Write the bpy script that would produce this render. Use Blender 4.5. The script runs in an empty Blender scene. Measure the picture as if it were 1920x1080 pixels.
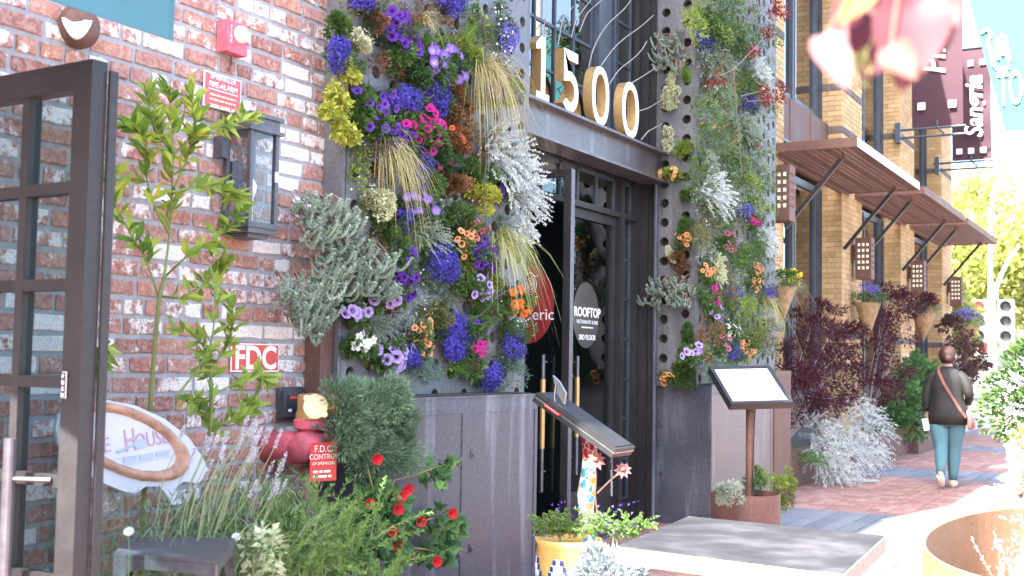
import bpy, math, random
import numpy as np
from mathutils import Vector, Matrix
random.seed(7); rng = np.random.default_rng(7)
sc = bpy.context.scene
col = sc.collection
R_ = math.radians
# ------------------------------------------------------------------ camera, sky, sun, exposure
F_PX = 2200.0; CAM_H = 1.43
cam_d = bpy.data.cameras.new('camera'); cam = bpy.data.objects.new('camera', cam_d); col.objects.link(cam)
cam_d.sensor_width = 36.0; cam_d.lens = 36.0 * F_PX / 1920.0
cam_d.clip_start = 0.05; cam_d.clip_end = 900.0
cam_d.dof.use_dof = True; cam_d.dof.focus_distance = 7.6; cam_d.dof.aperture_fstop = 4.0
CAM_R = Matrix.Rotation(R_(29.6), 3, 'Z') @ Matrix.Rotation(R_(93.5), 3, 'X') @ Matrix.Rotation(R_(0.98), 3, 'Z')
cam.matrix_world = Matrix.Translation((0, 0, CAM_H)) @ CAM_R.to_4x4()
sc.camera = cam
TO_SUN = Vector((-0.20, -0.86, 1.0)).normalized()
w = bpy.data.worlds.new('World'); sc.world = w; w.use_nodes = True
nt = w.node_tree; bg = nt.nodes['Background']
sky = nt.nodes.new('ShaderNodeTexSky'); sky.sky_type = 'NISHITA'; sky.sun_disc = False
sky.sun_elevation = math.asin(TO_SUN.z); sky.sun_rotation = math.atan2(TO_SUN.x, TO_SUN.y)
sky.air_density = 0.95; sky.dust_density = 3.5; sky.ozone_density = 0.9
nt.links.new(sky.outputs[0], bg.inputs[0]); bg.inputs[1].default_value = 0.15
sun_d = bpy.data.lights.new('sun', 'SUN'); sun = bpy.data.objects.new('sun', sun_d); col.objects.link(sun)
sun_d.energy = 4.6; sun_d.angle = R_(0.55); sun_d.color = (1.0, 0.95, 0.87)
sun.rotation_euler = TO_SUN.to_track_quat('Z', 'Y').to_euler(); sun.location = (0, -5, 12)
sc.view_settings.view_transform = 'Standard'; sc.view_settings.look = 'None'
sc.view_settings.gamma = 1.0; sc.view_settings.use_curve_mapping = False
sc.view_settings.exposure = 3.0
sc.render.resolution_x = 1024; sc.render.resolution_y = 576

# ------------------------------------------------------------------ pixel helpers (photo pixels -> place on a known surface)
CR = np.array(CAM_R); CP = np.array([0, 0, CAM_H])
def ray(x, y): return CR @ np.array([(x - 960) / F_PX, (540 - y) / F_PX, -1.0])
def onX(x, y, X): d = ray(x, y); return CP + d * X / d[0]
def onY(x, y, Y): d = ray(x, y); return CP + d * Y / d[1]
def onZ(x, y, Z): d = ray(x, y); return CP + d * (Z - CAM_H) / d[2]
def proj(P):
    q = (np.asarray(P, float) - CP) @ CR
    return 960 + F_PX * q[..., 0] / -q[..., 2], 540 - F_PX * q[..., 1] / -q[..., 2], -q[..., 2]
def mpp(P): return proj(P)[2] / F_PX                     # metres per photo pixel at a point

# ------------------------------------------------------------------ materials
def new_mat(name):
    m = bpy.data.materials.new(name); m.use_nodes = True
    return m, m.node_tree.nodes, m.node_tree.links, m.node_tree.nodes['Principled BSDF']
def ramp(n, stops, interp='LINEAR'):
    r = n.new('ShaderNodeValToRGB'); r.color_ramp.interpolation = interp
    e = r.color_ramp.elements
    while len(e) < len(stops): e.new(0.5)
    for q, (p, c) in zip(e, stops): q.position = p; q.color = (*c, 1) if len(c) == 3 else c
    return r
def noise(n, l, scale, detail=5, rough=0.6, vec=None, stretch=None, coord='Object'):
    t = n.new('ShaderNodeTexNoise'); t.inputs['Scale'].default_value = scale
    t.inputs['Detail'].default_value = detail; t.inputs['Roughness'].default_value = rough
    if vec is None:
        if coord == 'World': g = n.new('ShaderNodeNewGeometry'); vec = g.outputs['Position']
        else: g = n.new('ShaderNodeTexCoord'); vec = g.outputs[coord]
    if stretch:
        mp = n.new('ShaderNodeMapping'); mp.inputs['Scale'].default_value = stretch
        l.new(vec, mp.inputs[0]); vec = mp.outputs[0]
    l.new(vec, t.inputs['Vector']); return t
def mixc(n, l, fac, a, b, mode='MIX'):
    m = n.new('ShaderNodeMix'); m.data_type = 'RGBA'; m.blend_type = mode
    for s, v in ((m.inputs[0], fac), (m.inputs[6], a), (m.inputs[7], b)):
        if isinstance(v, (int, float)): s.default_value = v
        elif isinstance(v, tuple): s.default_value = (*v, 1)
        else: l.new(v, s)
    return m.outputs[2]
def bump(n, l, b, h, s=0.3, d=0.01):
    bp = n.new('ShaderNodeBump'); bp.inputs['Strength'].default_value = s; bp.inputs['Distance'].default_value = d
    l.new(h, bp.inputs['Height']); l.new(bp.outputs[0], b.inputs['Normal'])
def simple(name, c, rough=0.5, metal=0.0, var=0.25, scale=6.0, bmp=0.1, spec=None):
    m, n, l, b = new_mat(name)
    t = noise(n, l, scale, 6, 0.65, coord='World')
    lo = tuple(x * (1 - var) for x in c); hi = tuple(min(1, x * (1 + var)) for x in c)
    r = ramp(n, [(0.3, lo), (0.7, hi)]); l.new(t.outputs[0], r.inputs[0])
    l.new(r.outputs[0], b.inputs['Base Color'])
    b.inputs['Roughness'].default_value = rough; b.inputs['Metallic'].default_value = metal
    if spec is not None: b.inputs['Specular IOR Level'].default_value = spec
    if bmp:
        t2 = noise(n, l, scale * 12, 4, coord='World'); bump(n, l, b, t2.outputs[0], bmp, 0.004)
    return m
M = {}
def mat_brick():
    m, n, l, b = new_mat('old_red_brick')
    a = n.new('ShaderNodeAttribute'); a.attribute_name = 'rnd'
    sep = n.new('ShaderNodeSeparateColor'); l.new(a.outputs['Color'], sep.inputs[0])
    base = ramp(n, [(0, (0.24, 0.085, 0.07)), (0.25, (0.37, 0.135, 0.10)), (0.5, (0.34, 0.15, 0.13)), (0.75, (0.46, 0.19, 0.12)), (1, (0.40, 0.18, 0.155))])
    l.new(sep.outputs[0], base.inputs[0])
    t = noise(n, l, 26, 8, 0.7, coord='World')
    c1 = mixc(n, l, 0.55, base.outputs[0], (0.5, 0.5, 0.5)); 
    r1 = ramp(n, [(0.3, (0.55, 0.55, 0.55)), (0.7, (1.25, 1.2, 1.2))]); l.new(t.outputs[0], r1.inputs[0])
    c2 = mixc(n, l, 1.0, base.outputs[0], r1.outputs[0], 'MULTIPLY')
    # remains of old whitewash: patches with ragged edges, more on some bricks
    p = noise(n, l, 13, 10, 0.72, coord='World'); p2 = noise(n, l, 95, 4, 0.7, coord='World')
    ad = n.new('ShaderNodeMath'); ad.operation = 'MULTIPLY_ADD'; l.new(sep.outputs[1], ad.inputs[0]); ad.inputs[1].default_value = 0.62; l.new(p.outputs[0], ad.inputs[2])
    ad2 = n.new('ShaderNodeMath'); ad2.operation = 'MULTIPLY_ADD'; l.new(p2.outputs[0], ad2.inputs[0]); ad2.inputs[1].default_value = 0.22; l.new(ad.outputs[0], ad2.inputs[2])
    r2 = ramp(n, [(0.735, (0, 0, 0)), (0.83, (1, 1, 1))]); l.new(ad2.outputs[0], r2.inputs[0])
    rp = ramp(n, [(0.36, (0.58, 0.48, 0.48)), (0.52, (0.80, 0.78, 0.78))]); l.new(p2.outputs[0], rp.inputs[0])
    c3 = mixc(n, l, r2.outputs[0], c2, rp.outputs[0])
    # thin pale bloom over everything
    q = noise(n, l, 40, 6, 0.8, coord='World'); r3 = ramp(n, [(0.44, (0.06, 0.06, 0.06)), (0.72, (0.7, 0.7, 0.7))]); l.new(q.outputs[0], r3.inputs[0])
    c4 = mixc(n, l, r3.outputs[0], c3, (0.60, 0.49, 0.43))
    l.new(c4, b.inputs['Base Color']); b.inputs['Roughness'].default_value = 0.9
    b.inputs['Specular IOR Level'].default_value = 0.2
    bump(n, l, b, ad2.outputs[0], 0.7, 0.012)
    return m
M['brick'] = mat_brick()
M['mortar'] = simple('grey_mortar', (0.36, 0.355, 0.375), 0.95, 0, 0.18, 30, 0.6, 0.1)
def mat_ybrick(name, c0, c1, c2):
    m, n, l, b = new_mat(name)
    a = n.new('ShaderNodeAttribute'); a.attribute_name = 'rnd'
    sep = n.new('ShaderNodeSeparateColor'); l.new(a.outputs['Color'], sep.inputs[0])
    r = ramp(n, [(0, c0), (0.5, c1), (1, c2)]); l.new(sep.outputs[0], r.inputs[0])
    t = noise(n, l, 60, 5, 0.7, coord='World'); r1 = ramp(n, [(0.3, (0.8, 0.8, 0.8)), (0.7, (1.1, 1.1, 1.1))]); l.new(t.outputs[0], r1.inputs[0])
    l.new(mixc(n, l, 1.0, r.outputs[0], r1.outputs[0], 'MULTIPLY'), b.inputs['Base Color'])
    b.inputs['Roughness'].default_value = 0.85; bump(n, l, b, t.outputs[0], 0.3, 0.003)
    return m
M['ybrick'] = mat_ybrick('yellow_brick', (0.44, 0.28, 0.13), (0.52, 0.34, 0.165), (0.58, 0.40, 0.21))
M['dbrick'] = mat_ybrick('dark_band_brick', (0.10, 0.085, 0.085), (0.13, 0.11, 0.11), (0.17, 0.14, 0.13))
M['ymortar'] = simple('tan_mortar', (0.27, 0.19, 0.115), 0.95, 0, 0.15, 20, 0.3)
def mat_steel(name, c_dark, c_mid, streak, streak_amt=0.5, rough=0.42, metal=0.55):
    m, n, l, b = new_mat(name)
    t = noise(n, l, 2.2, 8, 0.7, coord='World'); r = ramp(n, [(0.3, c_dark), (0.7, c_mid)]); l.new(t.outputs[0], r.inputs[0])
    s = noise(n, l, 2.6, 3, 0.5, coord='World', stretch=(2.6, 2.6, 0.28)); rs = ramp(n, [(0.54, (0, 0, 0)), (0.80, (streak_amt,) * 3)]); l.new(s.outputs[0], rs.inputs[0])
    s2 = noise(n, l, 40, 6, 0.7, coord='World'); r2 = ramp(n, [(0.35, (0.72, 0.72, 0.72)), (0.7, (1.15, 1.15, 1.15))]); l.new(s2.outputs[0], r2.inputs[0])
    c = mixc(n, l, rs.outputs[0], r.outputs[0], streak); c = mixc(n, l, 1.0, c, r2.outputs[0], 'MULTIPLY')
    l.new(c, b.inputs['Base Color']); b.inputs['Metallic'].default_value = metal
    rr = ramp(n, [(0.3, (rough - 0.1,) * 3), (0.7, (rough + 0.16,) * 3)]); l.new(t.outputs[0], rr.inputs[0]); l.new(rr.outputs[0], b.inputs['Roughness'])
    bump(n, l, b, s2.outputs[0], 0.12, 0.003)
    return m
M['steel'] = mat_steel('blackened_steel', (0.075, 0.075, 0.09), (0.14, 0.14, 0.16), (0.34, 0.35, 0.38), 0.4)
M['planter'] = mat_steel('planter_steel', (0.062, 0.068, 0.092), (0.115, 0.115, 0.14), (0.34, 0.36, 0.42), 0.7, 0.42, 0.3)
M['planter_w'] = mat_steel('planter_steel_brown', (0.17, 0.135, 0.13), (0.24, 0.20, 0.19), (0.45, 0.44, 0.45), 0.6, 0.5, 0.3)
M['panel'] = mat_steel('flower_panel_steel', (0.12, 0.12, 0.13), (0.20, 0.20, 0.22), (0.36, 0.34, 0.33), 0.5, 0.5, 0.4)
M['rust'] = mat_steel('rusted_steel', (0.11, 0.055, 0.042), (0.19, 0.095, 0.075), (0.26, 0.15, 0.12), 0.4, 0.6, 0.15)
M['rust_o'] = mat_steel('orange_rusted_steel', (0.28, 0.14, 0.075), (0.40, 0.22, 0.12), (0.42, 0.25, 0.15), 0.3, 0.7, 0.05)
M['doorframe'] = mat_steel('dark_bronze_door', (0.015, 0.013, 0.014), (0.028, 0.025, 0.028), (0.055, 0.055, 0.063), 0.25, 0.45, 0.0)
M['frame'] = simple('blue_grey_window_frame', (0.055, 0.068, 0.09), 0.4, 0.2, 0.25, 5, 0.05)
M['beam'] = mat_steel('beam_steel', (0.10, 0.085, 0.095), (0.17, 0.15, 0.17), (0.30, 0.31, 0.36), 0.5, 0.35, 0.5)
M['brass'] = simple('brushed_brass', (0.62, 0.40, 0.17), 0.36, 0.6, 0.12, 30, 0.05)
M['white'] = simple('white_paint', (0.80, 0.79, 0.77), 0.45, 0, 0.05, 8, 0.03)
M['cream'] = simple('cream_paint', (0.72, 0.60, 0.36), 0.5, 0, 0.1, 10, 0.05)
M['red'] = simple('red_enamel', (0.55, 0.035, 0.03), 0.35, 0, 0.15, 12, 0.04)
M['signred'] = simple('faded_red_sign', (0.60, 0.09, 0.11), 0.5, 0, 0.15, 14, 0.03)
M['pinkred'] = simple('sun_faded_red_paint', (0.52, 0.10, 0.14), 0.6, 0, 0.35, 14, 0.25)
M['doorred'] = simple('dark_red_vinyl', (0.27, 0.025, 0.03), 0.4, 0, 0.08, 3, 0)
M['black'] = simple('black_paint', (0.02, 0.02, 0.022), 0.5, 0, 0.2, 10, 0.05)
M['vinyl_dark'] = simple('dark_vinyl_disc', (0.06, 0.055, 0.05), 0.25, 0, 0.1, 4, 0)
M['grey'] = simple('grey_plastic', (0.055, 0.05, 0.055), 0.5, 0, 0.15, 20, 0.1)
M['teal'] = simple('teal_canvas', (0.055, 0.165, 0.20), 0.85, 0, 0.1, 3, 0.3)
M['tealpale'] = simple('pale_teal_banner', (0.028, 0.15, 0.165), 0.8, 0, 0.06, 2, 0.05)
M['maroon'] = simple('maroon_banner', (0.045, 0.015, 0.026), 0.8, 0, 0.12, 3, 0.2)
M['wood'] = simple('weathered_table_edge', (0.30, 0.25, 0.20), 0.7, 0, 0.15, 14, 0.2)
M['bark'] = simple('grey_brown_bark', (0.20, 0.14, 0.10), 0.9, 0, 0.3, 30, 0.5)
M['ring'] = simple('worn_leather_ring', (0.40, 0.22, 0.15), 0.7, 0, 0.45, 16, 0.5)
M['ovalface'] = simple('pale_oval_face', (0.50, 0.49, 0.52), 0.4, 0, 0.05, 5, 0)
M['signboard'] = simple('pale_sign_board', (0.46, 0.47, 0.52), 0.35, 0, 0.04, 4, 0)
M['mauve'] = simple('mauve_lettering', (0.42, 0.24, 0.33), 0.5, 0, 0.05, 4, 0)
M['slateblue'] = simple('slate_blue_print', (0.33, 0.38, 0.46), 0.5, 0, 0.05, 4, 0)
M['paper'] = simple('menu_paper', (0.62, 0.63, 0.64), 0.4, 0, 0.02, 3, 0)
M['soil'] = simple('dark_soil', (0.035, 0.025, 0.018), 0.95, 0, 0.4, 40, 0.6)
M['terracotta'] = simple('brown_basket_cone', (0.27, 0.16, 0.075), 0.8, 0, 0.35, 14, 0.5)
M['chrome'] = simple('worn_steel', (0.42, 0.42, 0.44), 0.35, 0.9, 0.2, 20, 0.1)
M['gunmetal'] = simple('oil_rubbed_handle', (0.17, 0.16, 0.18), 0.4, 0.8, 0.25, 20, 0.15)
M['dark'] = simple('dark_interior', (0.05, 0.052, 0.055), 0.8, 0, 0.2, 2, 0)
M['pole'] = simple('galvanised_pole', (0.42, 0.46, 0.46), 0.55, 0.3, 0.1, 5, 0)
M['skin'] = simple('skin', (0.56, 0.34, 0.26), 0.55, 0, 0.06, 20, 0)
M['hair'] = simple('auburn_hair', (0.040, 0.012, 0.008), 0.65, 0, 0.4, 60, 0.5)
M['shirt'] = simple('black_jersey', (0.014, 0.013, 0.013), 0.75, 0, 0.3, 25, 0.4)
M['jeans'] = simple('teal_denim', (0.065, 0.16, 0.20), 0.85, 0, 0.2, 40, 0.3)
M['shoe'] = simple('pale_shoes', (0.62, 0.52, 0.44), 0.7, 0, 0.1, 20, 0.1)
M['bag'] = simple('rose_brown_leather', (0.20, 0.08, 0.075), 0.5, 0, 0.15, 15, 0.1)
M['whitecloth'] = simple('white_cloth', (0.78, 0.77, 0.76), 0.85, 0, 0.04, 10, 0.2)
def mat_plant(name, trans=0.3, rough=0.55):
    m, n, l, b = new_mat(name)
    a = n.new('ShaderNodeAttribute'); a.attribute_name = 'col'
    l.new(a.outputs['Color'], b.inputs['Base Color']); b.inputs['Roughness'].default_value = rough
    b.inputs['Specular IOR Level'].default_value = 0.35
    t = n.new('ShaderNodeBsdfTranslucent'); l.new(a.outputs['Color'], t.inputs[0])
    mx = n.new('ShaderNodeMixShader'); mx.inputs[0].default_value = trans
    l.new(b.outputs[0], mx.inputs[1]); l.new(t.outputs[0], mx.inputs[2])
    l.new(mx.outputs[0], n['Material Output'].inputs[0]); return m
M['plant'] = mat_plant('plant_leaf'); M['petal'] = mat_plant('flower_petal', 0.35, 0.7)
def mat_glass(name, tint, ior, rough=0.0):
    m, n, l, b = new_mat(name); n.remove(b)
    tr = n.new('ShaderNodeBsdfTransparent'); tr.inputs[0].default_value = (*tint, 1)
    g = n.new('ShaderNodeBsdfGlossy'); g.inputs['Roughness'].default_value = rough
    fr = n.new('ShaderNodeLayerWeight'); fr.inputs[0].default_value = 0.5; r0 = ((ior - 1) / (ior + 1)) ** 2
    pw = n.new('ShaderNodeMath'); pw.operation = 'POWER'; l.new(fr.outputs['Facing'], pw.inputs[0]); pw.inputs[1].default_value = 5.0
    mr = n.new('ShaderNodeMath'); mr.operation = 'MULTIPLY_ADD'; l.new(pw.outputs[0], mr.inputs[0]); mr.inputs[1].default_value = 1 - r0; mr.inputs[2].default_value = r0
    mx = n.new('ShaderNodeMixShader'); l.new(mr.outputs[0], mx.inputs[0]); l.new(tr.outputs[0], mx.inputs[1]); l.new(g.outputs[0], mx.inputs[2])
    l.new(mx.outputs[0], n['Material Output'].inputs[0]); return m
M['glass'] = mat_glass('door_glass', (0.40, 0.52, 0.53), 1.5)
M['glass2'] = mat_glass('entrance_glass', (0.45, 0.55, 0.55), 2.0)
M['wglass'] = mat_glass('window_glass', (0.30, 0.37, 0.40), 3.2)
M['lamp_glass'] = mat_glass('lantern_glass', (0.80, 0.84, 0.88), 1.75)
def mat_zinc():
    m, n, l, b = new_mat('weathered_zinc_top')
    t = noise(n, l, 3.2, 9, 0.62, coord='Object'); r = ramp(n, [(0.34, (0.024, 0.024, 0.028)), (0.50, (0.045, 0.045, 0.050)), (0.68, (0.11, 0.107, 0.115))]); l.new(t.outputs[0], r.inputs[0])
    l.new(r.outputs[0], b.inputs['Base Color']); b.inputs['Roughness'].default_value = 0.5; b.inputs['Metallic'].default_value = 0.2
    t2 = noise(n, l, 60, 4, coord='Object'); bump(n, l, b, t2.outputs[0], 0.1, 0.002); return m
M['zinc'] = mat_zinc()
def mat_mosaic():
    m, n, l, b = new_mat('broken_tile_mosaic')
    tc = n.new('ShaderNodeTexCoord'); v = n.new('ShaderNodeTexVoronoi'); v.feature = 'DISTANCE_TO_EDGE'; v.inputs['Scale'].default_value = 26
    v2 = n.new('ShaderNodeTexVoronoi'); v2.inputs['Scale'].default_value = 26
    l.new(tc.outputs['Object'], v.inputs['Vector']); l.new(tc.outputs['Object'], v2.inputs['Vector'])
    s = n.new('ShaderNodeSeparateColor'); l.new(v2.outputs['Color'], s.inputs[0])
    z = n.new('ShaderNodeSeparateXYZ'); l.new(tc.outputs['Object'], z.inputs[0])
    low = ramp(n, [(0, (0.80, 0.79, 0.75)), (0.42, (0.06, 0.33, 0.47)), (0.64, (0.80, 0.79, 0.75)), (0.86, (0.72, 0.34, 0.04))], 'CONSTANT'); l.new(s.outputs[0], low.inputs[0])
    hi = ramp(n, [(0, (0.36, 0.02, 0.025)), (0.5, (0.75, 0.35, 0.04)), (0.75, (0.30, 0.02, 0.03))], 'CONSTANT'); l.new(s.outputs[0], hi.inputs[0])
    st = ramp(n, [(0.0, (0, 0, 0)), (0.02, (1, 1, 1))], 'CONSTANT')
    mr = n.new('ShaderNodeMath'); mr.operation = 'GREATER_THAN'; l.new(z.outputs[2], mr.inputs[0]); mr.inputs[1].default_value = 0.37
    c = mixc(n, l, mr.outputs[0], low.outputs[0], hi.outputs[0])
    e = ramp(n, [(0.02, (0, 0, 0)), (0.05, (1, 1, 1))]); l.new(v.outputs['Distance'], e.inputs[0])
    c = mixc(n, l, e.outputs[0], (0.66, 0.64, 0.60), c)
    l.new(c, b.inputs['Base Color']); b.inputs['Roughness'].default_value = 0.25; bump(n, l, b, e.outputs[0], 0.5, 0.004); return m
M['mosaic'] = mat_mosaic()
def mat_paver(name, stops):
    m, n, l, b = new_mat(name)
    a = n.new('ShaderNodeAttribute'); a.attribute_name = 'rnd'
    s = n.new('ShaderNodeSeparateColor'); l.new(a.outputs['Color'], s.inputs[0])
    r = ramp(n, stops); l.new(s.outputs[0], r.inputs[0])
    t = noise(n, l, 25, 6, 0.7, coord='World'); r1 = ramp(n, [(0.3, (0.75, 0.75, 0.75)), (0.7, (1.2, 1.2, 1.2))]); l.new(t.outputs[0], r1.inputs[0])
    t3 = noise(n, l, 0.9, 5, 0.6, coord='World'); r3 = ramp(n, [(0.35, (0.85, 0.85, 0.85)), (0.7, (1.15, 1.12, 1.1))]); l.new(t3.outputs[0], r3.inputs[0])
    c = mixc(n, l, 1.0, r.outputs[0], r1.outputs[0], 'MULTIPLY'); c = mixc(n, l, 1.0, c, r3.outputs[0], 'MULTIPLY')
    l.new(c, b.inputs['Base Color']); b.inputs['Roughness'].default_value = 0.8; bump(n, l, b, t.outputs[0], 0.3, 0.003); return m
M['paver'] = mat_paver('red_paver', [(0, (0.24, 0.12, 0.10)), (0.5, (0.30, 0.165, 0.14)), (1, (0.37, 0.23, 0.20))])
M['slate'] = mat_paver('slate_paver', [(0, (0.13, 0.15, 0.18)), (0.5, (0.16, 0.18, 0.21)), (1, (0.20, 0.22, 0.25))])
M['joint'] = simple('sandy_joint', (0.40, 0.36, 0.33), 0.95, 0, 0.15, 20, 0.2)
M['asphalt'] = simple('asphalt', (0.055, 0.055, 0.058), 0.9, 0, 0.2, 8, 0.4)
M['concrete'] = simple('kerb_concrete', (0.40, 0.39, 0.37), 0.9, 0, 0.12, 5, 0.2)
M['earth'] = simple('far_ground', (0.24, 0.22, 0.18), 0.95, 0, 0.25, 0.3, 0)
def mat_emit(name, c, s):
    m, n, l, b = new_mat(name); b.inputs['Base Color'].default_value = (*c, 1); b.inputs['Emission Color'].default_value = (*c, 1); b.inputs['Emission Strength'].default_value = s
    b.inputs['Roughness'].default_value = 0.5; return m
M['diffuser'] = mat_emit('lamp_diffuser', (0.78, 0.74, 0.58), 0.12)
M['opal'] = simple('opal_lamp_glass', (0.80, 0.78, 0.70), 0.25, 0, 0.03, 5, 0)
M['bluetile'] = simple('blue_tile', (.02, .05, .22), .25, 0, .2, 20, 0)
M['redlens'] = mat_emit('red_signal', (0.65, 0.05, 0.03), 0.25)

# ------------------------------------------------------------------ mesh helpers
def V3(*a): return np.array(a, float)
class MB:
    """collects faces (with a colour per vertex) and links them as ONE mesh object"""
    def __init__(s): s.v = []; s.f = []; s.c = []; s.m = []; s.n = 0
    def add(s, v, f, c=(0.5, 0.5, 0.5), mi=0):
        v = np.asarray(v, float).reshape(-1, 3); k = len(v)
        s.v.append(v); c = np.asarray(c, float)
        s.c.append(np.broadcast_to(c, (k, 3)) if c.ndim == 1 else c)
        if isinstance(f, np.ndarray): f = (f + s.n).tolist()
        else: f = [[i + s.n for i in q] for q in f]
        s.f += f; s.m += [mi] * len(f); s.n += k; return s
    def box(s, x0, x1, y0, y1, z0, z1, c=(0.5,) * 3, mi=0):
        v = [(x, y, z) for z in (z0, z1) for y in (y0, y1) for x in (x0, x1)]
        return s.add(v, [[0, 2, 3, 1], [4, 5, 7, 6], [0, 1, 5, 4], [2, 6, 7, 3], [0, 4, 6, 2], [1, 3, 7, 5]], c, mi)
    def obox(s, o, a, b, d, c=(0.5,) * 3, mi=0):
        o, a, b, d = (np.asarray(q, float) for q in (o, a, b, d))
        v = [o + a * i + b * j + d * k for k in (0, 1) for j in (0, 1) for i in (0, 1)]
        f = [[0, 2, 3, 1], [4, 5, 7, 6], [0, 1, 5, 4], [2, 6, 7, 3], [0, 4, 6, 2], [1, 3, 7, 5]]
        if np.dot(np.cross(a, b), d) < 0: f = [q[::-1] for q in f]
        return s.add(v, f, c, mi)
    def tube(s, pts, r0, r1=None, c=(0.5,) * 3, sides=6, mi=0, cap=True):
        pts = np.asarray(pts, float); r1 = r0 if r1 is None else r1; n = len(pts)
        rad = np.linspace(r0, r1, n) if np.ndim(r0) == 0 else np.asarray(r0)
        t = np.gradient(pts, axis=0); t /= np.linalg.norm(t, axis=1)[:, None] + 1e-9
        up = np.array([0.31, 0.17, 0.93]); up = up if abs(t[0] @ up) < 0.95 else np.array([1, 0, 0.1])
        a = np.cross(t, up); a /= np.linalg.norm(a, axis=1)[:, None] + 1e-9; b = np.cross(t, a)
        an = np.linspace(0, 2 * np.pi, sides, endpoint=False)
        v = pts[:, None] + rad[:, None, None] * (np.cos(an)[None, :, None] * a[:, None] + np.sin(an)[None, :, None] * b[:, None])
        i = np.arange(n - 1)[:, None] * sides; j = np.arange(sides)[None]; j2 = (j + 1) % sides
        f = np.stack([i + j, i + j2, i + sides + j2, i + sides + j], -1).reshape(-1, 4)
        s.add(v.reshape(-1, 3), f, c, mi)
        if cap: s.f.append([s.n - sides + q for q in range(sides)]); s.m.append(mi); s.f.append([s.n - sides * n + q for q in range(sides)][::-1]); s.m.append(mi)
        return s
    def lathe(s, o, prof, c=(0.5,) * 3, sides=24, mi=0, ax=(0, 0, 1), arc=(0, 2 * np.pi)):
        o = np.asarray(o, float); ax = np.asarray(ax, float); ax = ax / np.linalg.norm(ax)
        a = np.cross(ax, (0.2, 1, 0.1)); a /= np.linalg.norm(a); b = np.cross(ax, a)
        full = abs(arc[1] - arc[0] - 2 * np.pi) < 1e-6
        an = np.linspace(*arc, sides, endpoint=not full)
        v = np.array([o + ax * h + r * (math.cos(q) * a + math.sin(q) * b) for r, h in prof for q in an])
        f = []
        for i in range(len(prof) - 1):
            for j in range(sides if full else sides - 1):
                k = (j + 1) % sides; f.append([i * sides + j, i * sides + k, (i + 1) * sides + k, (i + 1) * sides + j])
        return s.add(v, f, c, mi)
    def ngon(s, pts, c=(0.5,) * 3, mi=0): return s.add(pts, [list(range(len(pts)))], c, mi)
    def extrude(s, pts, d, c=(0.5,) * 3, mi=0, mi2=None):
        pts = np.asarray(pts, float); k = len(pts); d = np.asarray(d, float)
        s.add(np.vstack([pts, pts + d]), [list(range(k))[::-1], [k + i for i in range(k)]], c, mi)
        s.add(np.vstack([pts, pts + d]), [[i, (i + 1) % k, k + (i + 1) % k, k + i] for i in range(k)], c, mi if mi2 is None else mi2)
        return s
    # ---- plants
    def leaves(s, P, D, N, L, W, C, fold=0.25, droop=0.0):
        P = np.asarray(P, float); k = len(P)
        if k == 0: return s
        D = D / (np.linalg.norm(D, axis=1)[:, None] + 1e-9); S = np.cross(D, N); S /= np.linalg.norm(S, axis=1)[:, None] + 1e-9
        U = np.cross(S, D); L = np.broadcast_to(np.asarray(L, float), (k,))[:, None]; W = np.broadcast_to(np.asarray(W, float), (k,))[:, None]
        dz = np.array([0, 0, -1.0]) * droop
        mid = P + D * L * 0.45
        v = np.stack([P, mid + S * W * 0.5 + U * W * fold, P + D * L + dz * L, mid - S * W * 0.5 + U * W * fold], 1)
        f = (np.arange(k)[:, None] * 4 + np.array([[0, 1, 2, 3]]))
        return s.add(v.reshape(-1, 3), f, np.repeat(C, 4, 0))
    def blades(s, P, D, L, W, C, droop=0.6, seg=4):
        k = len(P); D = D / (np.linalg.norm(D, axis=1)[:, None] + 1e-9)
        S = np.cross(D, np.array([0.2, 0.3, 1.0])); S /= np.linalg.norm(S, axis=1)[:, None] + 1e-9
        S = S + rng.normal(0, 0.5, S.shape); S /= np.linalg.norm(S, axis=1)[:, None]
        L = np.asarray(L)[:, None]; rows = []
        dr = np.broadcast_to(np.asarray(droop, float), (k,))[:, None]
        for q in range(seg + 1):
            t = q / seg; c = P + D * L * t * (1 - 0.25 * dr * t) + np.array([0, 0, -1.0]) * L * dr * t * t
            wd = W * (1 - t) ** 0.7 * 0.5 + 0.0004
            rows += [c - S * wd, c + S * wd]
        v = np.stack(rows, 1); b = np.arange(k)[:, None, None] * (2 * (seg + 1)); i = np.arange(seg)[None, :, None] * 2
        f = (b + i + np.array([0, 1, 3, 2])[None, None]).reshape(-1, 4)
        return s.add(v.reshape(-1, 3), f, np.repeat(C, 2 * (seg + 1), 0))
    def build(s, name, mat, parent=None, loc=None, smooth=False, attr='col', hide=None):
        me = bpy.data.meshes.new(name)
        v = np.vstack(s.v) if s.v else np.zeros((0, 3))
        o = np.zeros(3)
        if parent is not None: o = np.array(parent['_o'])
        elif loc is not None: o = np.asarray(loc, float)
        if parent is not None and loc is not None: o2 = np.asarray(loc, float)
        else: o2 = o
        me.from_pydata((v - o2).tolist(), [], s.f)
        mats = mat if isinstance(mat, (list, tuple)) else [mat]
        for m in mats: me.materials.append(M[m] if isinstance(m, str) else m)
        if len(mats) > 1: me.polygons.foreach_set('material_index', s.m)
        if attr:
            ca = me.color_attributes.new(attr, 'FLOAT_COLOR', 'POINT'); cc = np.ones((len(v), 4)); cc[:, :3] = np.vstack(s.c)
            ca.data.foreach_set('color', cc.ravel())
        if smooth: me.polygons.foreach_set('use_smooth', [True] * len(me.polygons))
        ob = bpy.data.objects.new(name, me); col.objects.link(ob)
        ob['_o'] = tuple(float(q) for q in o2)
        if parent is not None: ob.parent = parent; ob.location = (o2 - o).tolist()
        else: ob.location = o2.tolist()
        return ob
used_labels = {}
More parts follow.
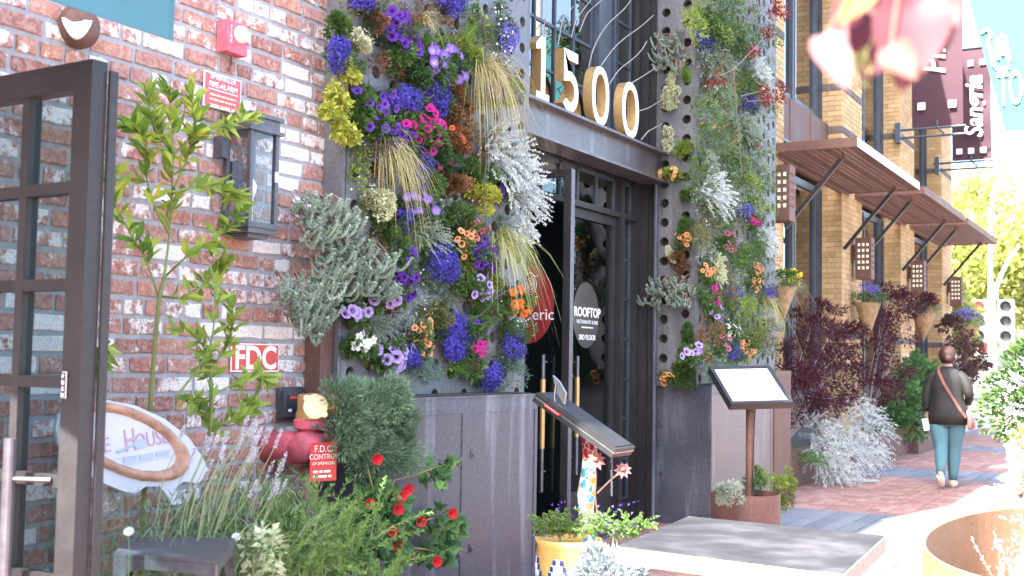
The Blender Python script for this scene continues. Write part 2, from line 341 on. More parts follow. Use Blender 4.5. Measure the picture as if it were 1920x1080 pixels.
def tag(o, label, cat, group=None):
    o['label'] = label; o['category'] = cat
    if group: o['group'] = group
    used_labels.setdefault(label, []).append(o); return o
def thing(name, loc, label, cat, group=None):
    o = bpy.data.objects.new(name, None); col.objects.link(o); o.empty_display_size = 0.1
    o.location = [float(q) for q in loc]; o['_o'] = tuple(float(q) for q in loc)
    return tag(o, label, cat, group)
def struct(ob): ob['kind'] = 'structure'; return ob
def stuff(ob): ob['kind'] = 'stuff'; return ob
def linked(me, name, parent, loc, rot=None, scale=1.0):
    o = bpy.data.objects.new(name, me); col.objects.link(o); o.parent = parent
    m = Matrix.Translation(Vector(loc) - Vector(parent['_o']))
    if rot is not None: m = m @ rot.to_4x4()
    o.matrix_local = m @ Matrix.Scale(scale, 4) if np.ndim(scale) == 0 else m @ Matrix.Diagonal((*scale, 1))
    o['_o'] = tuple(float(q) for q in loc); return o
def text(s, size, org, right, up, mat, parent, name='lettering', thick=0.0015, align='LEFT', sx=1.0, bold=0.0, shear=0.0):
    cu = bpy.data.curves.new('t', 'FONT'); cu.body = s; cu.size = size; cu.extrude = thick / 2; cu.align_x = align; cu.offset = bold; cu.shear = shear; cu.resolution_u = 3
    ob = bpy.data.objects.new('t', cu); col.objects.link(ob)
    dg = bpy.context.evaluated_depsgraph_get(); dg.update(); me = bpy.data.meshes.new_from_object(ob.evaluated_get(dg))
    bpy.data.objects.remove(ob); bpy.data.curves.remove(cu)
    r = Vector(right).normalized(); u = Vector(up).normalized(); u = (u - r * u.dot(r)).normalized(); n = r.cross(u)
    m = Matrix((r * sx, u, n)).transposed().to_4x4(); m.translation = Vector(org) - Vector(parent['_o'])
    me.transform(m); me.materials.clear(); me.materials.append(M[mat]); me.name = name
    o = bpy.data.objects.new(name, me); col.objects.link(o); o.parent = parent; o['_o'] = parent['_o']; return o
def fine_print(org, right, up, width, h, mat, parent, seed=0):
    r = np.array(Vector(right).normalized()); u = np.array(Vector(up).normalized()); n = np.cross(r, u); mb = MB(); x = -width / 2; q = random.Random(seed)
    while x < width / 2 - h:
        w_ = min(h * (1.2 + 3 * q.random()), width / 2 - x); mb.obox(np.asarray(org, float) + r * x, r * w_, u * h, n * .001); x += w_ + h * .7
    return stuff(mb.build('fine_print', mat, parent, attr=None))
def frame_rot(n, up=(0, 0, 1), spin=0.0):
    n = Vector(n).normalized(); u = Vector(up); x = u.cross(n)
    if x.length < 1e-3: x = Vector((1, 0, 0))
    x.normalize(); y = n.cross(x); m = Matrix((x, y, n)).transposed()
    return m @ Matrix.Rotation(spin, 3, 'Z')

# ================================================================== THE GROUND
WALL = -3.88; LWX = -3.75; YC = -4.25
g = MB().add([(-300, -200, -0.16), (300, -200, -0.16), (300, 500, -0.16), (-300, 500, -0.16)], [[0, 1, 2, 3]]); struct(g.build('ground', 'earth'))
g = MB().add([(2.4, -60, -0.13), (13, -60, -0.13), (13, 60, -0.13), (2.4, 60, -0.13)], [[0, 1, 2, 3]])
g.add([(-60, 44, -0.128), (60, 44, -0.128), (60, 54, -0.128), (-60, 54, -0.128)], [[0, 1, 2, 3]]); struct(g.build('road', 'asphalt'))
pav = MB().box(-9, 2.1, -8, 44, -0.16, -0.012).build('pavement', 'joint'); struct(pav)
k = MB().box(2.1, 2.4, -8, 44, -0.16, 0.005).build('kerb', 'concrete'); struct(k)
def paver_box(mb, x0, x1, y0, y1, z, rnd):
    b = 0.006; v = [(x0, y0, -0.011), (x1, y0, -0.011), (x1, y1, -0.011), (x0, y1, -0.011), (x0, y0, z - .004), (x1, y0, z - .004), (x1, y1, z - .004), (x0, y1, z - .004),
         (x0 + b, y0 + b, z), (x1 - b, y0 + b, z), (x1 - b, y1 - b, z), (x0 + b, y1 - b, z)]
    f = [[0, 1, 5, 4], [1, 2, 6, 5], [2, 3, 7, 6], [3, 0, 4, 7], [4, 5, 9, 8], [5, 6, 10, 9], [6, 7, 11, 10], [7, 4, 8, 11], [8, 9, 10, 11]]
    mb.add(v, f, (rnd, rnd, rnd))
bands = [(4.55, 6.0), (10.35, 11.75), (15.85, 17.35), (21.6, 23.0), (27.2, 28.6)]
# slate bands: the ones in view are separate pavers
far = MB(); ns = 0
for bi, (y0, y1) in enumerate(bands):
    nrow = 2
    for r in range(nrow):
        ya = y0 + (y1 - y0) * r / nrow; yb = y0 + (y1 - y0) * (r + 1) / nrow
        for i in range(40):
            x0 = -4.15 + i * 0.153
            if x0 > 2.0: break
            z = rng.normal(0, 0.0008)
            if bi in (1, 2) and x0 < -1.2:
                mb = MB(); paver_box(mb, x0 + .004, x0 + .149, ya + .004, yb - .004, z, rng.random()); mb.build('slate_paver', 'slate', pav, attr='rnd')
            else: paver_box(far, x0 + .004, x0 + .149, ya + .004, yb - .004, z, rng.random())
stuff(far.build('slate_pavers', 'slate', pav, attr='rnd'))
# red pavers in basket weave between the bands
edges = [-2.0] + [e for b in bands for e in b] + [44.0]
red = MB()
for s0, s1 in zip(edges[0::2], edges[1::2]):
    cell = 0.205; ny = int((s1 - s0) / cell); cy = (s1 - s0) / ny
    for j in range(ny):
        yy = s0 + j * cy
        if yy > 30: break
        for i in range(30):
            xx = -4.15 + i * cell
            if xx > 2.0: break
            a = rng.random(2)
            if (i + j) % 2: 
                for q in range(2): paver_box(red, xx + .003, xx + cell - .003, yy + cy * q / 2 + .003, yy + cy * (q + 1) / 2 - .003, rng.normal(0, .0012), a[q])
            else:
                for q in range(2): paver_box(red, xx + cell * q / 2 + .003, xx + cell * (q + 1) / 2 - .003, yy + .003, yy + cy - .003, rng.normal(0, .0012), a[q])
stuff(red.build('red_pavers', 'paver', pav, attr='rnd'))
mh = MB().lathe(onZ(1617, 901, 0), [(0.21, 0.003), (0.21, 0.009), (0.0, 0.010)], sides=28).build('utility_cover', 'concrete', loc=onZ(1617, 901, 0), attr=None)
tag(mh, 'round pale utility cover set in the red brick pavement', 'utility cover')

# ================================================================== THE RED BRICK BUILDING
bb = thing('brick_building', (WALL, 2.5, 0), 'old red brick building with patchy white paint and thick grey mortar', 'building')
MB().box(-9.0, WALL - 0.010, 1.3, 4.86, -0.1, 7.5).build('wall', 'mortar', bb, attr=None)
MB().box(-9.0, WALL - 0.012, -4.0, 1.3, -0.1, 3.7).build('wall', 'mortar', bb, attr=None)
MB().box(-9.0, -3.93, 4.86, 10.2, 5.62, 9.3).build('unseen_upper_wall', 'mortar', bb, attr=None)  # out of view; added and raised to shade the pier and the walking woman
def brick_mesh(mb, y0, y1, z0, z1, seed):
    h = 0.010 + rng.normal(0, 0.0025); x = WALL - 0.0105; ny = 3; pts = []
    for t in np.linspace(0, 1, ny + 1)[:-1]: pts.append((y0 + (y1 - y0) * t, z0))
    for t in (0, 0.5): pts.append((y1, z0 + (z1 - z0) * t))
    for t in np.linspace(1, 0, ny + 1)[:-1]: pts.append((y0 + (y1 - y0) * t, z1))
    for t in (1, 0.5): pts.append((y0, z0 + (z1 - z0) * t))
    pts = np.array(pts); pts += rng.normal(0, 0.0022, pts.shape)
    c = pts.mean(0); k = len(pts); ins = c + (pts - c) * np.array([0.95, 0.86]); tilt = rng.normal(0, 0.012, 2)
    a = np.c_[np.full(k, x), pts]; b = np.c_[np.full(k, x + h * 0.72), pts]; d = np.c_[x + h + (ins - c) @ tilt + rng.normal(0, 0.0008, k), ins]
    f = [[i, (i + 1) % k, k + (i + 1) % k, k + i] for i in range(k)] + [[k + i, k + (i + 1) % k, 2 * k + (i + 1) % k, 2 * k + i] for i in range(k)] + [[2 * k + i for i in range(k)]]
    mb.add(np.vstack([a, b, d]), f, seed)
CO = 0.083; bricks = []
row = 0; z = 0.02
while z < 3.75:
    hdr = (row % 6 == 1)
    pitch = 0.115 if hdr else 0.23
    y = 1.5 - (row % 2) * 0.115 - (0.05 if hdr else 0) + rng.normal(0, 0.012)
    while y < 4.86:
        p = pitch * (1 + rng.normal(0, 0.04))
        if not hdr and rng.random() < 0.10: p = 0.115
        y1 = min(y + p - 0.021, 4.858)
        if y1 - y > 0.05: bricks.append((y, y1, z, z + CO - 0.022 + rng.normal(0, 0.0015)))
        y += p
    z += CO; row += 1
vis = []
for i, b in enumerate(bricks):
    u, v, zz = proj((WALL, (b[0] + b[1]) / 2, (b[2] + b[3]) / 2))
    inside = -20 < u < 640 and -15 < v < 1010
    vis.append((1 if inside else 0, (b[1] - b[0]) / zz, i))
vis.sort(reverse=True); part = set(i for _, _, i in vis[:300])
rest = MB()
for i, b in enumerate(bricks):
    wsh = rng.random(); seed = (rng.random(), 0.60 if wsh < 0.14 else (0.30 if wsh < 0.40 else rng.random() * 0.20), rng.random())
    if i in part:
        mb = MB(); brick_mesh(mb, *b, seed); mb.build('brick', 'brick', bb, attr='rnd')
    else: brick_mesh(rest, *b, seed)
stuff(rest.build('bricks', 'brick', bb, attr='rnd'))

# glazed door leaf standing open, with PUSH plate
def leaf_door(parent, P0, P1, z0, z1, cols, rows, st, th, mat, glass='glass', bottom=0.0, mid=None):
    """a glazed leaf from P0 (free edge) to P1 (hinge): stiles, rails, glazing bars and panes"""
    P0 = np.array([*P0, 0.0]); P1 = np.array([*P1, 0.0]); L = np.linalg.norm(P1 - P0); d = (P1 - P0) / L; n = np.array([-d[1], d[0], 0]) * th
    up = V3(0, 0, 1)
    def bar(a, b, za, zb, name, tt=1.0):
        MB().obox(P0 + d * a + up * za - n * tt / 2, d * (b - a), n * tt, up * (zb - za)).build(name, mat, parent, attr=None)
    bar(0, st, z0, z1, 'stile'); bar(L - st, L, z0, z1, 'stile'); bar(st, L - st, z1 - st, z1, 'rail'); bar(st, L - st, z0, z0 + st * 1.6 + bottom, 'rail')
    zb = z0 + st * 1.6 + bottom; cw = (L - 2 * st) / cols; rh = (z1 - st - zb) / rows; gb = st * 0.42
    for i in range(1, cols): bar(st + cw * i - gb / 2, st + cw * i + gb / 2, zb, z1 - st, 'glazing_bar', 0.8)
    for j in range(1, rows):
        for i in range(cols): bar(st + cw * i + gb / 2 * (i > 0), st + cw * (i + 1) - gb / 2 * (i < cols - 1), zb + rh * j - gb / 2, zb + rh * j + gb / 2, 'glazing_bar', 0.78)
    for j in range(rows):
        for i in range(cols):
            a = P0 + d * (st + cw * i + gb * .3) + up * (zb + rh * j + gb * .3)
            MB().add([a, a + d * (cw - gb * .6), a + d * (cw - gb * .6) + up * (rh - gb * .6), a + up * (rh - gb * .6)], [[0, 1, 2, 3]]).build('pane', glass, parent, attr=None)
    return P0, d, n / th
dr = thing('door_leaf', (-3.3, 2.435, 0), 'dark bronze glazed door leaf standing open against the red brick wall', 'door')
P0, dd, dn = leaf_door(dr, (-2.80, 2.405), (-3.90, 2.46), 0.03, 2.305, 4, 7, 0.085, 0.055, 'doorframe')
MB().obox(P0 - dd * 0.014 + V3(0, 0.030, 0.03), dd * 0.012, V3(0, 0.03, 0), V3(0, 0, 2.25)).build('edge_trim', 'doorframe', dr, attr=None)
hp = P0 + dd * 0.24 - V3(0, 0.085, 0)
MB().tube([hp + V3(0, 0, 0.45), hp + V3(0, 0, 1.17)], 0.019, c=(.5,) * 3, sides=14).build('pull_handle', 'gunmetal', dr, attr=None, smooth=False)
for zz in (0.55, 1.05): MB().tube([hp + V3(0, 0, zz), hp + dd * -0.12 + V3(0, 0.06, zz)], 0.008, sides=10).build('handle_post', 'gunmetal', dr, attr=None)
ps = onY(117, 697, 2.405 - 0.032); s_ = 0.0195
MB().obox(ps + V3(0, -0.001, -0.078), V3(0.019, 0, 0), V3(0, 0.002, 0), V3(0, 0, 0.078)).build('push_plate', 'white', dr, attr=None)
MB().obox(ps + V3(0.0012, -0.0040, -0.0768), V3(0.0166, 0, 0), V3(0, 0.001, 0), V3(0, 0, 0.075)).build('push_plate', 'black', dr, attr=None)
for i, ch in enumerate('PUSH'): text(ch, 0.0165, ps + V3(0.0095, -0.0052, -0.0185 - i * 0.0185), (1, 0, 0), (0, 0, 1), 'white', dr, align='CENTER', thick=0.0008, bold=0.0006)

# teal awning over the doorway
aw = thing('awning', (WALL, 1.7, 2.36), 'teal canvas awning with hanging valance over the glazed door', 'awning')
MB().box(-2.606, -2.6, 1.0, 2.502, 2.366, 2.55).build('valance', 'teal', aw, attr=None)
MB().obox((-2.603, 1.0, 2.55), (-1.27, 0, 0.55), (0, 1.5, 0), (0.003, 0, 0.007)).build('canopy_cloth', 'teal', aw, attr=None)
MB().box(-2.608, -2.5985, 2.485, 2.489, 2.367, 2.55).build('seam', 'teal', aw, attr=None)

# ------------------------------------------------------------------ fittings on the brick wall
q = onX(143, 52, WALL); L = thing('wall_lamp', q, 'rust brown half round wall lamp with white lens under the teal awning', 'lamp')
mb = MB(); a = 0.085
prof = [(t, 0.062 * math.sqrt(max(0, 1 - t * t))) for t in np.linspace(-1, 1, 9)]
mb.lathe(q + V3(0.0, 0, 0), [(0.088, 0), (0.086, 0.035), (0.07, 0.062), (0.04, 0.078), (0.0, 0.082)], ax=(1, 0, 0), sides=26).build('housing', 'rust', L, attr=None, smooth=True)
lp_ = [(0.058 * math.cos(t) * (1 - .25 * math.sin(t)), .015 - 0.082 * math.sin(t)) for t in np.linspace(0, math.pi, 18)]
rl = lambda p: q + V3(p[0] * .78 + p[1] * .62, -p[0] * .62 + p[1] * .78, p[2])
cen = V3(.104, 0, -.02); ring_ = [q + V3(.079 - 6.0 * (y * y) - 2.2 * (z + .01) ** 2, y, z) for y, z in lp_]
MB().add([rl(cen)] + [rl(p - q + V3(.022, 0, 0)) for p in ring_] + [rl(p - q - V3(.03, 0, 0)) for p in ring_], [[0, 1 + i, 1 + (i + 1) % 18] for i in range(18)] + [[1 + i, 19 + i, 19 + (i + 1) % 18, 1 + (i + 1) % 18] for i in range(18)]).build('lens', 'opal', L, attr=None)

q = onX(428, 75, WALL); L = thing('fire_alarm', q, 'faded red fire alarm strobe box on the brick wall', 'alarm')
mb = MB().box(WALL, WALL + 0.065, q[1] - 0.075, q[1] + 0.06, q[2] - 0.075, q[2] + 0.075); mb.build('housing', 'pinkred', L, attr=None)
MB().lathe((WALL + 0.065, q[1] + 0.012, q[2] + 0.02), [(0.042, 0), (0.038, 0.022), (0.02, 0.034), (0, 0.037)], ax=(1, 0, 0), sides=18).build('strobe_lens', 'opal', L, attr=None, smooth=True)
for i, ch in enumerate('FIRE'): text(ch, 0.024, V3(WALL + 0.067, q[1] - 0.05, q[2] + 0.035 - i * 0.022), (0, 1, 0), (0, 0, 1), 'white', L, align='CENTER')
MB().tube([q + V3(0.02, 0.0, -0.075), q + V3(0.012, 0.012, -0.11), q + V3(0.01, 0.0, -0.15)], 0.006, sides=8).build('conduit', 'rust', L, attr=None)

def wall_sign(name, px0, py0, px1, py1, mat, label, edge='white', X=WALL + 0.012):
    a = onX(px0, py0, X); b = onX(px1, py1, X); c = (a + b) / 2
    t = thing(name, c, label, 'sign'); w2 = abs(b[1] - a[1]) / 2; h2 = 0.5 * abs(onX(px0, py0, X)[2] - onX(px0, py1, X)[2])
    zc = (a[2] + b[2]) / 2
    MB().box(X - 0.004, X, c[1] - w2, c[1] + w2, zc - h2, zc + h2).build('edge', edge, t, attr=None)
    MB().box(X, X + 0.0015, c[1] - w2 + 0.006, c[1] + w2 - 0.006, zc - h2 + 0.006, zc + h2 - 0.006).build('face', mat, t, attr=None)
    return t, V3(X + 0.003, c[1], zc), w2, h2
t, c, w2, h2 = wall_sign('warning_sign', 383, 140, 451, 207, 'signred', 'faded red sprinkler fire alarm sign above the lantern')
for s, sz, dz in (('SPRINKLER', 0.038, 0.052), ('FIRE-ALARM', 0.038, 0.014)):
    text(s, sz, c + V3(0, 0, dz), (0, 1, 0), (0, 0, 1), 'cream' if dz < 0 else 'white', t, align='CENTER', sx=0.93)
MB().box(c[0] - .001, c[0] + .0005, c[1] - w2 * .8, c[1] + w2 * .8, c[2] + 0.001, c[2] + 0.005).build('rule', 'white', t, attr=None)
for i, dz in enumerate((-.026, -.048, -.080)): fine_print(c + V3(0, 0, dz), (0, 1, 0), (0, 0, 1), .17, .009 if i < 2 else .015, 'cream', t, i)
t, c, w2, h2 = wall_sign('fdc_sign', 434, 643, 522, 697, 'red', 'red FDC sign with white letters behind the citrus leaves')
text('FDC', 0.155, c + V3(0, 0, -0.052), (0, 1, 0), (0, 0, 1), 'white', t, align='CENTER', sx=1.0, bold=0.004)

# wall lantern
Y0, Y1, Z0, Z1, XA, XB = 4.06, 4.235, 2.045, 2.47, WALL + 0.03, WALL + 0.175
L = thing('wall_lantern', (WALL, 4.08, 2.0), 'tall dark metal lantern with clear panes on the red brick wall', 'lantern')
for y in (Y0, Y1):
    for x in (XA, XB): MB().box(x - .011, x + .011, y - .011, y + .011, Z0, Z1).build('post', 'steel', L, attr=None)
MB().box(XA - .02, XB + .02, Y0 - .02, Y1 + .02, Z0 - .025, Z0).box(XA - .005, XB + .01, Y0 - .008, Y1 + .008, Z0 - .05, Z0 - .025).box(XA, XB - .02, Y0 + .02, Y1 - .02, Z0 - .07, Z0 - .05).build('base', 'steel', L, attr=None)
MB().box(XA - .025, XB + .025, Y0 - .03, Y1 + .03, Z1, Z1 + .016).box(XA - .01, XB + .012, Y0 - .012, Y1 + .012, Z1 + .02, Z1 + .065).box(XA - .02, XB + .025, Y0 - .028, Y1 + .028, Z1 + .065, Z1 + .082).build('roof', 'steel', L, attr=None)
for o, a in (((XB, Y0 + .011, Z0), (0, Y1 - Y0 - .022, 0)), ((XA + .011, Y0, Z0), (XB - XA - .022, 0, 0)), ((XA + .011, Y1, Z0), (XB - XA - .022, 0, 0))):
    o = V3(*o); a = V3(*a); u = V3(0, 0, Z1 - Z0); MB().add([o, o + a, o + a + u, o + u], [[0, 1, 2, 3]]).build('pane', 'lamp_glass', L, attr=None)
MB().box(WALL, XA - .011, Y0 + .05, Y1 - .05, Z0 + .15, Z1 - .13).build('back_plate', 'steel', L, attr=None)
MB().box(WALL + .002, XA + .03, Y0 - .06, Y0 - .021, Z1 - .13, Z1 - .03).build('junction_box', 'steel', L, attr=None)
MB().tube([(XB - .07, (Y0 + Y1) / 2, Z0), (XB - .07, (Y0 + Y1) / 2, Z0 + .12)], 0.014, sides=10).build('socket', 'cream', L, attr=None)
MB().lathe((XB - .07, (Y0 + Y1) / 2, Z0 + .12), [(0.012, 0), (0.026, 0.03), (0.028, 0.06), (0.014, 0.09), (0, 0.095)], sides=14).build('bulb', 'opal', L, attr=None, smooth=True)
MB().box(XB + .009, XB + .018, Y1 - .02, Y1 + .004, Z0 + .20, Z0 + .25).build('latch', 'chrome', L, attr=None)

# fire department connection
hx = WALL + 0.24; q = onX(583, 800, hx); L = thing('fire_connection', (hx, q[1], 0), 'red and brass twin hose fire department connection beside the flower wall', 'hydrant')
yc = q[1]
MB().tube([(hx, yc, 0), (hx, yc, 0.90)], 0.045, sides=18).build('riser', 'rust', L, attr=None, smooth=True)
mb = MB().tube([(WALL - .02, yc - .02, 0.98), (hx - .05, yc - .01, 0.99), (hx, yc, 1.01), (hx + .01, yc, 1.08)], [0.075, 0.08, 0.078, 0.062], sides=20)
mb.tube([(hx, yc - .10, 0.985), (hx, yc - .03, 1.0), (hx, yc + .06, 1.02), (hx, yc + .115, 1.03), (hx, yc + .13, 1.03)], [0.06, 0.085, 0.07, 0.058, 0.03], sides=20)
mb.build('elbow_body', 'pinkred', L, attr=None, smooth=True)
MB().lathe((hx, yc, 1.075), [(0.058, 0), (0.07, 0.004), (0.084, 0.012), (0.084, 0.048), (0.072, 0.058), (0.05, 0.06)], sides=28).build('collar', 'pinkred', L, attr=None)
MB().lathe((hx, yc, 1.13), [(0.06, 0), (0.074, 0.0), (0.074, 0.03), (0.068, 0.035), (0.068, 0.115), (0.0, 0.125)], sides=28).build('brass_head', 'brass', L, attr=None)
for ax, nm in (((0.75, -0.66, 0), 'hose_cap'), ((0.66, 0.75, 0), 'hose_cap')):
    ax = V3(*ax); o = V3(hx, yc, 1.195) + ax * 0.04
    MB().lathe(o, [(0.05, 0), (0.05, 0.05), (0.056, 0.05), (0.056, 0.066), (0.0, 0.07)], ax=ax, sides=26).build('outlet', 'brass', L, attr=None)
    sd = np.cross(ax, (0, 0, 1)); 
    mb = MB().lathe(o + ax * 0.071, [(0.058, 0), (0.058, 0.007), (0.0, 0.009)], ax=ax, sides=26)
    for sg in (-1, 1): mb.lathe(o + ax * 0.071 + (sd * 0.75 + V3(0, 0, 0.66)) * sg * 0.058, [(0.015, 0), (0.015, 0.009), (0, 0.010)], ax=ax, sides=12)
    mb.build(nm, 'cream', L, attr=None)
for dy in (-.075, .02): MB().tube([(hx + .07, yc + dy, 1.10), (hx + .098, yc + dy, 1.10)], 0.012, sides=6).build('bolt', 'chrome', L, attr=None)
MB().lathe((hx + .072, yc - .005, 1.03), [(0.014, 0), (0.014, 0.014), (0, 0.016)], ax=(1, -.3, 0), sides=10).build('bolt', 'chrome', L, attr=None)
tg = V3(*onX(606, 868, hx + 0.12)); T = thing('control_tag', tg, 'small red F.D.C. control tag hanging from the hose connection', 'sign')
tr = V3(0.35, 0.94, 0); tr /= np.linalg.norm(tr); tn = V3(0.94, -0.35, 0)
MB().obox(tg - tr * .072 - V3(0, 0, .085), tr * .144, V3(0, 0, .18), tn * .002).build('plate', 'red', T, attr=None)
for s, sz, dz in (('F.D.C.', .045, .052), ('CONTROL', .036, .018), ('OF SPRINKLERS', .02, -.008)):
    text(s, sz, tg + tn * .004 + V3(0, 0, dz), tr, (0, 0, 1), 'white', T, align='CENTER', sx=.9)
for i, dz in enumerate((-.045, -.068)): fine_print(tg + tn * .004 + V3(0, 0, dz), tr, (0, 0, 1), .11, .011, 'white', T, i + 7)
MB().tube([tg + V3(0, 0, .09), (hx + .03, yc, 1.0)], 0.002, sides=5).build('wire', 'chrome', T, attr=None)
q = onX(545, 757, WALL); L = thing('key_box', q, 'dark grey recessed key switch box behind the hose connection', 'switch box')
mb = MB().box(WALL, WALL + .012, q[1] - .11, q[1] + .08, q[2] - .085, q[2] + .085).box(WALL + .012, WALL + .028, q[1] - .085, q[1] + .06, q[2] - .065, q[2] + .065); mb.build('cover', 'grey', L, attr=None)
MB().box(WALL + .028, WALL + .032, q[1] - .06, q[1] + .03, q[2] - .04, q[2] + .045).build('recess', 'black', L, attr=None)
MB().box(WALL + .032, WALL + .035, q[1] - .045, q[1] + .01, q[2] + .025, q[2] + .04).build('indicator', 'red', L, attr=None)
MB().box(WALL + .032, WALL + .034, q[1] - .055, q[1] - .03, q[2] - .038, q[2] - .024).build('label_strip', 'white', L, attr=None)

# ================================================================== ENTRANCE: portal, beam, windows, doors
EX = -4.30
en = thing('entrance', (EX, 8.3, 0), 'dark steel shop entrance with glazed doors and gridded window above', 'entrance')
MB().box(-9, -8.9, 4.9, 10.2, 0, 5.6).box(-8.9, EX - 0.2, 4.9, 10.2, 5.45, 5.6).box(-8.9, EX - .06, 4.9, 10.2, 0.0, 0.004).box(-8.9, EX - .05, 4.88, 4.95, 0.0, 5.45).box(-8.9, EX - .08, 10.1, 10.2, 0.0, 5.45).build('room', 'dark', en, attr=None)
# I-beam
bmz0, bmz1 = 3.035, 3.312
mb = MB().box(-4.10, -4.045, 4.95, 9.80, bmz0 + .025, bmz1 - .02).box(-4.20, -3.965, 4.95, 9.802, bmz1 - .02, bmz1).box(-4.20, -3.965, 4.95, 9.801, bmz0, bmz0 + .022)
mb.build('steel_beam', 'beam', en, attr=None)
# return jamb on the right and posts
mb = MB()
for i, (x0, x1, y) in enumerate(((EX, -4.22, 9.70), (-4.22, -4.15, 9.76), (-4.15, -4.10, 9.80))): mb.box(x0, x1, y, 10.1, 0.0, 5.6)
mb.build('jamb', 'doorframe', en, attr=None)
MB().tube([(-4.07, 9.76, 0), (-4.07, 9.76, 3.03)], 0.018, sides=10).build('conduit', 'planter', en, attr=None)
def fr_box(mb, y0, y1, z0, z1, dx=0.05, x=EX): mb.box(x - .03, x + dx, y0, y1, z0, z1)
def window_grid(ys, zs, name, bar=0.035, glass='wglass'):
    for j in range(len(zs) - 1):
        for i in range(len(ys) - 1):
            MB().add([(EX, ys[i], zs[j]), (EX, ys[i + 1], zs[j]), (EX, ys[i + 1], zs[j + 1]), (EX, ys[i], zs[j + 1])], [[0, 1, 2, 3]]).build('pane', glass, en, attr=None)
    for i, y in enumerate(ys): mb = MB(); fr_box(mb, y - bar * .32, y + bar * .32, zs[0], zs[-1], 0.016); mb.build('mullion', 'frame', en, attr=None)
    for z in zs:
        mb = MB()
        for i in range(len(ys) - 1): fr_box(mb, ys[i] + bar / 2, ys[i + 1] - bar / 2, z - bar * .32, z + bar * .32, 0.013)
        mb.build('transom_bar', 'frame', en, attr=None)
ysw = [5.0, 5.40, 5.74, 6.08, 6.42, 6.82, 7.16, 7.50, 7.84, 8.177, 8.51, 8.85]
zsw = [3.34 + 0.372 * i for i in range(7)]
window_grid(ysw, zsw, 'upper')
mb = MB(); fr_box(mb, 8.87, 9.12, 3.32, 5.6, 0.07); fr_box(mb, 9.14, 9.17, 3.32, 5.6, 0.09); mb.build('post', 'frame', en, attr=None)
window_grid([9.19, 9.37, 9.66], zsw, 'upper_right')
MB().box(EX - .08, EX + .04, 4.95, 9.7, bmz0 - .0, bmz1 + .012).build('spandrel', 'doorframe', en, attr=None)
# transom lights over the doors
window_grid([6.70, 7.13, 7.56, 7.98, 8.30, 8.62, 8.98, 9.34, 9.70], [2.74, 3.02], 'transom', 0.045)
mb = MB(); mb.box(EX - .05, EX + .07, 6.6, 9.7, 2.69, 2.735); mb.build('head_rail', 'doorframe', en, attr=None)
mb = MB(); mb.box(EX - .05, EX + .075, 9.36, 9.43, 0.02, 3.03); mb.build('post', 'doorframe', en, attr=None)
# narrow gridded sidelight
window_grid([9.445, 9.56, 9.695], [0.22 + 0.353 * i for i in range(8)], 'sidelight', 0.03)
MB().box(EX - .04, EX + .06, 9.432, 9.70, 0.02, 0.20).build('kick_panel', 'doorframe', en, attr=None)
# closed leaf
P0, dd, dn = leaf_door(en, (EX, 9.355), (EX, 8.46), 0.03, 2.685, 1, 1, 0.075, 0.05, 'doorframe', 'glass2', bottom=0.22)
def disc(c, a, b, ry, rz, n=40):
    t = np.linspace(0, 2 * np.pi, n, endpoint=False); return c + np.outer(np.cos(t) * ry, a) + np.outer(np.sin(t) * rz, b)
rc = onX(1099, 591, EX + .004); ry = 0.245; rz = 0.275
MB().extrude(disc(V3(EX + .002, rc[1], rc[2]), V3(0, 1, 0), V3(0, 0, 1), ry, rz), (0.002, 0, 0)).build('roof_sign_disc', 'vinyl_dark', en, attr=None)
for s, sz, dz, bl in (('ROOFTOP', .108, -.012, .003), ('RESTAURANT & BAR', .044, -.072, 0), ('3RD FLOOR', .06, -.205, .001)):
    text(s, sz, V3(EX + .007, rc[1] + 0.02, rc[2] + dz), (0, 1, 0), (0, 0, 1), 'white', en, align='CENTER', sx=1.0, bold=bl)
fine_print(V3(EX + .007, rc[1] + .02, rc[2] - .108), (0, 1, 0), (0, 0, 1), .22, .011, 'white', en, 3)
text('FTOP', .05, V3(EX + .006, 9.46, 1.93), (0, 1, 0), (0, 0, 1), 'white', en)
for i, dz in enumerate((1.80, 1.74, 1.68, 1.62, 1.54)): fine_print(V3(EX + .006, 9.505, dz), (0, 1, 0), (0, 0, 1), .07, .016, 'white', en, 20 + i)
MB().box(EX + .003, EX + .004, 9.45, 9.54, 1.08, 1.42).build('event_poster', 'black', en, attr=None)
text('hlo', .085, V3(EX + .006, 9.455, 1.36), (0, 1, 0), (0, 0, 1), 'white', en, bold=.002)
for s, dz in (('17', 1.27), ('18', 1.19), ('19', 1.11)): text(s, .07, V3(EX + .006, 9.50, dz), (0, 1, 0), (0, 0, 1), 'white', en)
text('T', .06, V3(EX + .006, 9.46, 1.24), (0, 1, 0), (0, 0, 1), 'white', en); text('Y', .06, V3(EX + .006, 9.46, 1.16), (0, 1, 0), (0, 0, 1), 'white', en)
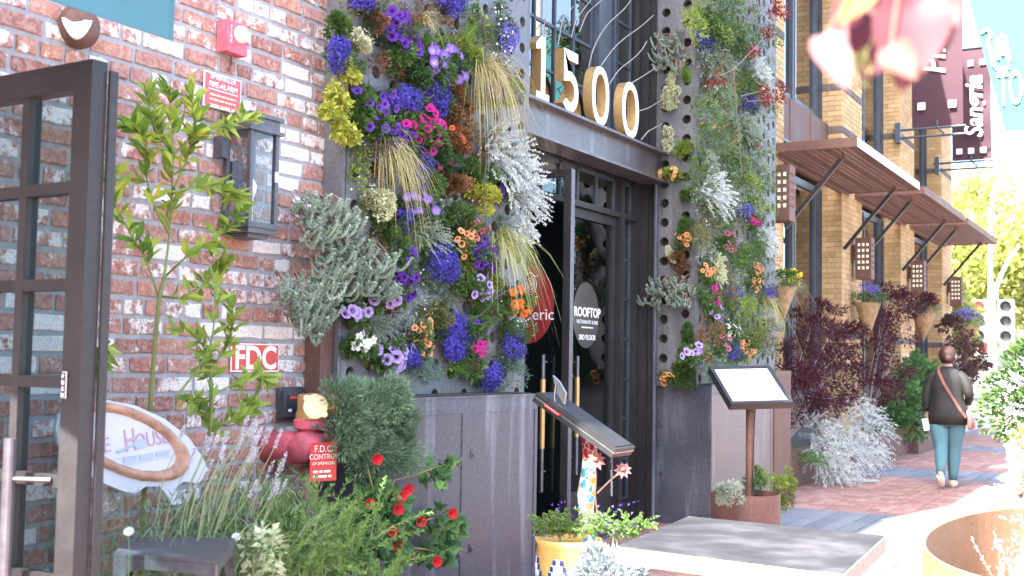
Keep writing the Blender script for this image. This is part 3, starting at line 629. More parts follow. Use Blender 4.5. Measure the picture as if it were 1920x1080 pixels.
# leaf standing open at right angles, with red disc
LY = 7.30
ol = thing('entrance_door_leaf', (-3.98, LY, 0), 'open glass door leaf with red round sign and long brass pull', 'door')
P0, dd, dn = leaf_door(ol, (-3.672, LY), (-4.30, LY), 0.03, 2.775, 1, 1, 0.055, 0.05, 'doorframe', 'glass2', bottom=0.1)
MB().box(-3.671, -3.667, LY - .027, LY + .027, 0.03, 2.77).build('edge_strip', 'steel', ol, attr=None)
rc = V3(-4.02, LY - .004, 1.825)
MB().extrude(disc(rc, V3(1, 0, 0), V3(0, 0, 1), .215, .282), (0, -.002, 0)).build('red_disc', 'doorred', ol, attr=None)
text('eric', .115, V3(-3.975, LY - .009, 1.715), (1, 0, 0), (0, 0, 1), 'white', ol)
mb = MB(); t = np.linspace(0, 6.5 * np.pi, 60)
mb.tube(np.c_[-3.99 + (.018 + .0035 * t) * np.cos(t) * .55, np.full(60, LY - .008), 1.955 + (.018 + .0035 * t) * np.sin(t) * .8], .0022, sides=4)
mb.tube([(-4.05, LY - .008, 2.03), (-3.99, LY - .008, 2.05), (-3.955, LY - .008, 2.02), (-3.93, LY - .008, 2.03)], .004, sides=4)
mb.tube([(-4.06, LY - .008, 1.85), (-4.02, LY - .008, 1.83), (-3.98, LY - .008, 1.87), (-3.93, LY - .008, 1.88)], .003, sides=4).build('drawn_emblem', 'white', ol, attr=None)
for o2, xx, yy, nm in ((ol, -3.845, LY - .075, 'pull'), (en, EX + .09, 8.50, 'pull')):
    MB().tube([(xx, yy, 0.52), (xx, yy, 1.47)], .014, sides=12).build(nm, 'gunmetal', o2, attr=None)
    MB().tube([(xx, yy, 0.82), (xx, yy, 1.30)], .0185, sides=14).build('brass_grip', 'brass', o2, attr=None)
    for zz in (0.66, 1.42): MB().tube([(xx, yy, zz), (xx - (.09 if o2 is en else 0), yy + (.05 if o2 is ol else 0), zz)], .007, sides=8).build('pull_post', 'gunmetal', o2, attr=None)
# door threshold
MB().box(-4.9, -4.06, 6.85, 9.7, 0.0, 0.018).build('threshold', 'planter', en, attr=None)

# 1500
def digit_pts(ch):
    if ch == '0':
        t = np.linspace(0, 2 * np.pi, 44, endpoint=False); o = np.c_[.5 + .5 * np.cos(t) * 1, .5 + .5 * np.sin(t)]
        sgn = np.sign(np.cos(t)) * np.abs(np.cos(t)) ** .85, np.sign(np.sin(t)) * np.abs(np.sin(t)) ** .95
        return np.c_[.5 + .5 * sgn[0], .5 + .5 * sgn[1]], np.c_[.5 + .31 * sgn[0], .5 + .37 * sgn[1]]
    if ch == '1': return np.array([(.05, 0), (.95, 0), (.95, .12), (.66, .12), (.66, 1.0), (.36, 1.0), (.02, .86), (.02, .76), (.36, .80), (.36, .12), (.05, .12)]), None
    if ch == '5':
        t = np.linspace(2.35, -2.35, 20); out = np.c_[.46 + .52 * np.cos(t), .335 + .335 * np.sin(t)]; t2 = t[::-1][1:-2]; inn = np.c_[.46 + .28 * np.cos(t2), .335 + .175 * np.sin(t2)]
        return np.vstack([[(.10, .47), (.10, 1.0), (.93, 1.0), (.93, .84), (.36, .84), (.36, .64)], out[2:], [(.05, .11), (.22, .20)], inn]), None
nb = thing('house_number', (-4.0, 8.4, bmz1), 'large brass number 1500 with white faces standing on the steel beam', 'number sign')
DX0, DX1 = -4.08, -4.0
for ch, pa, pb, zt in (('1', 1004, 1031, 68), ('5', 1054, 1085, 96), ('0', 1110, 1142, 124), ('0', 1167, 1198, 154)):
    ya = onX(pa, 170, DX1)[1]; yb = onX(pb, 190, DX1)[1]; h = 0.475; out, hole = digit_pts(ch)
    mb = MB(); z0 = bmz1 + .006
    def W(p, x): return np.c_[np.full(len(p), x), ya + p[:, 0] * (yb - ya), z0 + p[:, 1] * h]
    if hole is None:
        k = len(out); mb.add(np.vstack([W(out, DX0), W(out, DX1)]), [[i, (i + 1) % k, k + (i + 1) % k, k + i] for i in range(k)], mi=0)
        mb.add(W(out, DX1), [list(range(k))], mi=1); mb.add(W(out, DX0), [list(range(k))[::-1]], mi=0)
    else:
        k = len(out); mb.add(np.vstack([W(out, DX0), W(out, DX1), W(hole, DX1), W(hole, DX0)]),
            [[i, (i + 1) % k, k + (i + 1) % k, k + i] for i in range(k)] + [[2 * k + i, 2 * k + (i + 1) % k, 3 * k + (i + 1) % k, 3 * k + i] for i in range(k)] + [[3 * k + i, 3 * k + (i + 1) % k, (i + 1) % k, i] for i in range(k)], mi=0)
        mb.add(np.vstack([W(out, DX1 + .001), W(hole, DX1 + .001)]), [[i, (i + 1) % k, k + (i + 1) % k, k + i] for i in range(k)], mi=1)
    mb.build('digit', ['brass', 'white'], nb, attr=None)
# bare vine stems arching from the beam up the window
vs = thing('bare_vine', (-3.98, 9.0, bmz1), 'thin bare grey vine stems arching across the gridded window', 'vine')
for pts in (((1020, 80), (1021, 40), (1034, 5)), ((1046, 85), (1055, 35), (1075, 12)), ((1071, 70), (1080, 35), (1108, 0)), ((1104, 125), (1112, 90), (1135, 48), (1170, 18), (1183, 0)),
            ((1127, 123), (1150, 90), (1175, 68), (1202, 50), (1226, 28)), ((1143, 157), (1160, 130), (1185, 112), (1203, 95), (1213, 77)), ((1185, 155), (1205, 143), (1230, 127)),
            ((1198, 208), (1215, 203), (1240, 188)), ((1202, 262), (1215, 246), (1242, 232)), ((1086, 60), (1100, 25), (1128, 0))):
    P = [onX(a, b, -3.99 + 0.02 * i) for i, (a, b) in enumerate(pts)]
    t = np.linspace(0, len(P) - 1, 14); P = np.array(P); Q = np.c_[[np.interp(t, range(len(P)), P[:, i]) for i in range(3)]].T
    Q[1:-1] = (Q[:-2] + Q[1:-1] + Q[2:]) / 3
    MB().tube(Q, .0042, .003, (.42, .40, .38), sides=5).build('stem', 'plant', vs)

# ================================================================== FLOWER WALLS (steel panels with holes) AND PLANTERS
def panel_mesh(name, W, H, nx, nz, r):
    mb = MB(); cw, ch = W / nx, H / nz; n = 12
    an = np.linspace(0, 2 * np.pi, n, endpoint=False) + np.pi / 4 * 0
    for i in range(nx):
        for j in range(nz):
            cx, cz = cw * (i + .5), ch * (j + .5) + (0.18 if i % 2 else -0.10) * ch
            x0, x1, z0, z1 = cw * i, cw * (i + 1), ch * j, ch * (j + 1)
            cz = min(max(cz, z0 + r * 1.12), z1 - r * 1.12)
            sq = []
            for t in an:
                c, s = math.cos(t), math.sin(t); m = max(abs(c), abs(s)); c, s = c / m, s / m
                sq.append((x0 if c < 0 and abs(c) > .99 else x1 if c > .99 else cx + c * cw / 2, z0 if s < 0 and abs(s) > .99 else z1 if s > .99 else cz + s * ch / 2))
            # exact corners
            pts = [(x1, cz), (x1, z1), (cx, z1), (x0, z1), (x0, cz), (x0, z0), (cx, z0), (x1, z0)]
            ring = [(cx + r * math.cos(q * np.pi / 4), cz + r * math.sin(q * np.pi / 4)) for q in range(8)]
            outer = []; inner = []
            for q in range(8):
                a, b = pts[q], pts[(q + 1) % 8]; outer += [a, ((a[0] + b[0]) / 2, (a[1] + b[1]) / 2)]
                t = q * np.pi / 4; inner += [(cx + r * math.cos(t), cz + r * math.sin(t)), (cx + r * math.cos(t + np.pi / 8), cz + r * math.sin(t + np.pi / 8))]
            o = np.array([(0, p[0], p[1]) for p in outer]); ii = np.array([(0.0, p[0], p[1]) for p in inner]); lip = ii + V3(.006, 0, 0); back = ii + V3(-.055, 0, 0)
            k = 16
            mb.add(np.vstack([o, ii, back]), [[a, (a + 1) % k, k + (a + 1) % k, k + a] for a in range(k)] + [[k + a, k + (a + 1) % k, 2 * k + (a + 1) % k, 2 * k + a] for a in range(k)])
    # flanged edges
    mb.box(-.05, .0015, 0.001, .012, 0, H).box(-.05, .0015, W - .012, W - .001, 0, H).box(-.05, .0012, .012, W - .012, 0, .012).box(-.05, .0012, .012, W - .012, H - .012, H)
    me = mb.build(name, 'panel', attr=None); d = me.data; bpy.data.objects.remove(me); return d
lw = thing('flower_wall', (LWX, 5.8, 1.2), 'steel flower wall with round planting holes beside the red brick wall', 'planter wall')
MB().box(WALL - .012, LWX - .075, 4.83, 6.77, 0.0, 5.6).build('backing', 'soil', lw, attr=None)
mb = MB().box(WALL - .011, LWX - .002, 4.805, 4.828, 0.0, 5.6).box(LWX - .02, LWX + .004, 4.800, 4.822, 0, 5.6); mb.build('side_flange', 'panel', lw, attr=None)
MB().box(WALL - .05, LWX - .002, 6.772, 6.79, 0.0, 5.6).build('side_flange', 'steel', lw, attr=None)
MB().box(WALL + .0, WALL + .10, 4.70, 4.80, 0.6, 1.62).build('corner_post', 'rust', lw, attr=None)
PW, PH = 0.322, 0.70; pm = panel_mesh('panel', PW, PH, 2, 4, 0.036)
for j in range(6):
    for i in range(6): linked(pm, 'panel', lw, (LWX + rng.normal(0, .002), 4.832 + i * PW, 1.10 + j * PH))
# right pier
PX = -3.70; PY0 = 9.83; PY1 = 12.15
rw = thing('flower_wall', (PX, 11, 1.2), 'tall steel flower pier crowded with plants beside the yellow brick', 'planter wall')
MB().box(-4.12, PX - .075, PY0 + .075, PY1 - .002, 0.0, 6.0).build('backing', 'soil', rw, attr=None)
mb = MB().box(-4.14, -4.121, PY0, PY1, 0, 6.0).box(PX - .085, PX - .002, PY1 - .0015, PY1 + .015, 0, 6.0).build('side_flange', 'steel', rw, attr=None)
pm2 = panel_mesh('panel', 0.33, 0.70, 2, 4, 0.042)
pm3 = panel_mesh('panel', 0.41, 0.70, 2, 4, 0.042)
for j in range(7):
    for i in range(7): linked(pm2, 'panel', rw, (PX, PY0 + .003 + i * .331, 1.22 + j * .70))
    linked(pm3, 'panel', rw, (-4.118, PY0, 1.22 + j * .70), Matrix.Rotation(R_(-90), 3, 'Z'))
MB().tube([(-4.135, PY0 - .01, 0.1), (-4.135, PY0 - .01, 3.0)], .012, sides=8).build('conduit', 'chrome', rw, attr=None)

def box_planter(name, x0, x1, y0, y1, h, label, mat, mat2=None, seams=(), rivets=()):
    t = thing(name, ((x0 + x1) / 2, (y0 + y1) / 2, 0), label, 'planter'); s = .004
    MB().box(x0, x1 - .006, y0 + .006, y1, 0, h - .09).build('box', mat, t, attr=None)
    MB().box(x1 - .006, x1, y0 + .006, y1, 0.01, h - .09).build('street_panel', mat2 or mat, t, attr=None)
    MB().box(x0, x1 + .004, y0, y1 + .002, h - .09, h - .004).box(x0, x1 + .012, y0 - .006, y1 + .008, h - .004, h + .006).build('rim', mat, t, attr=None)
    MB().box(x0 + .02, x1 - .03, y0 + .03, y1 - .02, h + .006, h + .012).build('soil', 'soil', t, attr=None)
    for a, b in seams: MB().box(x1, x1 + .006, a, b, 0.01, h - .09).build('cover_strip', mat2 or mat, t, attr=None)
    for p, ax in rivets: MB().lathe(p, [(0.026, 0), (0.026, .003), (.013, .004), (.013, .014), (0, .017)], ax=ax, sides=14).build('bolt', mat, t, attr=None)
    return t
box_planter('steel_planter', -3.85, -3.50, 4.72, 6.505, 1.215, 'tall dark steel planter with pale streaks below the left flower wall', 'planter', None, [(5.62, 5.70), (6.47, 6.504)],
            [((-3.496, 5.60, .86), (1, 0, 0)), ((-3.496, 5.73, .89), (1, 0, 0)), ((-3.496, 5.60, .34), (1, 0, 0)), ((-3.496, 5.73, .36), (1, 0, 0))])
t = box_planter('steel_planter', -4.10, -3.575, 9.87, 11.68, 1.235, 'tall blue black steel planter behind the menu stand', 'planter', 'planter_w', [(9.876, 9.91), (11.60, 11.64)],
            [((-4.045, 9.87, .88), (0, -1, 0)), ((-4.045, 9.87, .45), (0, -1, 0))])
MB().box(-4.10, -4.065, 9.868, 9.875, .01, 1.14).box(-3.612, -3.575, 9.8695, 9.875, .01, 1.14).build('edge_strip', 'planter', t, attr=None)
t = thing('rusted_box', (-3.75, 12.0, 0), 'rust brown steel box standing behind the tall steel planter', 'planter')
MB().box(-4.1, -3.56, 11.69, 12.26, 0, 1.36).build('box', 'rust', t, attr=None); MB().box(-3.56, -3.553, 11.70, 12.25, 1.30, 1.365).build('rim', 'rust', t, attr=None)

# ================================================================== YELLOW BRICK BUILDING
yb = thing('yellow_building', (-6, 20, 0), 'yellow brick building with dark bands, tall windows and rusty canopies', 'building')
MB().box(-10, -5.6, 10.4, 26.85, 0, 10.2).box(-10, YC - 0.02, 10.4, 26.85, 7.2, 10.2).build('wall', 'ymortar', yb, attr=None)
CY = [13.05 + 4.18 * i for i in range(4)]; CW = 1.24; CD = 0.32; BH = 0.0765
ybr = 0
def ybrick(mb, o, a, b, n, h, c):   # brick face: origin, along, up, normal
    o = np.asarray(o, float); i = .004
    v = [o, o + a, o + a + b, o + b]; la = np.linalg.norm(a); ua = a / la; ub = V3(0, 0, 1)
    f2 = [o + n * h + ua * i + ub * i, o + a + n * h - ua * i + ub * i, o + a + b + n * h - ua * i - ub * i, o + b + n * h + ua * i - ub * i]
    mb.add(v + f2, [[0, 1, 5, 4], [1, 2, 6, 5], [2, 3, 7, 6], [3, 0, 4, 7], [4, 5, 6, 7]], c)
for ci, y0 in enumerate(CY):
    zt = 7.2; y1 = y0 + CW; cl = MB().box(-5.6, YC, y0, y1, 0, zt).build('column', 'ymortar', yb, attr=None)
    bulk = MB(); dark = MB(); z = 0.0; r = 0
    while z < zt - BH:
        band = abs(z - 4.82) < .04 or abs(z - 5.50) < .04 or abs(z - 1.82) < .04
        H2 = .105 if band else BH; g = .007
        for face in (0, 1):
            L = CD if face == 0 else CW; p = .075 if band else .222; off = 0 if band else -(.111 if (r + face) % 2 else 0)
            s = off
            while s < L - .012:
                a0 = max(s, 0); a1 = min(s + p - g, L - (0.002))
                if a1 - a0 > .02:
                    rc = rng.random(); cc = (rc,) * 3; hh = .012 if band else .005
                    if face == 0: o = V3(YC - a1, y0, z); a = V3(a1 - a0, 0, 0); n = V3(0, -1, 0)
                    else: o = V3(YC, y0 + a0, z); a = V3(0, a1 - a0, 0); n = V3(1, 0, 0)
                    single = False
                    if ci == 1 and not band and (1.6 < z < 3.9 or 4.3 < z < 5.4):
                        u, v_, zz = proj(o + a / 2); single = (0 < u < 1920 and 0 < v_ < 640) and ybr < 300
                    if single:
                        mb = MB(); ybrick(mb, o, a, V3(0, 0, H2 - g), n, hh, cc); mb.build('brick', 'ybrick', cl, attr='rnd'); ybr += 1
                    else: ybrick(dark if band else bulk, o, a, V3(0, 0, H2 - g), n, hh, cc)
                s += p
        z += H2; r += 1
    stuff(bulk.build('bricks', 'ybrick', cl, attr='rnd')); stuff(dark.build('band_bricks', 'dbrick', cl, attr='rnd'))
for ci in range(3):
    ya = CY[ci] + CW; ybq = CY[ci + 1]; x = YC - CD
    w_ = MB().box(-5.6, x - .05, ya, ybq, 0, .95).box(-5.6, x + .03, ya, ybq, .95, 1.03).build('window_sill', 'dbrick', yb, attr='rnd')
    for (z0, z1, sash) in ((1.03, 4.0, 0), (5.05, 7.0, 1)):
        fb = MB()
        for y in (ya + .02, ya + .10, (ya + ybq) / 2 - .05, (ya + ybq) / 2 + .05, ybq - .34, ybq - .24, ybq - .12, ybq - .03): fb.box(x - .06, x + .015 + .02 * rng.random(), y - .025, y + .025, z0, z1)
        fb.box(x - .06, x + .01, ya, ybq, z0, z0 + .07).box(x - .06, x + .01, ya, ybq, z1 - .07, z1 + .03)
        wf = fb.build('window', 'frame', yb, attr=None)
        ys = [ya + .045, ya + .75, ya + 1.47, ya + 2.19, ybq - .055]
        ys = [ya + .12, (ya + ybq) / 2 - .02, (ya + ybq) / 2 + .02, ybq - .365]
        for a, b in ((ys[0], ys[1]), (ys[2], ys[3])):
            MB().add([(x - .02, a, z0 + .05), (x - .02, b, z0 + .05), (x - .02, b, z1 - .05), (x - .02, a, z1 - .05)], [[0, 1, 2, 3]]).build('pane', 'wglass', wf, attr=None)
    MB().box(-5.55, -5.5, ya, ybq, 0.9, 7.2).build('interior', 'dark', yb, attr=None)
    MB().box(x - .04, x + .12, ya, ybq, 4.12, 4.98).build('spandrel', 'rust', yb, attr=None)
    for yy in (ya + .95, ya + 1.95): MB().box(x + .12, x + .13, yy - .012, yy + .012, 4.14, 4.96).build('spandrel_rib', 'rust', yb, attr=None)
    MB().box(x + .12, x + .15, ya + .01, ybq - .01, 4.34, 4.38).build('spandrel_rail', 'frame', yb, attr=None)
    # canopy: slotted rust plate on struts
    c0, c1 = CY[ci] + .75, CY[ci] + 4.56; XF = -3.235; XW = YC + .012; zc = 4.0
    mb = MB(); nx, ny = 12, 40; ex = np.linspace(XW + .05, XF - .05, nx + 1); ey = np.linspace(c0 + .06, c1 - .06, ny + 1)
    def quad(xa, xb, y_a, y_b): mb.box(xa, xb, y_a, y_b, zc, zc + .005)
    for i in range(nx):
        xa, xb = ex[i], ex[i + 1]; quad(xa, xa + (xb - xa) * .38, c0 + .06, c1 - .06)
        for j in range(ny): quad(xa + (xb - xa) * .38, xb, ey[j], ey[j] + (ey[j + 1] - ey[j]) * (.60 if (i % 4 != 3) else .985))
    mb.box(XW, ex[0], c0, c1, zc, zc + .010).box(ex[-1], XF, c0, c1, zc, zc + .010).box(ex[0], ex[-1], c0, ey[0], zc, zc + .010).box(ex[0], ex[-1], ey[-1], c1, zc, zc + .010)
    cp = mb.build('canopy', 'rust', yb, attr=None)
    MB().box(XW, XF + .006, c0 - .008, c0 - .0005, zc - .01, zc + .10).build('end_fascia', 'rust', cp, attr=None); MB().box(XW, XF + .006, c1 + .0005, c1 + .008, zc - .01, zc + .10).build('end_fascia', 'rust', cp, attr=None)
    MB().box(XF + .0005, XF + .008, c0, c1, zc - .01, zc + .10).build('front_fascia', 'chrome' if ci == 0 else 'rust', cp, attr=None)  # first canopy: sunlit white edge put into the colour as a paler metal
    MB().box(XW - .06, XW, c0, c1, zc - .05, zc + .03).build('wall_angle', 'rust', cp, attr=None)
    for yy in (c0 + .45, c1 - .42):
        d = V3(XF - .28 - (YC + .02), 0, .82); o = V3(YC + .02, yy - .022, zc - .86)
        MB().obox(o, V3(.034, 0, -.034), V3(0, .044, 0), d + V3(0, 0, 0.02)).build('strut', 'doorframe', cp, attr=None)
        MB().obox(o + d + V3(-.02, -.008, -.03), V3(.07, 0, 0), V3(0, .06, 0), V3(0, 0, .065)).build('strut_bracket', 'rust', cp, attr=None)
# perforated box lanterns on the columns
def hole_plate(mb, o, a, b, n, nx, nz, holes):
    """plate with square openings: o origin, a/b full edge vectors"""
    fx = .58; fz = .50
    for i in range(nx):
        for j in range(nz):
            def P(s, t): return o + a * s + b * t
            s0, s1, t0, t1 = holes[0] + (holes[1] - holes[0]) * i / nx, holes[0] + (holes[1] - holes[0]) * (i + 1) / nx, holes[2] + (holes[3] - holes[2]) * j / nz, holes[2] + (holes[3] - holes[2]) * (j + 1) / nz
            ds, dt = (s1 - s0) * (1 - fx) / 2, (t1 - t0) * (1 - fz) / 2
            v = [P(s0, t0), P(s1, t0), P(s1, t1), P(s0, t1), P(s0 + ds, t0 + dt), P(s1 - ds, t0 + dt), P(s1 - ds, t1 - dt), P(s0 + ds, t1 - dt)]
            v += [q - n * .012 for q in v[4:]]
            mb.add(v, [[0, 1, 5, 4], [1, 2, 6, 5], [2, 3, 7, 6], [3, 0, 4, 7]] + [[4 + k, 4 + (k + 1) % 4, 8 + (k + 1) % 4, 8 + k] for k in range(4)])
    def R(s0, s1, t0, t1): mb.add([o + a * s0 + b * t0, o + a * s1 + b * t0, o + a * s1 + b * t1, o + a * s0 + b * t1], [[0, 1, 2, 3]])
    h = holes; R(0, 1, 0, h[2]); R(0, 1, h[3], 1); R(0, h[0], h[2], h[3]); R(h[1], 1, h[2], h[3])
lnames = ['first rusty box lantern, on the column hidden by the flower pier', 'rusty box lantern on the column above the hanging basket of blue flowers', 'rusty box lantern on the third yellow brick column', 'last rusty box lantern, on the farthest yellow brick column']
for ci in range(4):
    ly = (12.55, CY[1] + .5, CY[2] + .5, CY[3] + .5)[ci]; zb = (3.02, 2.74, 2.74, 2.74)[ci] - .02; xo = YC + .07 + (0.28 if ci == 0 else 0); S = .235; SY = .22; HH = .62
    t = thing('box_lantern', (xo, ly, zb), lnames[ci], 'lantern', 'perforated box lanterns on the brick columns')
    mb = MB(); hole_plate(mb, V3(xo, ly, zb), V3(S, 0, 0), V3(0, 0, HH), V3(0, -1, 0), 3, 5, (.10, .90, .20, .90)); hole_plate(mb, V3(xo + S, ly, zb), V3(0, SY, 0), V3(0, 0, HH), V3(1, 0, 0), 3, 5, (.10, .90, .20, .90))
    mb.add([(xo, ly, zb + HH), (xo + S, ly, zb + HH), (xo + S, ly + SY, zb + HH), (xo, ly + SY, zb + HH)], [[0, 1, 2, 3]]); mb.add([(xo, ly, zb), (xo, ly + SY, zb), (xo, ly + SY, zb + HH), (xo, ly, zb + HH)], [[0, 1, 2, 3]])
    mb.add([(xo, ly + SY, zb), (xo + S, ly + SY, zb), (xo + S, ly + SY, zb + HH), (xo, ly + SY, zb + HH)], [[0, 1, 2, 3]]); mb.build('perforated_shell', 'rust', t, attr=None)
    MB().box(xo + .014, xo + S - .014, ly + .014, ly + SY - .014, zb + .03, zb + HH - .03).build('diffuser', 'diffuser', t, attr=None)
    MB().box(YC + .002, xo - .001, ly + .06, ly + .16, zb + .30, zb + .52).build('mount', 'rust', t, attr=None)
    if ci: MB().box(YC + .002, YC + .016, ly - .02, ly + .20, zb + .24, zb + .50).build('wall_plate', 'rust', t, attr=None)

# low rusted planter along the building
t = thing('low_planter', (-4.0, 16, 0), 'low rust brown steel planter along the foot of the yellow building', 'planter')
MB().box(-3.90, -3.888, 12.28, 20.2, 0, .46).build('front_panel', 'rust', t, attr=None); MB().box(-4.24, -3.90, 12.30, 20.2, 0.0, .38).build('soil', 'soil', t, attr=None)
t = thing('low_planter', (-3.9, 21.0, 0), 'taller rust brown steel box ending the low planter', 'planter'); MB().box(-4.24, -3.74, 20.21, 21.9, 0, .66).build('box', 'rust', t, attr=None); MB().box(-4.20, -3.78, 20.25, 21.86, .66, .67).build('soil', 'soil', t, attr=None)

# ================================================================== BANNERS
def banner(yp, px0, px1, pyt, pyb, word, label, size, mat='maroon', sq=True, textx=None, top=None):
    a = onY(px0, pyb, yp); b = onY(px1, pyb, yp); zt = onY((px0 + px1) / 2, pyt, yp)[2]; zb = (a[2] + b[2]) / 2
    t = thing('street_banner', (a[0], yp, zb), label, 'banner'); x0, x1 = a[0], b[0]; n = 14; mb = MB(); mh = []
    for j in range(n + 1):
        z = zb + (zt - zb) * j / n; wv = .02 * math.sin(j * .9 + yp)
        mh += [(x0, yp + wv, z), ((x0 + x1) / 2, yp + wv * 1.8 + .01, z), (x1 + .0, yp + wv, z)]
    for dy in (0, .004):
        mb.add([(p[0], p[1] + dy, p[2]) for p in mh], [[3 * j + i, 3 * j + i + 1, 3 * j + i + 4, 3 * j + i + 3] for j in range(n) for i in range(2)])
    mb.build('cloth', mat, t, attr=None, smooth=True)
    return t, x0, x1, zb, zt
bz = []
for yp, px0, px1, pyt, pyb, word, label, tx in ((21.3, 1710, 1806, -260, 236, 'Pin', 'maroon wine banner with white script beginning Pin hanging behind the pink leaves', .45), (25.2, 1785, 1859, 92, 300, 'Sangria', 'maroon wine banner lettered Sangria with white squares', .52)):
    t, x0, x1, zb, zt = banner(yp, px0, px1, pyt, pyb, word, label, .3)
    wdt = x1 - x0; zw = zb + wdt * (1.05 if word == 'Pin' else .52) + (0 if word == 'Pin' else .05)
    text(word, wdt * .64, V3(x0 + wdt * (.66 if word == 'Pin' else .78), yp - .055, zw), (0, 0, 1), (-1, 0, 0), 'white', t, shear=.25, sx=.92, bold=wdt * .012)
    for i in range(3):
        cx = x0 + wdt * (.2 + .3 * i); s = wdt * .075; z0 = zb + wdt * (.24 if word == 'Sangria' else .42)
        if not (word == 'Pin' and i == 1): MB().box(cx - s, cx + s, yp - .06, yp - .052, z0 - s, z0 + s).build('film_square', 'white', t, attr=None)
        if i > 0 or word == 'Pin': MB().box(cx - s, cx + s, yp - .06, yp - .052, zt - wdt * .4 - s, zt - wdt * .4 + s).build('film_square', 'white', t, attr=None)
    for z, nm in ((zb - .03, 'bottom_arm'), (zb - .17, 'bottom_arm'), (zt + .02, 'top_arm')):
        MB().tube([(YC - .1, yp, z), (x1 + .04, yp, z)], .022, sides=10).build(nm, 'frame', t, attr=None)
    MB().box(YC - .06, YC + .03, yp - .08, yp + .08, zb - .26, zb + .10).build('wall_plate', 'frame', t, attr=None)
    MB().tube([((x0 + x1) / 2, yp - .03, zb + .10), ((x0 + x1) / 2, yp - .05, zb - .03), ((x0 + x1) / 2 + .12, yp - .05, zb - .15)], .018, sides=8).build('clamp', 'frame', t, attr=None)
# teal street banner (its left edge slants as the cloth swings)
yp = 14.0; P = [onY(x, y, yp) for x, y in ((1800, -60), (1885, 246), (1985, 240), (1985, -60))]
t = thing('street_banner', P[1], 'pale teal street banner with white lettering beginning TOGE', 'banner')
MB().extrude(P[::-1], (0, .006, 0)).build('cloth', 'tealpale', t, attr=None)
o = onY(1871, 198, yp - .02); rt = onY(1950, 190, yp - .02) - o; upv = onY(1853, 130, yp - .02) - o
text('TOGE', .55, o, rt, upv, 'white', t, sx=.34, bold=.006)
hand = [(1838, 62), (1852, 55), (1858, 66), (1852, 78), (1862, 122), (1870, 130), (1880, 130), (1890, 128), (1893, 112), (1884, 70), (1876, 66), (1874, 72), (1880, 104)]
H_ = np.array([onY(a, b, yp - .012) for a, b in hand]); MB().tube(H_, .022, sides=6).build('hand_emblem', 'white', t, attr=None)
H_ = np.array([onY(a, b, yp - .012) for a, b in ((1866, 72), (1872, 112))]); MB().tube(H_, .02, sides=6).build('hand_emblem', 'white', t, attr=None)
pp = (onY(1985, 0, yp)[0] + .1); MB().tube([(pp, yp, -.1), (pp, yp, 8)], .06, sides=12).build('pole', 'pole', t, attr=None)

# ================================================================== STREET FURNITURE
Tz = .75; tb = thing('table', (-1.43, 4.45, 0), 'square table with weathered grey metal top on pale wooden edge', 'table')
c4 = [onZ(*p, Tz) for p in ((1155, 1024), (1290, 968), (1661, 1005), (1581, 1078))]; c4 = [V3(p[0], p[1], 0) for p in c4]
def slab(pts, z0, z1): return MB().extrude([V3(p[0], p[1], z0) for p in pts][::-1], (0, 0, z1 - z0))
ctr = sum(c4) / 4; ins = [ctr + (p - ctr) * .985 for p in c4]
slab(c4, Tz - .062, Tz - .003).build('edge_frame', 'wood', tb, attr=None); slab(ins, Tz - .002, Tz + .002).build('top', 'zinc', tb, attr=None)
for f in (.62, .62):
    pass
for sx_, sy_ in ((-.33, -.2), (-.30, .25), (.28, -.22), (.27, .2)):
    MB().box(ctr[0] + sx_ * .55 - .035, ctr[0] + sx_ * .55 + .035, ctr[1] + sy_ - .035, ctr[1] + sy_ + .035, 0, Tz - .063).build('leg', 'wood', tb, attr=None)
MB().box(ctr[0] - .22, ctr[0] + .22, ctr[1] - .03, ctr[1] + .03, .12, .19).build('stretcher', 'wood', tb, attr=None)
# stool with rounded opening
Sz = .76; c4 = [onZ(*p, Sz) for p in ((213, 1037), (246, 1006), (441, 1009), (408, 1052))]; A, B_, C_, D_ = [V3(p[0], p[1], 0) for p in c4]
st = thing('metal_stool', (A + C_) / 2, 'dark metal box stool with rounded opening by the lavender', 'stool')
slab([A, B_, C_, D_], Sz - .01, Sz).build('seat', 'steel', st, attr=None)
def side_panel(a, b, name, hole=True):
    d = b - a; L = np.linalg.norm(d); u = d / L; n = V3(u[1], -u[0], 0) * .006; zt = Sz - .011; mb = MB(); r = .07; m = .035; k = 6
    inner = [(m, 0.03)] + [(m + r - r * math.cos(t), zt - .035 - r + r * math.sin(t)) for t in np.linspace(0, np.pi / 2, k)] + [(L - m - r + r * math.sin(t), zt - .035 - r + r * math.cos(t)) for t in np.linspace(0, np.pi / 2, k)] + [(L - m, .03)]
    outer = [(0, 0.0)] + [(0, zt * (0.55 + .45 * (i / (k - 1)))) for i in range(k)] + [(L, zt * (1 - .45 * (i / (k - 1)))) for i in range(k)] + [(L, 0.0)]
    q = lambda p, o: a + u * p[0] + V3(0, 0, p[1]) + n * o
    N = len(inner); v = [q(p, 0) for p in outer] + [q(p, 0) for p in inner] + [q(p, -1) for p in outer] + [q(p, -1) for p in inner]; f = []
    for i in range(N - 1): f += [[i, i + 1, N + i + 1, N + i], [2 * N + i + 1, 2 * N + i, 3 * N + i, 3 * N + i + 1], [N + i, N + i + 1, 3 * N + i + 1, 3 * N + i], [i + 1, i, 2 * N + i, 2 * N + i + 1]]
    mb.add(v, f).build(name, 'steel', st, attr=None)
side_panel(A, D_, 'front_panel'); side_panel(D_, C_, 'side_panel'); side_panel(C_, B_, 'back_panel'); side_panel(B_, A, 'side_panel')
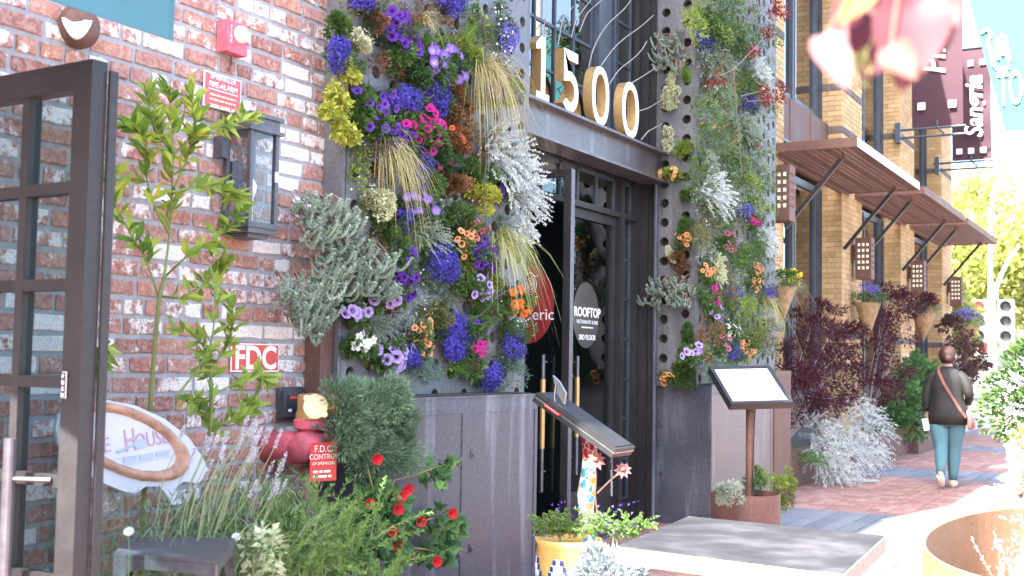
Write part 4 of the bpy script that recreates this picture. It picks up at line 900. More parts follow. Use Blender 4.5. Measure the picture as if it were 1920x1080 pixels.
# oval sign on a pale board
so = onX(265, 838, -3.50); sg = thing('oval_sign', so - V3(0, 0, .2), 'oval ice house sign with leather ring on a pale board by the door', 'sign')
sr = onX(390, 815, -3.42) - onX(150, 838, -3.52); sr /= np.linalg.norm(sr); su = V3(-.12, 0, 1); su -= sr * (su @ sr); su /= np.linalg.norm(su); sn = np.cross(sr, su)
tl = -.42; er = sr * math.cos(tl) + su * math.sin(tl); eu = -sr * math.sin(tl) + su * math.cos(tl)
so2 = so - er * .06
def sp(px, py): # pixel -> point on the sign's plane
    d = ray(px, py); return CP + d * ((so - CP) @ sn) / (d @ sn)
bd = [(105, 800), (112, 775), (150, 757), (200, 750), (255, 760), (310, 785), (355, 820), (383, 860), (390, 880), (375, 905), (345, 903), (330, 915), (338, 935), (343, 944), (325, 947), (312, 925), (300, 912), (275, 912), (255, 925), (235, 922), (200, 908), (165, 890), (130, 862), (110, 832)]
MB().extrude([sp(*p) - sn * .004 for p in bd], -sn * .018).build('board', 'signboard', sg, attr=None)
ce = (238, 828); t = np.linspace(0, 2 * np.pi, 56, endpoint=False); th = R_(23)
def ell(a, b): return np.array([sp(ce[0] + a * math.cos(q) * math.cos(th) - b * math.sin(q) * math.sin(th), ce[1] + a * math.cos(q) * math.sin(th) + b * math.sin(q) * math.cos(th)) for q in t])
E1 = ell(126, 62); E2 = ell(97, 44); mid = (E1 + E2) / 2; k = len(t); rr = np.linalg.norm(E1 - E2, axis=1)[:, None] / 2
v = np.stack([E1, (E1 * .8 + E2 * .2) + sn * .018, mid + sn * .025, (E1 * .2 + E2 * .8) + sn * .016, E2], 1) + rng.normal(0, .0012, (k, 5, 3)); f = [[5 * i + j, 5 * i + j + 1, 5 * ((i + 1) % k) + j + 1, 5 * ((i + 1) % k) + j] for i in range(k) for j in range(4)]
MB().add(v.reshape(-1, 3), f).build('ring', 'ring', sg, attr=None, smooth=True)
MB().ngon(E2 * 1.0 + sn * .001).build('oval_face', 'ovalface', sg, attr=None)
rt = sp(318, 826) - sp(190, 850); upv = sp(245, 800) - sp(250, 845)
sz = np.linalg.norm(sp(250, 845) - sp(247, 815)) * 1.35
text('ICE', sz, sp(165, 855) + sn * .004, rt, upv, 'mauve', sg, sx=.8); text('H', sz * 1.5, sp(234, 848) + sn * .004, rt, upv, 'mauve', sg, sx=.6); text('OUSE', sz, sp(254, 842) + sn * .004, rt, upv, 'mauve', sg, sx=.72)
fine_print(sp(275, 860) + sn * .004, rt, np.cross(sn, rt), np.linalg.norm(sp(318, 853) - sp(232, 866)), sz * .22, 'slateblue', sg, 5)
for a, b in (((212, 861), (328, 843)), ((232, 873), (325, 855))): MB().tube([sp(*a) + sn * .003, sp(*b) + sn * .003], .0008, sides=4).build('rule', 'slateblue', sg, attr=None)
mb = MB().tube([sp(218, 848) + sn * .004, sp(252, 834) + sn * .004], .0055, .003, sides=6); mb.add([sp(262 + 13 * math.cos(q) , 832 + 9 * math.sin(q)) + sn * .0052 for q in np.linspace(0, 2 * np.pi, 20, endpoint=False)], [list(range(20))]); mb.build('spoon_emblem', 'slateblue', sg, attr=None)
MB().tube([sp(325, 915) - sn * .02, V3(*(sp(325, 915)[:2] - sn[:2] * .15), 0.0)], .012, sides=8).build('stake', 'bark', sg, attr=None); MB().tube([sp(160, 860) - sn * .02, V3(*(sp(160, 860)[:2] - sn[:2] * .15), 0.0)], .012, sides=8).build('stake', 'bark', sg, attr=None)

# menu stand in a rusted drum
mc = onX(1398, 925, -2.9); mc[2] = 0; ms = thing('menu_stand', mc, 'slanted white menu board on a post in a rusted round pot', 'menu stand')
Rp = .262; hz = .445
MB().lathe(mc, [(Rp, 0), (Rp, hz), (Rp - .008, hz), (Rp - .008, hz - .05), (0.0, hz - .05)], sides=40).build('pot', 'rust', ms, attr=None); MB().lathe(mc, [(Rp - .01, hz - .045), (0, hz - .03)], sides=24).build('soil', 'soil', ms, attr=None)
pc = onX(1407, 722, -2.9); pst = V3(pc[0], pc[1], 0)
MB().tube([pst + V3(0, 0, .3), V3(pc[0], pc[1], pc[2] - .03)], .034, sides=16).build('post', 'rust', ms, attr=None)
mn = V3(.707, -.707, 0); mw = V3(.707, .707, .03); mw /= np.linalg.norm(mw); md = mn * .80 + V3(0, 0, -.60); md -= mw * (md @ mw); md /= np.linalg.norm(md); nn = np.cross(mw, -md); a2, b2 = .262, .232
if nn[2] < 0: nn = -nn
MB().obox(pc - mw * a2 - md * b2 - nn * .05, mw * 2 * a2, md * 2 * b2, nn * .05).build('case', 'black', ms, attr=None)
for o, e in ((pc - mw * a2 - md * b2, mw * 2 * a2), (pc - mw * a2 + md * (b2 - .028), mw * 2 * a2)): MB().obox(o, e, md * .028, nn * .012).build('case_frame', 'black', ms, attr=None)
for sg_ in (-1, 1): MB().obox(pc + mw * (a2 - .014) * sg_ - mw * .014 - md * (b2 - .028), mw * .028, md * 2 * (b2 - .028), nn * .012).build('case_frame', 'black', ms, attr=None)
MB().obox(pc - mw * (a2 - .03) - md * (b2 - .03) + nn * .001, mw * 2 * (a2 - .03), md * 2 * (b2 - .03), nn * .002).build('menu_page', 'paper', ms, attr=None)
fine_print(pc - mw * .07 - md * .11 + nn * .0035, mw, -md, .24, .009, 'ovalface', ms, 8); fine_print(pc - nn * -.0035 + md * .0, mw, -md, .16, .006, 'ovalface', ms, 9)
MB().tube([pc - nn * .05 + md * .05 + V3(.05, 0, 0), pst + V3(.045, -.02, pc[2] - .2), pst + V3(.036, -.03, .75), pst + V3(.03, -.03, .42)], .005, sides=6).build('cable', 'black', ms, attr=None)

# mosaic lectern
lc = onY(1101, 985, 6.0); lb = V3(lc[0], 6.0, 0); lt = thing('lectern', lb, 'mosaic covered pedestal carrying a slanted dark book stand', 'lectern')
mb = MB().tube([lb + V3(.012 * math.sin(i), 0, .30 + i * .075) for i in range(11)], [.045, .046, .048, .044, .046, .05, .046, .044, .043, .042, .045], sides=14); mb.build('pedestal', 'mosaic', lt, loc=lb + V3(0, 0, .5), attr=None, smooth=True)
a = V3(*onY(1040, 735, 6.0)); b = V3(*onY(1186, 838, 6.0)); d = b - a; un = V3(-d[2], 0, d[0]); un /= np.linalg.norm(un)
MB().obox(a + V3(0, -.22, 0) - un * .055, d, V3(0, .26, 0), un * .055).build('book_stand', 'black', lt, attr=None); MB().obox(a + V3(0, -.222, 0) - un * .028 - d * .004, d * 1.01, V3(0, .264, 0), un * .006).build('edge_line', 'chrome', lt, attr=None)
MB().obox(a + d * .03 + V3(0, -.20, 0) + un * .001, d * .94, V3(0, .22, 0), un * .004).build('stand_top', 'black', lt, attr=None)
p = a + d * .16 + V3(0, -.245, -.005) - un * .02; MB().tube([p + V3(0, .02, 0), p, p + d * .17, p + d * .17 + V3(0, .02, 0)], .007, sides=8).build('red_handle', 'red', lt, attr=None)
f = [V3(*onY(x, y, 5.86)) for x, y in ((1036, 704), (1048, 716), (1060, 737), (1057, 758), (1043, 735))]; MB().extrude(f, (0.004, .014, 0)).build('metal_leaf', 'chrome', lt, attr=None)
MB().tube([onY(1042, 722, 5.85), onY(1039, 745, 5.84), onY(1045, 770, 5.84), onY(1070, 790, 5.86), onY(1097, 812, 5.9)], .005, sides=6).build('bent_rod', 'gunmetal', lt, attr=None)
for c0, pp, r0 in (((1117, 862), [(1120, 965), (1116, 930), (1118, 890), (1117, 866)], .06), ((1168, 880), [(1120, 925), (1140, 905), (1166, 882)], .05)):
    MB().tube([onY(x, y, 5.88) for x, y in pp], .005, sides=6).build('flower_rod', 'rust', lt, attr=None)
    mb = MB(); c = onY(*c0, 5.86); nrm = V3(.35, -.85, .45); nrm /= np.linalg.norm(nrm); e1 = np.cross(nrm, (0, 0, 1)); e1 /= np.linalg.norm(e1); e2 = np.cross(nrm, e1)
    for q in range(9):
        t = q * 2 * np.pi / 9; dd_ = e1 * math.cos(t) + e2 * math.sin(t); s_ = -e1 * math.sin(t) + e2 * math.cos(t)
        mb.add([c, c + dd_ * r0 * .6 + s_ * r0 * .2 - nrm * .006, c + dd_ * r0 - nrm * .02, c + dd_ * r0 * .6 - s_ * r0 * .2 - nrm * .006], [[0, 1, 2, 3]], (.42, .16, .17))
    mb.lathe(c, [(.016, 0), (.012, .01), (0, .014)], c=(.16, .09, .05), ax=nrm, sides=10); mb.build('metal_flower', 'plant', lt)
for i in range(9): MB().tube([V3(*onY(1147 + (i % 2), 848 + i * 9, 5.88)), V3(*onY(1147 - (i % 2), 858 + i * 9, 5.88))], .006, sides=5).build('chain_link', 'gunmetal', lt, attr=None)
pm_ = onY(1066, 1005, 5.85); pmb = V3(pm_[0], 5.85, 0); pt = thing('mosaic_pot', pmb, 'ochre pot with white mosaic petals edged in blue', 'pot')
MB().lathe(pmb, [(.13, 0), (.17, .15), (.185, .3), (.175, .42), (.185, .455), (.17, .455), (.16, .43), (0, .42)], sides=32).build('pot', simple('ochre_glaze', (.55, .33, .10), .4, 0, .15, 12, .1), pt, attr=None, smooth=True)
for a0 in (-2.35, -1.45, -.6, .4):
    mb = MB(); blues = {-1: MB(), 1: MB()}
    for j in range(9):
        z = .06 + .034 * j; w = .34 * math.sin(min(1, (9 - j) / 6) * 1.5); rad = np.interp(z, [0, .15, .3, .42], [.13, .17, .185, .175]) + .003
        for sgn in (-1, 1):
            t_ = a0 + sgn * (w + .03); blues[sgn].obox(pmb + V3(rad * math.cos(t_), rad * math.sin(t_), z), V3(-math.sin(t_), math.cos(t_), 0) * .018, V3(0, 0, .028), V3(math.cos(t_), math.sin(t_), 0) * .004)
        for q in range(4):
            ta, tb2 = a0 - w + 2 * w * q / 4, a0 - w + 2 * w * (q + 1) / 4
            mb.add([pmb + V3(rad * math.cos(ta), rad * math.sin(ta), z), pmb + V3(rad * math.cos(tb2), rad * math.sin(tb2), z), pmb + V3(rad * math.cos(tb2), rad * math.sin(tb2), z + .033), pmb + V3(rad * math.cos(ta), rad * math.sin(ta), z + .033)], [[0, 1, 2, 3]])
    mb.build('mosaic_petal', 'white', pt, attr=None); [stuff(q.build('blue_tiles', M['bluetile'], pt, attr=None)) for q in blues.values()]
# big round rusted planter
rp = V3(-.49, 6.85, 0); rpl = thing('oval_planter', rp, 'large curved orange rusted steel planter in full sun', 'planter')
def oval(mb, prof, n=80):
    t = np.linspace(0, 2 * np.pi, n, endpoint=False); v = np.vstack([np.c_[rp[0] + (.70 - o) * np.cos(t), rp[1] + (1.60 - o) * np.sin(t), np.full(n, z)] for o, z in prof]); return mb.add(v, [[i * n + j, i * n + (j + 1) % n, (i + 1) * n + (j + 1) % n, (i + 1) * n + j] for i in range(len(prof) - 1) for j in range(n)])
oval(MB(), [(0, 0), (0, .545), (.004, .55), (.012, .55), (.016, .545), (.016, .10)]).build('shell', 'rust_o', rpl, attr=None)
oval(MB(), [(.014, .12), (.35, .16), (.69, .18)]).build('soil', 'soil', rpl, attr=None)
# traffic signal and street lamp at the corner
tp = V3(-6.6, 47.0, -.1); tl_ = thing('traffic_signal', tp, 'traffic signal pole with red lights at the street corner', 'traffic light')
Z_ = 47.0; q = onY(1862, 560, Z_); MB().tube([V3(q[0], Z_, -.1), V3(q[0], Z_, q[2])], .13, .11, sides=14).build('pole', 'pole', tl_, attr=None)
MB().tube([onY(x, y, Z_) for x, y in ((1862, 560), (1866, 545), (1878, 515), (1892, 485), (1912, 460))], .09, .06, sides=10).build('mast_arm', 'pole', tl_, attr=None); MB().lathe(onY(1862, 556, Z_) - V3(0, 0, .1), [(.2, 0), (.2, .2)], sides=14).build('collar', 'pole', tl_, attr=None)
for x in (1838, 1888):
    c = onY(x, 603, Z_); MB().box(c[0] - .27, c[0] + .27, Z_ - .3, Z_ + .1, c[2] - .80, c[2] + .80).build('signal_head', 'pole', tl_, attr=None)
    for i in range(3):
        MB().lathe((c[0], Z_ - .3, c[2] + .55 - .55 * i), [(.2, 0), (.22, .28)], ax=(0, -1, 0), sides=14).build('visor', 'pole', tl_, attr=None)
        MB().lathe((c[0], Z_ - .31, c[2] + .55 - .55 * i), [(.19, 0), (.1, .03), (0, .04)], ax=(0, -1, 0), sides=14).build('lens', 'redlens' if i < 1 and x < 1850 else 'black', tl_, attr=None)
c = onY(1847, 652, Z_); MB().box(c[0] - .35, c[0] + .35, Z_ - .2, Z_ + .1, c[2] - .3, c[2] + .3).build('walk_signal', 'pole', tl_, attr=None); MB().box(c[0] - .22, c[0] + .22, Z_ - .21, Z_ - .2, c[2] - .2, c[2] + .2).build('hand_light', 'redlens', tl_, attr=None)
MB().tube([(onY(1862, 652, Z_)[0], Z_, c[2]), (c[0], Z_, c[2])], .05, sides=6).build('bracket', 'pole', tl_, attr=None); MB().tube([onY(1830, 602, Z_), onY(1890, 602, Z_)], .05, sides=6).build('bracket', 'pole', tl_, attr=None)
Z_ = 38.0; q = onY(1917, 318, Z_); sl = thing('street_lamp', V3(onY(1857, 740, Z_)[0], Z_, -.1), 'tall slender curved street lamp rising beside the banners', 'street lamp')
MB().tube([V3(onY(1857, 740, Z_)[0], Z_, -.1), onY(1857, 480, Z_), onY(1857, 395, Z_), onY(1863, 355, Z_), onY(1878, 325, Z_), onY(1900, 308, Z_)], .075, .04, sides=10).build('pole', 'pole', sl, attr=None)
MB().lathe(onY(1903, 308, Z_), [(.0, -.1), (.16, -.08), (.2, 0), (.1, .08), (0, .1)], sides=12).build('lamp_head', 'pole', sl, attr=None)

# ================================================================== PLANTS
GREEN = ((.055, .115, .028), (.10, .19, .045)); LIME = ((.16, .25, .035), (.30, .38, .07)); DKGREEN = ((.030, .075, .028), (.06, .125, .04))
GREY = ((.17, .21, .15), (.30, .34, .25)); SILVER = ((.50, .54, .52), (.74, .77, .74)); BLUEG = ((.10, .18, .135), (.19, .29, .21)); SUCC = ((.24, .32, .25), (.42, .50, .40)); OLIVE = ((.12, .13, .04), (.22, .22, .07))
BROWN = ((.13, .062, .03), (.26, .13, .06)); TAN = ((.30, .25, .10), (.48, .42, .20)); CREAM = ((.50, .53, .33), (.70, .70, .48)); CHART = ((.32, .36, .04), (.50, .50, .10)); WINE = ((.045, .012, .022), (.11, .028, .042))
SAGE = ((.26, .33, .25), (.42, .48, .38))
def cols(n, pal, j=0.12):
    a, b = np.array(pal[0]), np.array(pal[1]); t = rng.random((n, 1)); return np.clip((a + (b - a) * t) * (1 + rng.normal(0, j, (n, 1))), .003, 1)
def unit(v): return v / (np.linalg.norm(v, axis=-1, keepdims=True) + 1e-9)
def ball(n, shell=0.0):
    d = unit(rng.normal(0, 1, (n, 3))); r = (shell + (1 - shell) * rng.random((n, 1))) ** (1 / 2.2); return d * r, d
def mound(mb, c, n, ext, pal, k, L, W, up=0.3, shell=.35, lumps=7):
    """leaves gathered in uneven clumps through an ellipsoid; c centre, n outward axis, ext half sizes (along n, sideways, up)"""
    c = np.asarray(c); n = unit(np.asarray(n, float)); k = int(k * 2.2); W = W * 1.55; L = L * 1.12; s = unit(np.cross((0, 0, 1), n)) if abs(n[2]) < .9 else V3(1, 0, 0); u = np.cross(n, s)
    B = np.array([n, s, u]); cl, _ = ball(lumps, .25); which = rng.integers(0, lumps, k); o, d = ball(k, shell)
    cl = cl * V3(.75, .85, .85); cl[:, 2] -= .22 * rng.random(lumps); loc = cl[which] + o * (.26 + .26 * rng.random((lumps, 1))[which]); P = c + (loc * np.asarray(ext)) @ B
    D = unit((loc * .8 + d * .8) @ B + n * .35 + V3(0, 0, up) + rng.normal(0, .35, (k, 3))); N = unit(rng.normal(0, 1, (k, 3)) + V3(0, 0, .8))
    C = cols(k, pal) * (.82 + .3 * rng.random((lumps, 1))[which]); mb.leaves(P, D, N, L * (.6 + .7 * rng.random(k)), W * (.7 + .6 * rng.random(k)), C)
    return P, D
def blossoms(mb, P, D, r, C, petals=3):
    """tiny open flowers: a few petals each, all in one mesh"""
    k = len(P); D = unit(D); A = unit(np.cross(D, rng.normal(0, 1, (k, 3)))); Bv = np.cross(D, A)
    for q in range(petals):
        t = 2 * np.pi * q / petals + .3; d = A * math.cos(t) + Bv * math.sin(t); mb.leaves(P, d + D * .35, D, r, r * .95, C, .12)
def surface(c, n, ext, k, front=.1):
    c = np.asarray(c); n = unit(np.asarray(n, float)); s = unit(np.cross((0, 0, 1), n)) if abs(n[2]) < .9 else V3(1, 0, 0); u = np.cross(n, s); B = np.array([n, s, u])
    d = unit(rng.normal(0, 1, (k * 3, 3))); d = d[d[:, 0] > front][:k]; m_ = 8; cc = unit(rng.normal(0, 1, (m_, 3))) * V3(.45, .68, .68); cc[:, 0] = np.abs(cc[:, 0]); cc[0] = 0; wh = rng.integers(0, m_, len(d)); rs_ = (.34 + .28 * rng.random((m_, 1))); rs_[0] = .62; return c + ((cc[wh] + d * rs_[wh] * (.85 + .25 * rng.random((len(d), 1)))) * np.asarray(ext)) @ B, unit(d @ B)
_fl = {}
def flower_mesh(kind, petal, throat):
    key = (kind, petal, throat)
    if key in _fl: return _fl[key]
    mb = MB(); p = np.array(petal); th = np.array(throat)
    if kind == 'petunia':   # five lobed funnel
        n = 15; t = np.linspace(0, 2 * np.pi, n, endpoint=False); rad = 1 - .10 * (np.cos(5 * t) < -.5); v = [V3(0, 0, -.55)]; c = [th]
        for rr, zz, cc in ((.20, -.25, th), (.42, -.05, th * .45 + p * .55), (1.0, .06, p)):
            for i in range(n): v.append(V3(rr * math.cos(t[i]) * (rad[i] if rr > .9 else 1), rr * math.sin(t[i]) * (rad[i] if rr > .9 else 1), zz + (.06 * math.cos(5 * t[i]) if rr > .9 else 0))); c.append(cc * (1 + .12 * math.cos(5 * t[i])))
        f = [[0, 1 + i, 1 + (i + 1) % n] for i in range(n)] + [[1 + n * a + i, 1 + n * (a + 1) + i, 1 + n * (a + 1) + (i + 1) % n, 1 + n * a + (i + 1) % n] for a in range(2) for i in range(n)]
        mb.add(v, f, np.clip(np.array(c), 0, 1))
    elif kind == 'pansy':
        for t, s_, cc in ((.9, 1, p), (2.2, 1, p), (-.1, .95, p), (3.25, .95, p), (-1.57, 1.0, p)):
            d = V3(math.cos(t), math.sin(t), 0); e = V3(-d[1], d[0], 0); mb.add([V3(0, 0, .02), d * .35 - e * .42, d * .95 - e * .32 + V3(0, 0, .05), d * 1.05, d * .95 + e * .32 + V3(0, 0, .05), d * .35 + e * .42], [[0, 1, 2, 3, 4, 5]], np.array([th, cc, cc, cc, cc, cc]))
    elif kind == 'hibiscus':   # half closed cup of overlapping petals
        for q in range(6):
            t = q * np.pi / 3; d = V3(math.cos(t), math.sin(t), 0); e = V3(-d[1], d[0], 0)
            mb.add([V3(0, 0, -.5), d * .5 - e * .45 + V3(0, 0, .0), d * .85 - e * .4 + V3(0, 0, .45), d * .95 + e * .0 + V3(0, 0, .55), d * .8 + e * .45 + V3(0, 0, .42), d * .5 + e * .45], [[0, 1, 2, 3, 4, 5]], np.array([th, p * .9, p, p, p, p * .9]))
    elif kind == 'impatiens':
        for q in range(5):
            t = q * 2 * np.pi / 5; d = V3(math.cos(t), math.sin(t), 0); e = V3(-d[1], d[0], 0)
            mb.add([V3(0, 0, 0), d * .5 - e * .4, d * .95 - e * .3 + V3(0, 0, .04), d * 1.02 + V3(0, 0, -.02), d * .95 + e * .3 + V3(0, 0, .04), d * .5 + e * .4], [[0, 1, 2, 3, 4, 5]], np.array([th, p, p, p, p, p]))
    o = mb.build('flower', 'petal'); me = o.data; bpy.data.objects.remove(o); _fl[key] = me; return me
PURPLE = (.115, .025, .34); VIOLET = (.16, .06, .46); MAGENTA = (.56, .02, .23); LILAC = (.50, .36, .68); PEACH = (.80, .40, .17); PINK = (.75, .16, .30); WHITE = (.82, .82, .80); ORANGE = (.80, .14, .03); YELLOW = (.85, .56, .02); REDF = (.62, .02, .03)
DKT = (.04, .008, .09); PALET = (.55, .45, .65); REDT = (.35, .03, .02); LIMET = (.6, .6, .2)
LOBE = ((.04, .028, .25), (.10, .075, .46))
def put_flowers(t, kind, petal, throat, P, D, r):
    me = flower_mesh(kind, petal, throat)
    for p, d in zip(P, D): linked(me, 'flower', t, p, frame_rot(unit(d + rng.normal(0, .22, 3)), (0.1, 0.2, 1), rng.random() * 6), r * (.8 + .4 * rng.random()))
def spaced(P, D, k, r):
    keep = []
    for i in range(len(P)):
        if all(np.linalg.norm(P[i] - P[j]) > r for j in keep): keep.append(i)
        if len(keep) >= k: break
    return P[keep], D[keep]
WHERE = {'L': 'on the flower wall beside red brick', 'R': 'on the flower pier beside yellow brick', 'E': 'on the bare holed side of the flower pier'}
CAMDIR = None
def wallpoint(px, py, w, out=0.0):
    if w == 'L': p = onX(px, py, LWX + out); n = V3(1, 0, 0)
    elif w == 'R': p = onX(px, py, PX + out); n = V3(1, 0, 0)
    else: p = onY(px, py, PY0 - out); n = V3(0, -1, 0)
    return p, n
MAJ = []
def start(px, py, w, name, label, cat, out=0.05, grp=None):
    p, n = wallpoint(px, py, w, 0.0)
    if name == 'tuft_plant':
        kw = label.split(' tuft')[0] + ' tuft'; room = 15 - len(kw.split()) - 2
        for _, near in sorted(MAJ, key=lambda q: np.linalg.norm(q[0] - p))[:6]:
            nw = near.split()[:room]; cut = len(near.split()) > room
            while cut and nw[-1] in ('the', 'of', 'on', 'in', 'at', 'with', 'a', 'and', 'to', 'under', 'above', 'beside', 'between', 'below', 'over', 'by', 'near', 'right', 'left', 'big', 'red', 'blue', 'deep', 'purple', 'silver'): nw = nw[:-1]
            if kw + ' next to the ' + ' '.join(nw) not in used_labels: break
        label = kw + ' next to the ' + ' '.join(nw); grp = 'small tufts between the flower clumps'
    else: MAJ.append((p, label))
    c, _ = wallpoint(px, py, w, out); t = thing(name, p, label, cat, grp); m = mpp(c)
    return t, c, n, m
# widths along the wall look shorter in the picture than upright sizes: undo that
def side(w, c):
    a = proj(c)[0]; b = proj(c + V3(0, .01, 0))[0] if w != 'E' else proj(c + V3(.01, 0, 0))[0]; return .01 / max(1e-4, abs(b - a))
def face(n): # flowers look outward, up and a little along the street towards the light
    return unit(n + V3(.15, -.45, .25))
def stem_root(mb, c, n, r, col=(.10, .13, .05), k=7, out=.05):
    base = c - n * out
    for i in range(k):
        e = c + rng.normal(0, .5, 3) * r; mb.tube([base, (base + e) / 2 + V3(0, 0, .2 * r), e], .0025, .0012, col, 3, cap=False)
def p_petunia(px, py, w, wd, ht, k, petal, throat, label, fr=9.0, pal=GREEN, name='petunia', kind='petunia', leaves=1.0):
    t, c, n, m = start(px, py, w, name, label, 'flowers', .06); sd = side(w, c); ext = (.06, wd / 2 * sd * .92, ht / 2 * m)
    mb = MB(); mound(mb, c, n, ext, pal, int(130 * leaves + 1.2 * wd * leaves), .030, .016); stem_root(mb, c, n, ht / 2 * m); mb.build('foliage', 'plant', t)
    P, D = surface(c + n * .012, n, ext, 700, .0); D = unit(D * .8 + face(n)); P, D = spaced(P, D, int(k * 1.35), fr * m * 1.05); put_flowers(t, kind, petal, throat, P, D, fr * m)
def p_lobelia(px, py, w, wd, ht, label, pal=LOBE, dens=1.0, name='lobelia', base=DKGREEN):
    t, c, n, m = start(px, py, w, name, label, 'flowers', .05); sd = side(w, c); ext = (.075, wd / 2 * sd * .9, ht / 2 * m); mb = MB(); mound(mb, c, n, ext, base, 110, .022, .008); stem_root(mb, c, n, ht / 2 * m); mb.build('foliage', 'plant', t)
    k = int(dens * (170 + wd * ht * .17)); P, D = surface(c, n, ext, k, -.25); P += rng.normal(0, .006, P.shape); mb = MB(); blossoms(mb, P, unit(D + face(n) * .6), .0095, cols(len(P), pal, .2)); mb.build('blossom', 'petal', t)
def p_mound(px, py, w, wd, ht, pal, label, L=.03, W=.012, k=None, tips=None, name='foliage_plant', out=.05, up=.3, dep=.08, cat='plant'):
    t, c, n, m = start(px, py, w, name, label, cat, out); sd = side(w, c); ext = (dep, wd / 2 * sd * .9, ht / 2 * m); k = k or int(140 + wd * ht * .14 * (.02 / L)); mb = MB(); mound(mb, c, n, ext, pal, k, L, W, up); stem_root(mb, c, n, ht / 2 * m); mb.build('foliage', 'plant', t)
    if tips: P, D = surface(c, n, ext, tips[1], -.1); mb = MB(); blossoms(mb, P, unit(D + n * .5), tips[2], cols(len(P), tips[0], .1), 4); mb.build('blossom', 'petal', t)
    return t, c, n, m
def p_grass(px, py, w, wd, ht, pal, label, k=120, up=.9, droop=.75, out=.03, name='grass_tuft', wid=.0045):
    t, c, n, m = start(px, py, w, name, label, 'grass', out); D = unit(n * .9 + V3(0, 0, up) + rng.normal(0, .55, (k, 3)) * V3(.5, 1.0, .6)); L = ht * m * (.55 + .6 * rng.random(k)); P = c + rng.normal(0, .012, (k, 3)) - n * out
    mb = MB(); mb.blades(P, D, L, wid, cols(k, pal), droop * (.7 + .6 * rng.random(k))); mb.build('blades', 'plant', t)
def p_succulent(px, py, w, wd, ht, label, k=60, out=.05, pal=SUCC, stem=((.24, .13, .105), (.40, .24, .20)), name='trailing_succulent'):
    t, c, n, m = start(px, py, w, name, label, 'succulent', out); sd = side(w, c); sv = unit(np.cross((0, 0, 1), n)); st_ = MB(); lf = MB()
    for i in range(k):
        a = rng.uniform(-1, 1); b = rng.uniform(-.6, 1); root = c + sv * a * wd / 2 * sd * .75 + V3(0, 0, 1) * b * ht / 2 * m * .75 - n * out * .8
        ln = (.06 + .14 * rng.random()) * min(1.3, max(.7, ht * m / .3)); d = unit(n * .9 + sv * rng.normal(0, .5) + V3(0, 0, rng.normal(0, .2))); pts = [root]; q = root.copy(); dv = d.copy()
        for s in range(7):
            dv = unit(dv + V3(0, 0, -.55) * (1 if s < 4 else -1.7) + rng.normal(0, .15, 3) + n * .05); q = q + dv * ln / 6; pts.append(q.copy())
        cc = cols(1, stem)[0]; st_.tube(pts, .0045, .0038, cc, 4, cap=False); pts = np.array(pts); st_.tube(pts[3:], [.005, .007, .0075, .007, .004], None, cols(1, pal)[0] * .85, 6); kk = 46; ti = 1 - .50 * rng.random(kk) ** 1.3; idx = ti * (len(pts) - 1); base = np.c_[[np.interp(idx, range(len(pts)), pts[:, e]) for e in range(3)]].T
        ax = unit(pts[-1] - pts[-3]); rad = unit(np.cross(ax, rng.normal(0, 1, (kk, 3)))); lf.leaves(base, unit(rad + ax * .7), ax[None].repeat(kk, 0) + rng.normal(0, .2, (kk, 3)), .019 * (.7 + .5 * rng.random(kk)), .012, cols(kk, pal) * (.8 + .4 * rng.random()), .45)
    st_.build('stems', 'plant', t); lf.build('leaves', 'plant', t); return t
def fronds(mb, P, D, L, pal, k=16, ll=.016, lw=.004, droop=.3, stemc=(.3, .32, .26), curl=.0):
    for p, d, l in zip(P, D, L):
        d = unit(d); ts = np.linspace(0, 1, 6)[:, None]; pts = p + d * l * ts + V3(0, 0, -1) * droop * l * ts ** 2; mb.tube(pts, .0022, .001, stemc, 3, cap=False)
        ti = rng.random(k) ** .7; base = np.c_[[np.interp(ti * 5, range(6), pts[:, e]) for e in range(3)]].T; ax = unit(pts[-1] - pts[2]); rad = unit(np.cross(ax, rng.normal(0, 1, (k, 3)))); mb.leaves(base, unit(rad * .8 + ax * .9), rng.normal(0, 1, (k, 3)), ll * (.6 + .6 * rng.random(k)) * (1.1 - .5 * ti), lw, cols(k, pal), .1)
def p_feather(px, py, w, wd, ht, pal, label, k=60, name='silver_plant', out=.06, ll=.026, lw=.008, l=.5, droop=.35, kk=44, up=.2):
    t, c, n, m = start(px, py, w, name, label, 'plant', out); sd = side(w, c); sv = unit(np.cross((0, 0, 1), n)); o, d = ball(k); P = c + sv * (o[:, :1] * wd / 2 * sd * .55) + V3(0, 0, 1) * (o[:, 1:2] * ht / 2 * m * .6) - n * out * .4; D = n * .7 + sv * o[:, :1] * .9 + V3(0, 0, 1) * (o[:, 1:2] * .9 + up) + rng.normal(0, .25, (k, 3))
    mb = MB(); fronds(mb, P, D, min(ht, wd * 1.6) * m * l * (.6 + .6 * rng.random(k)), pal, kk, ll, lw, droop, tuple(np.array(pal[1]) * .8)); mb.build('fronds', 'plant', t)

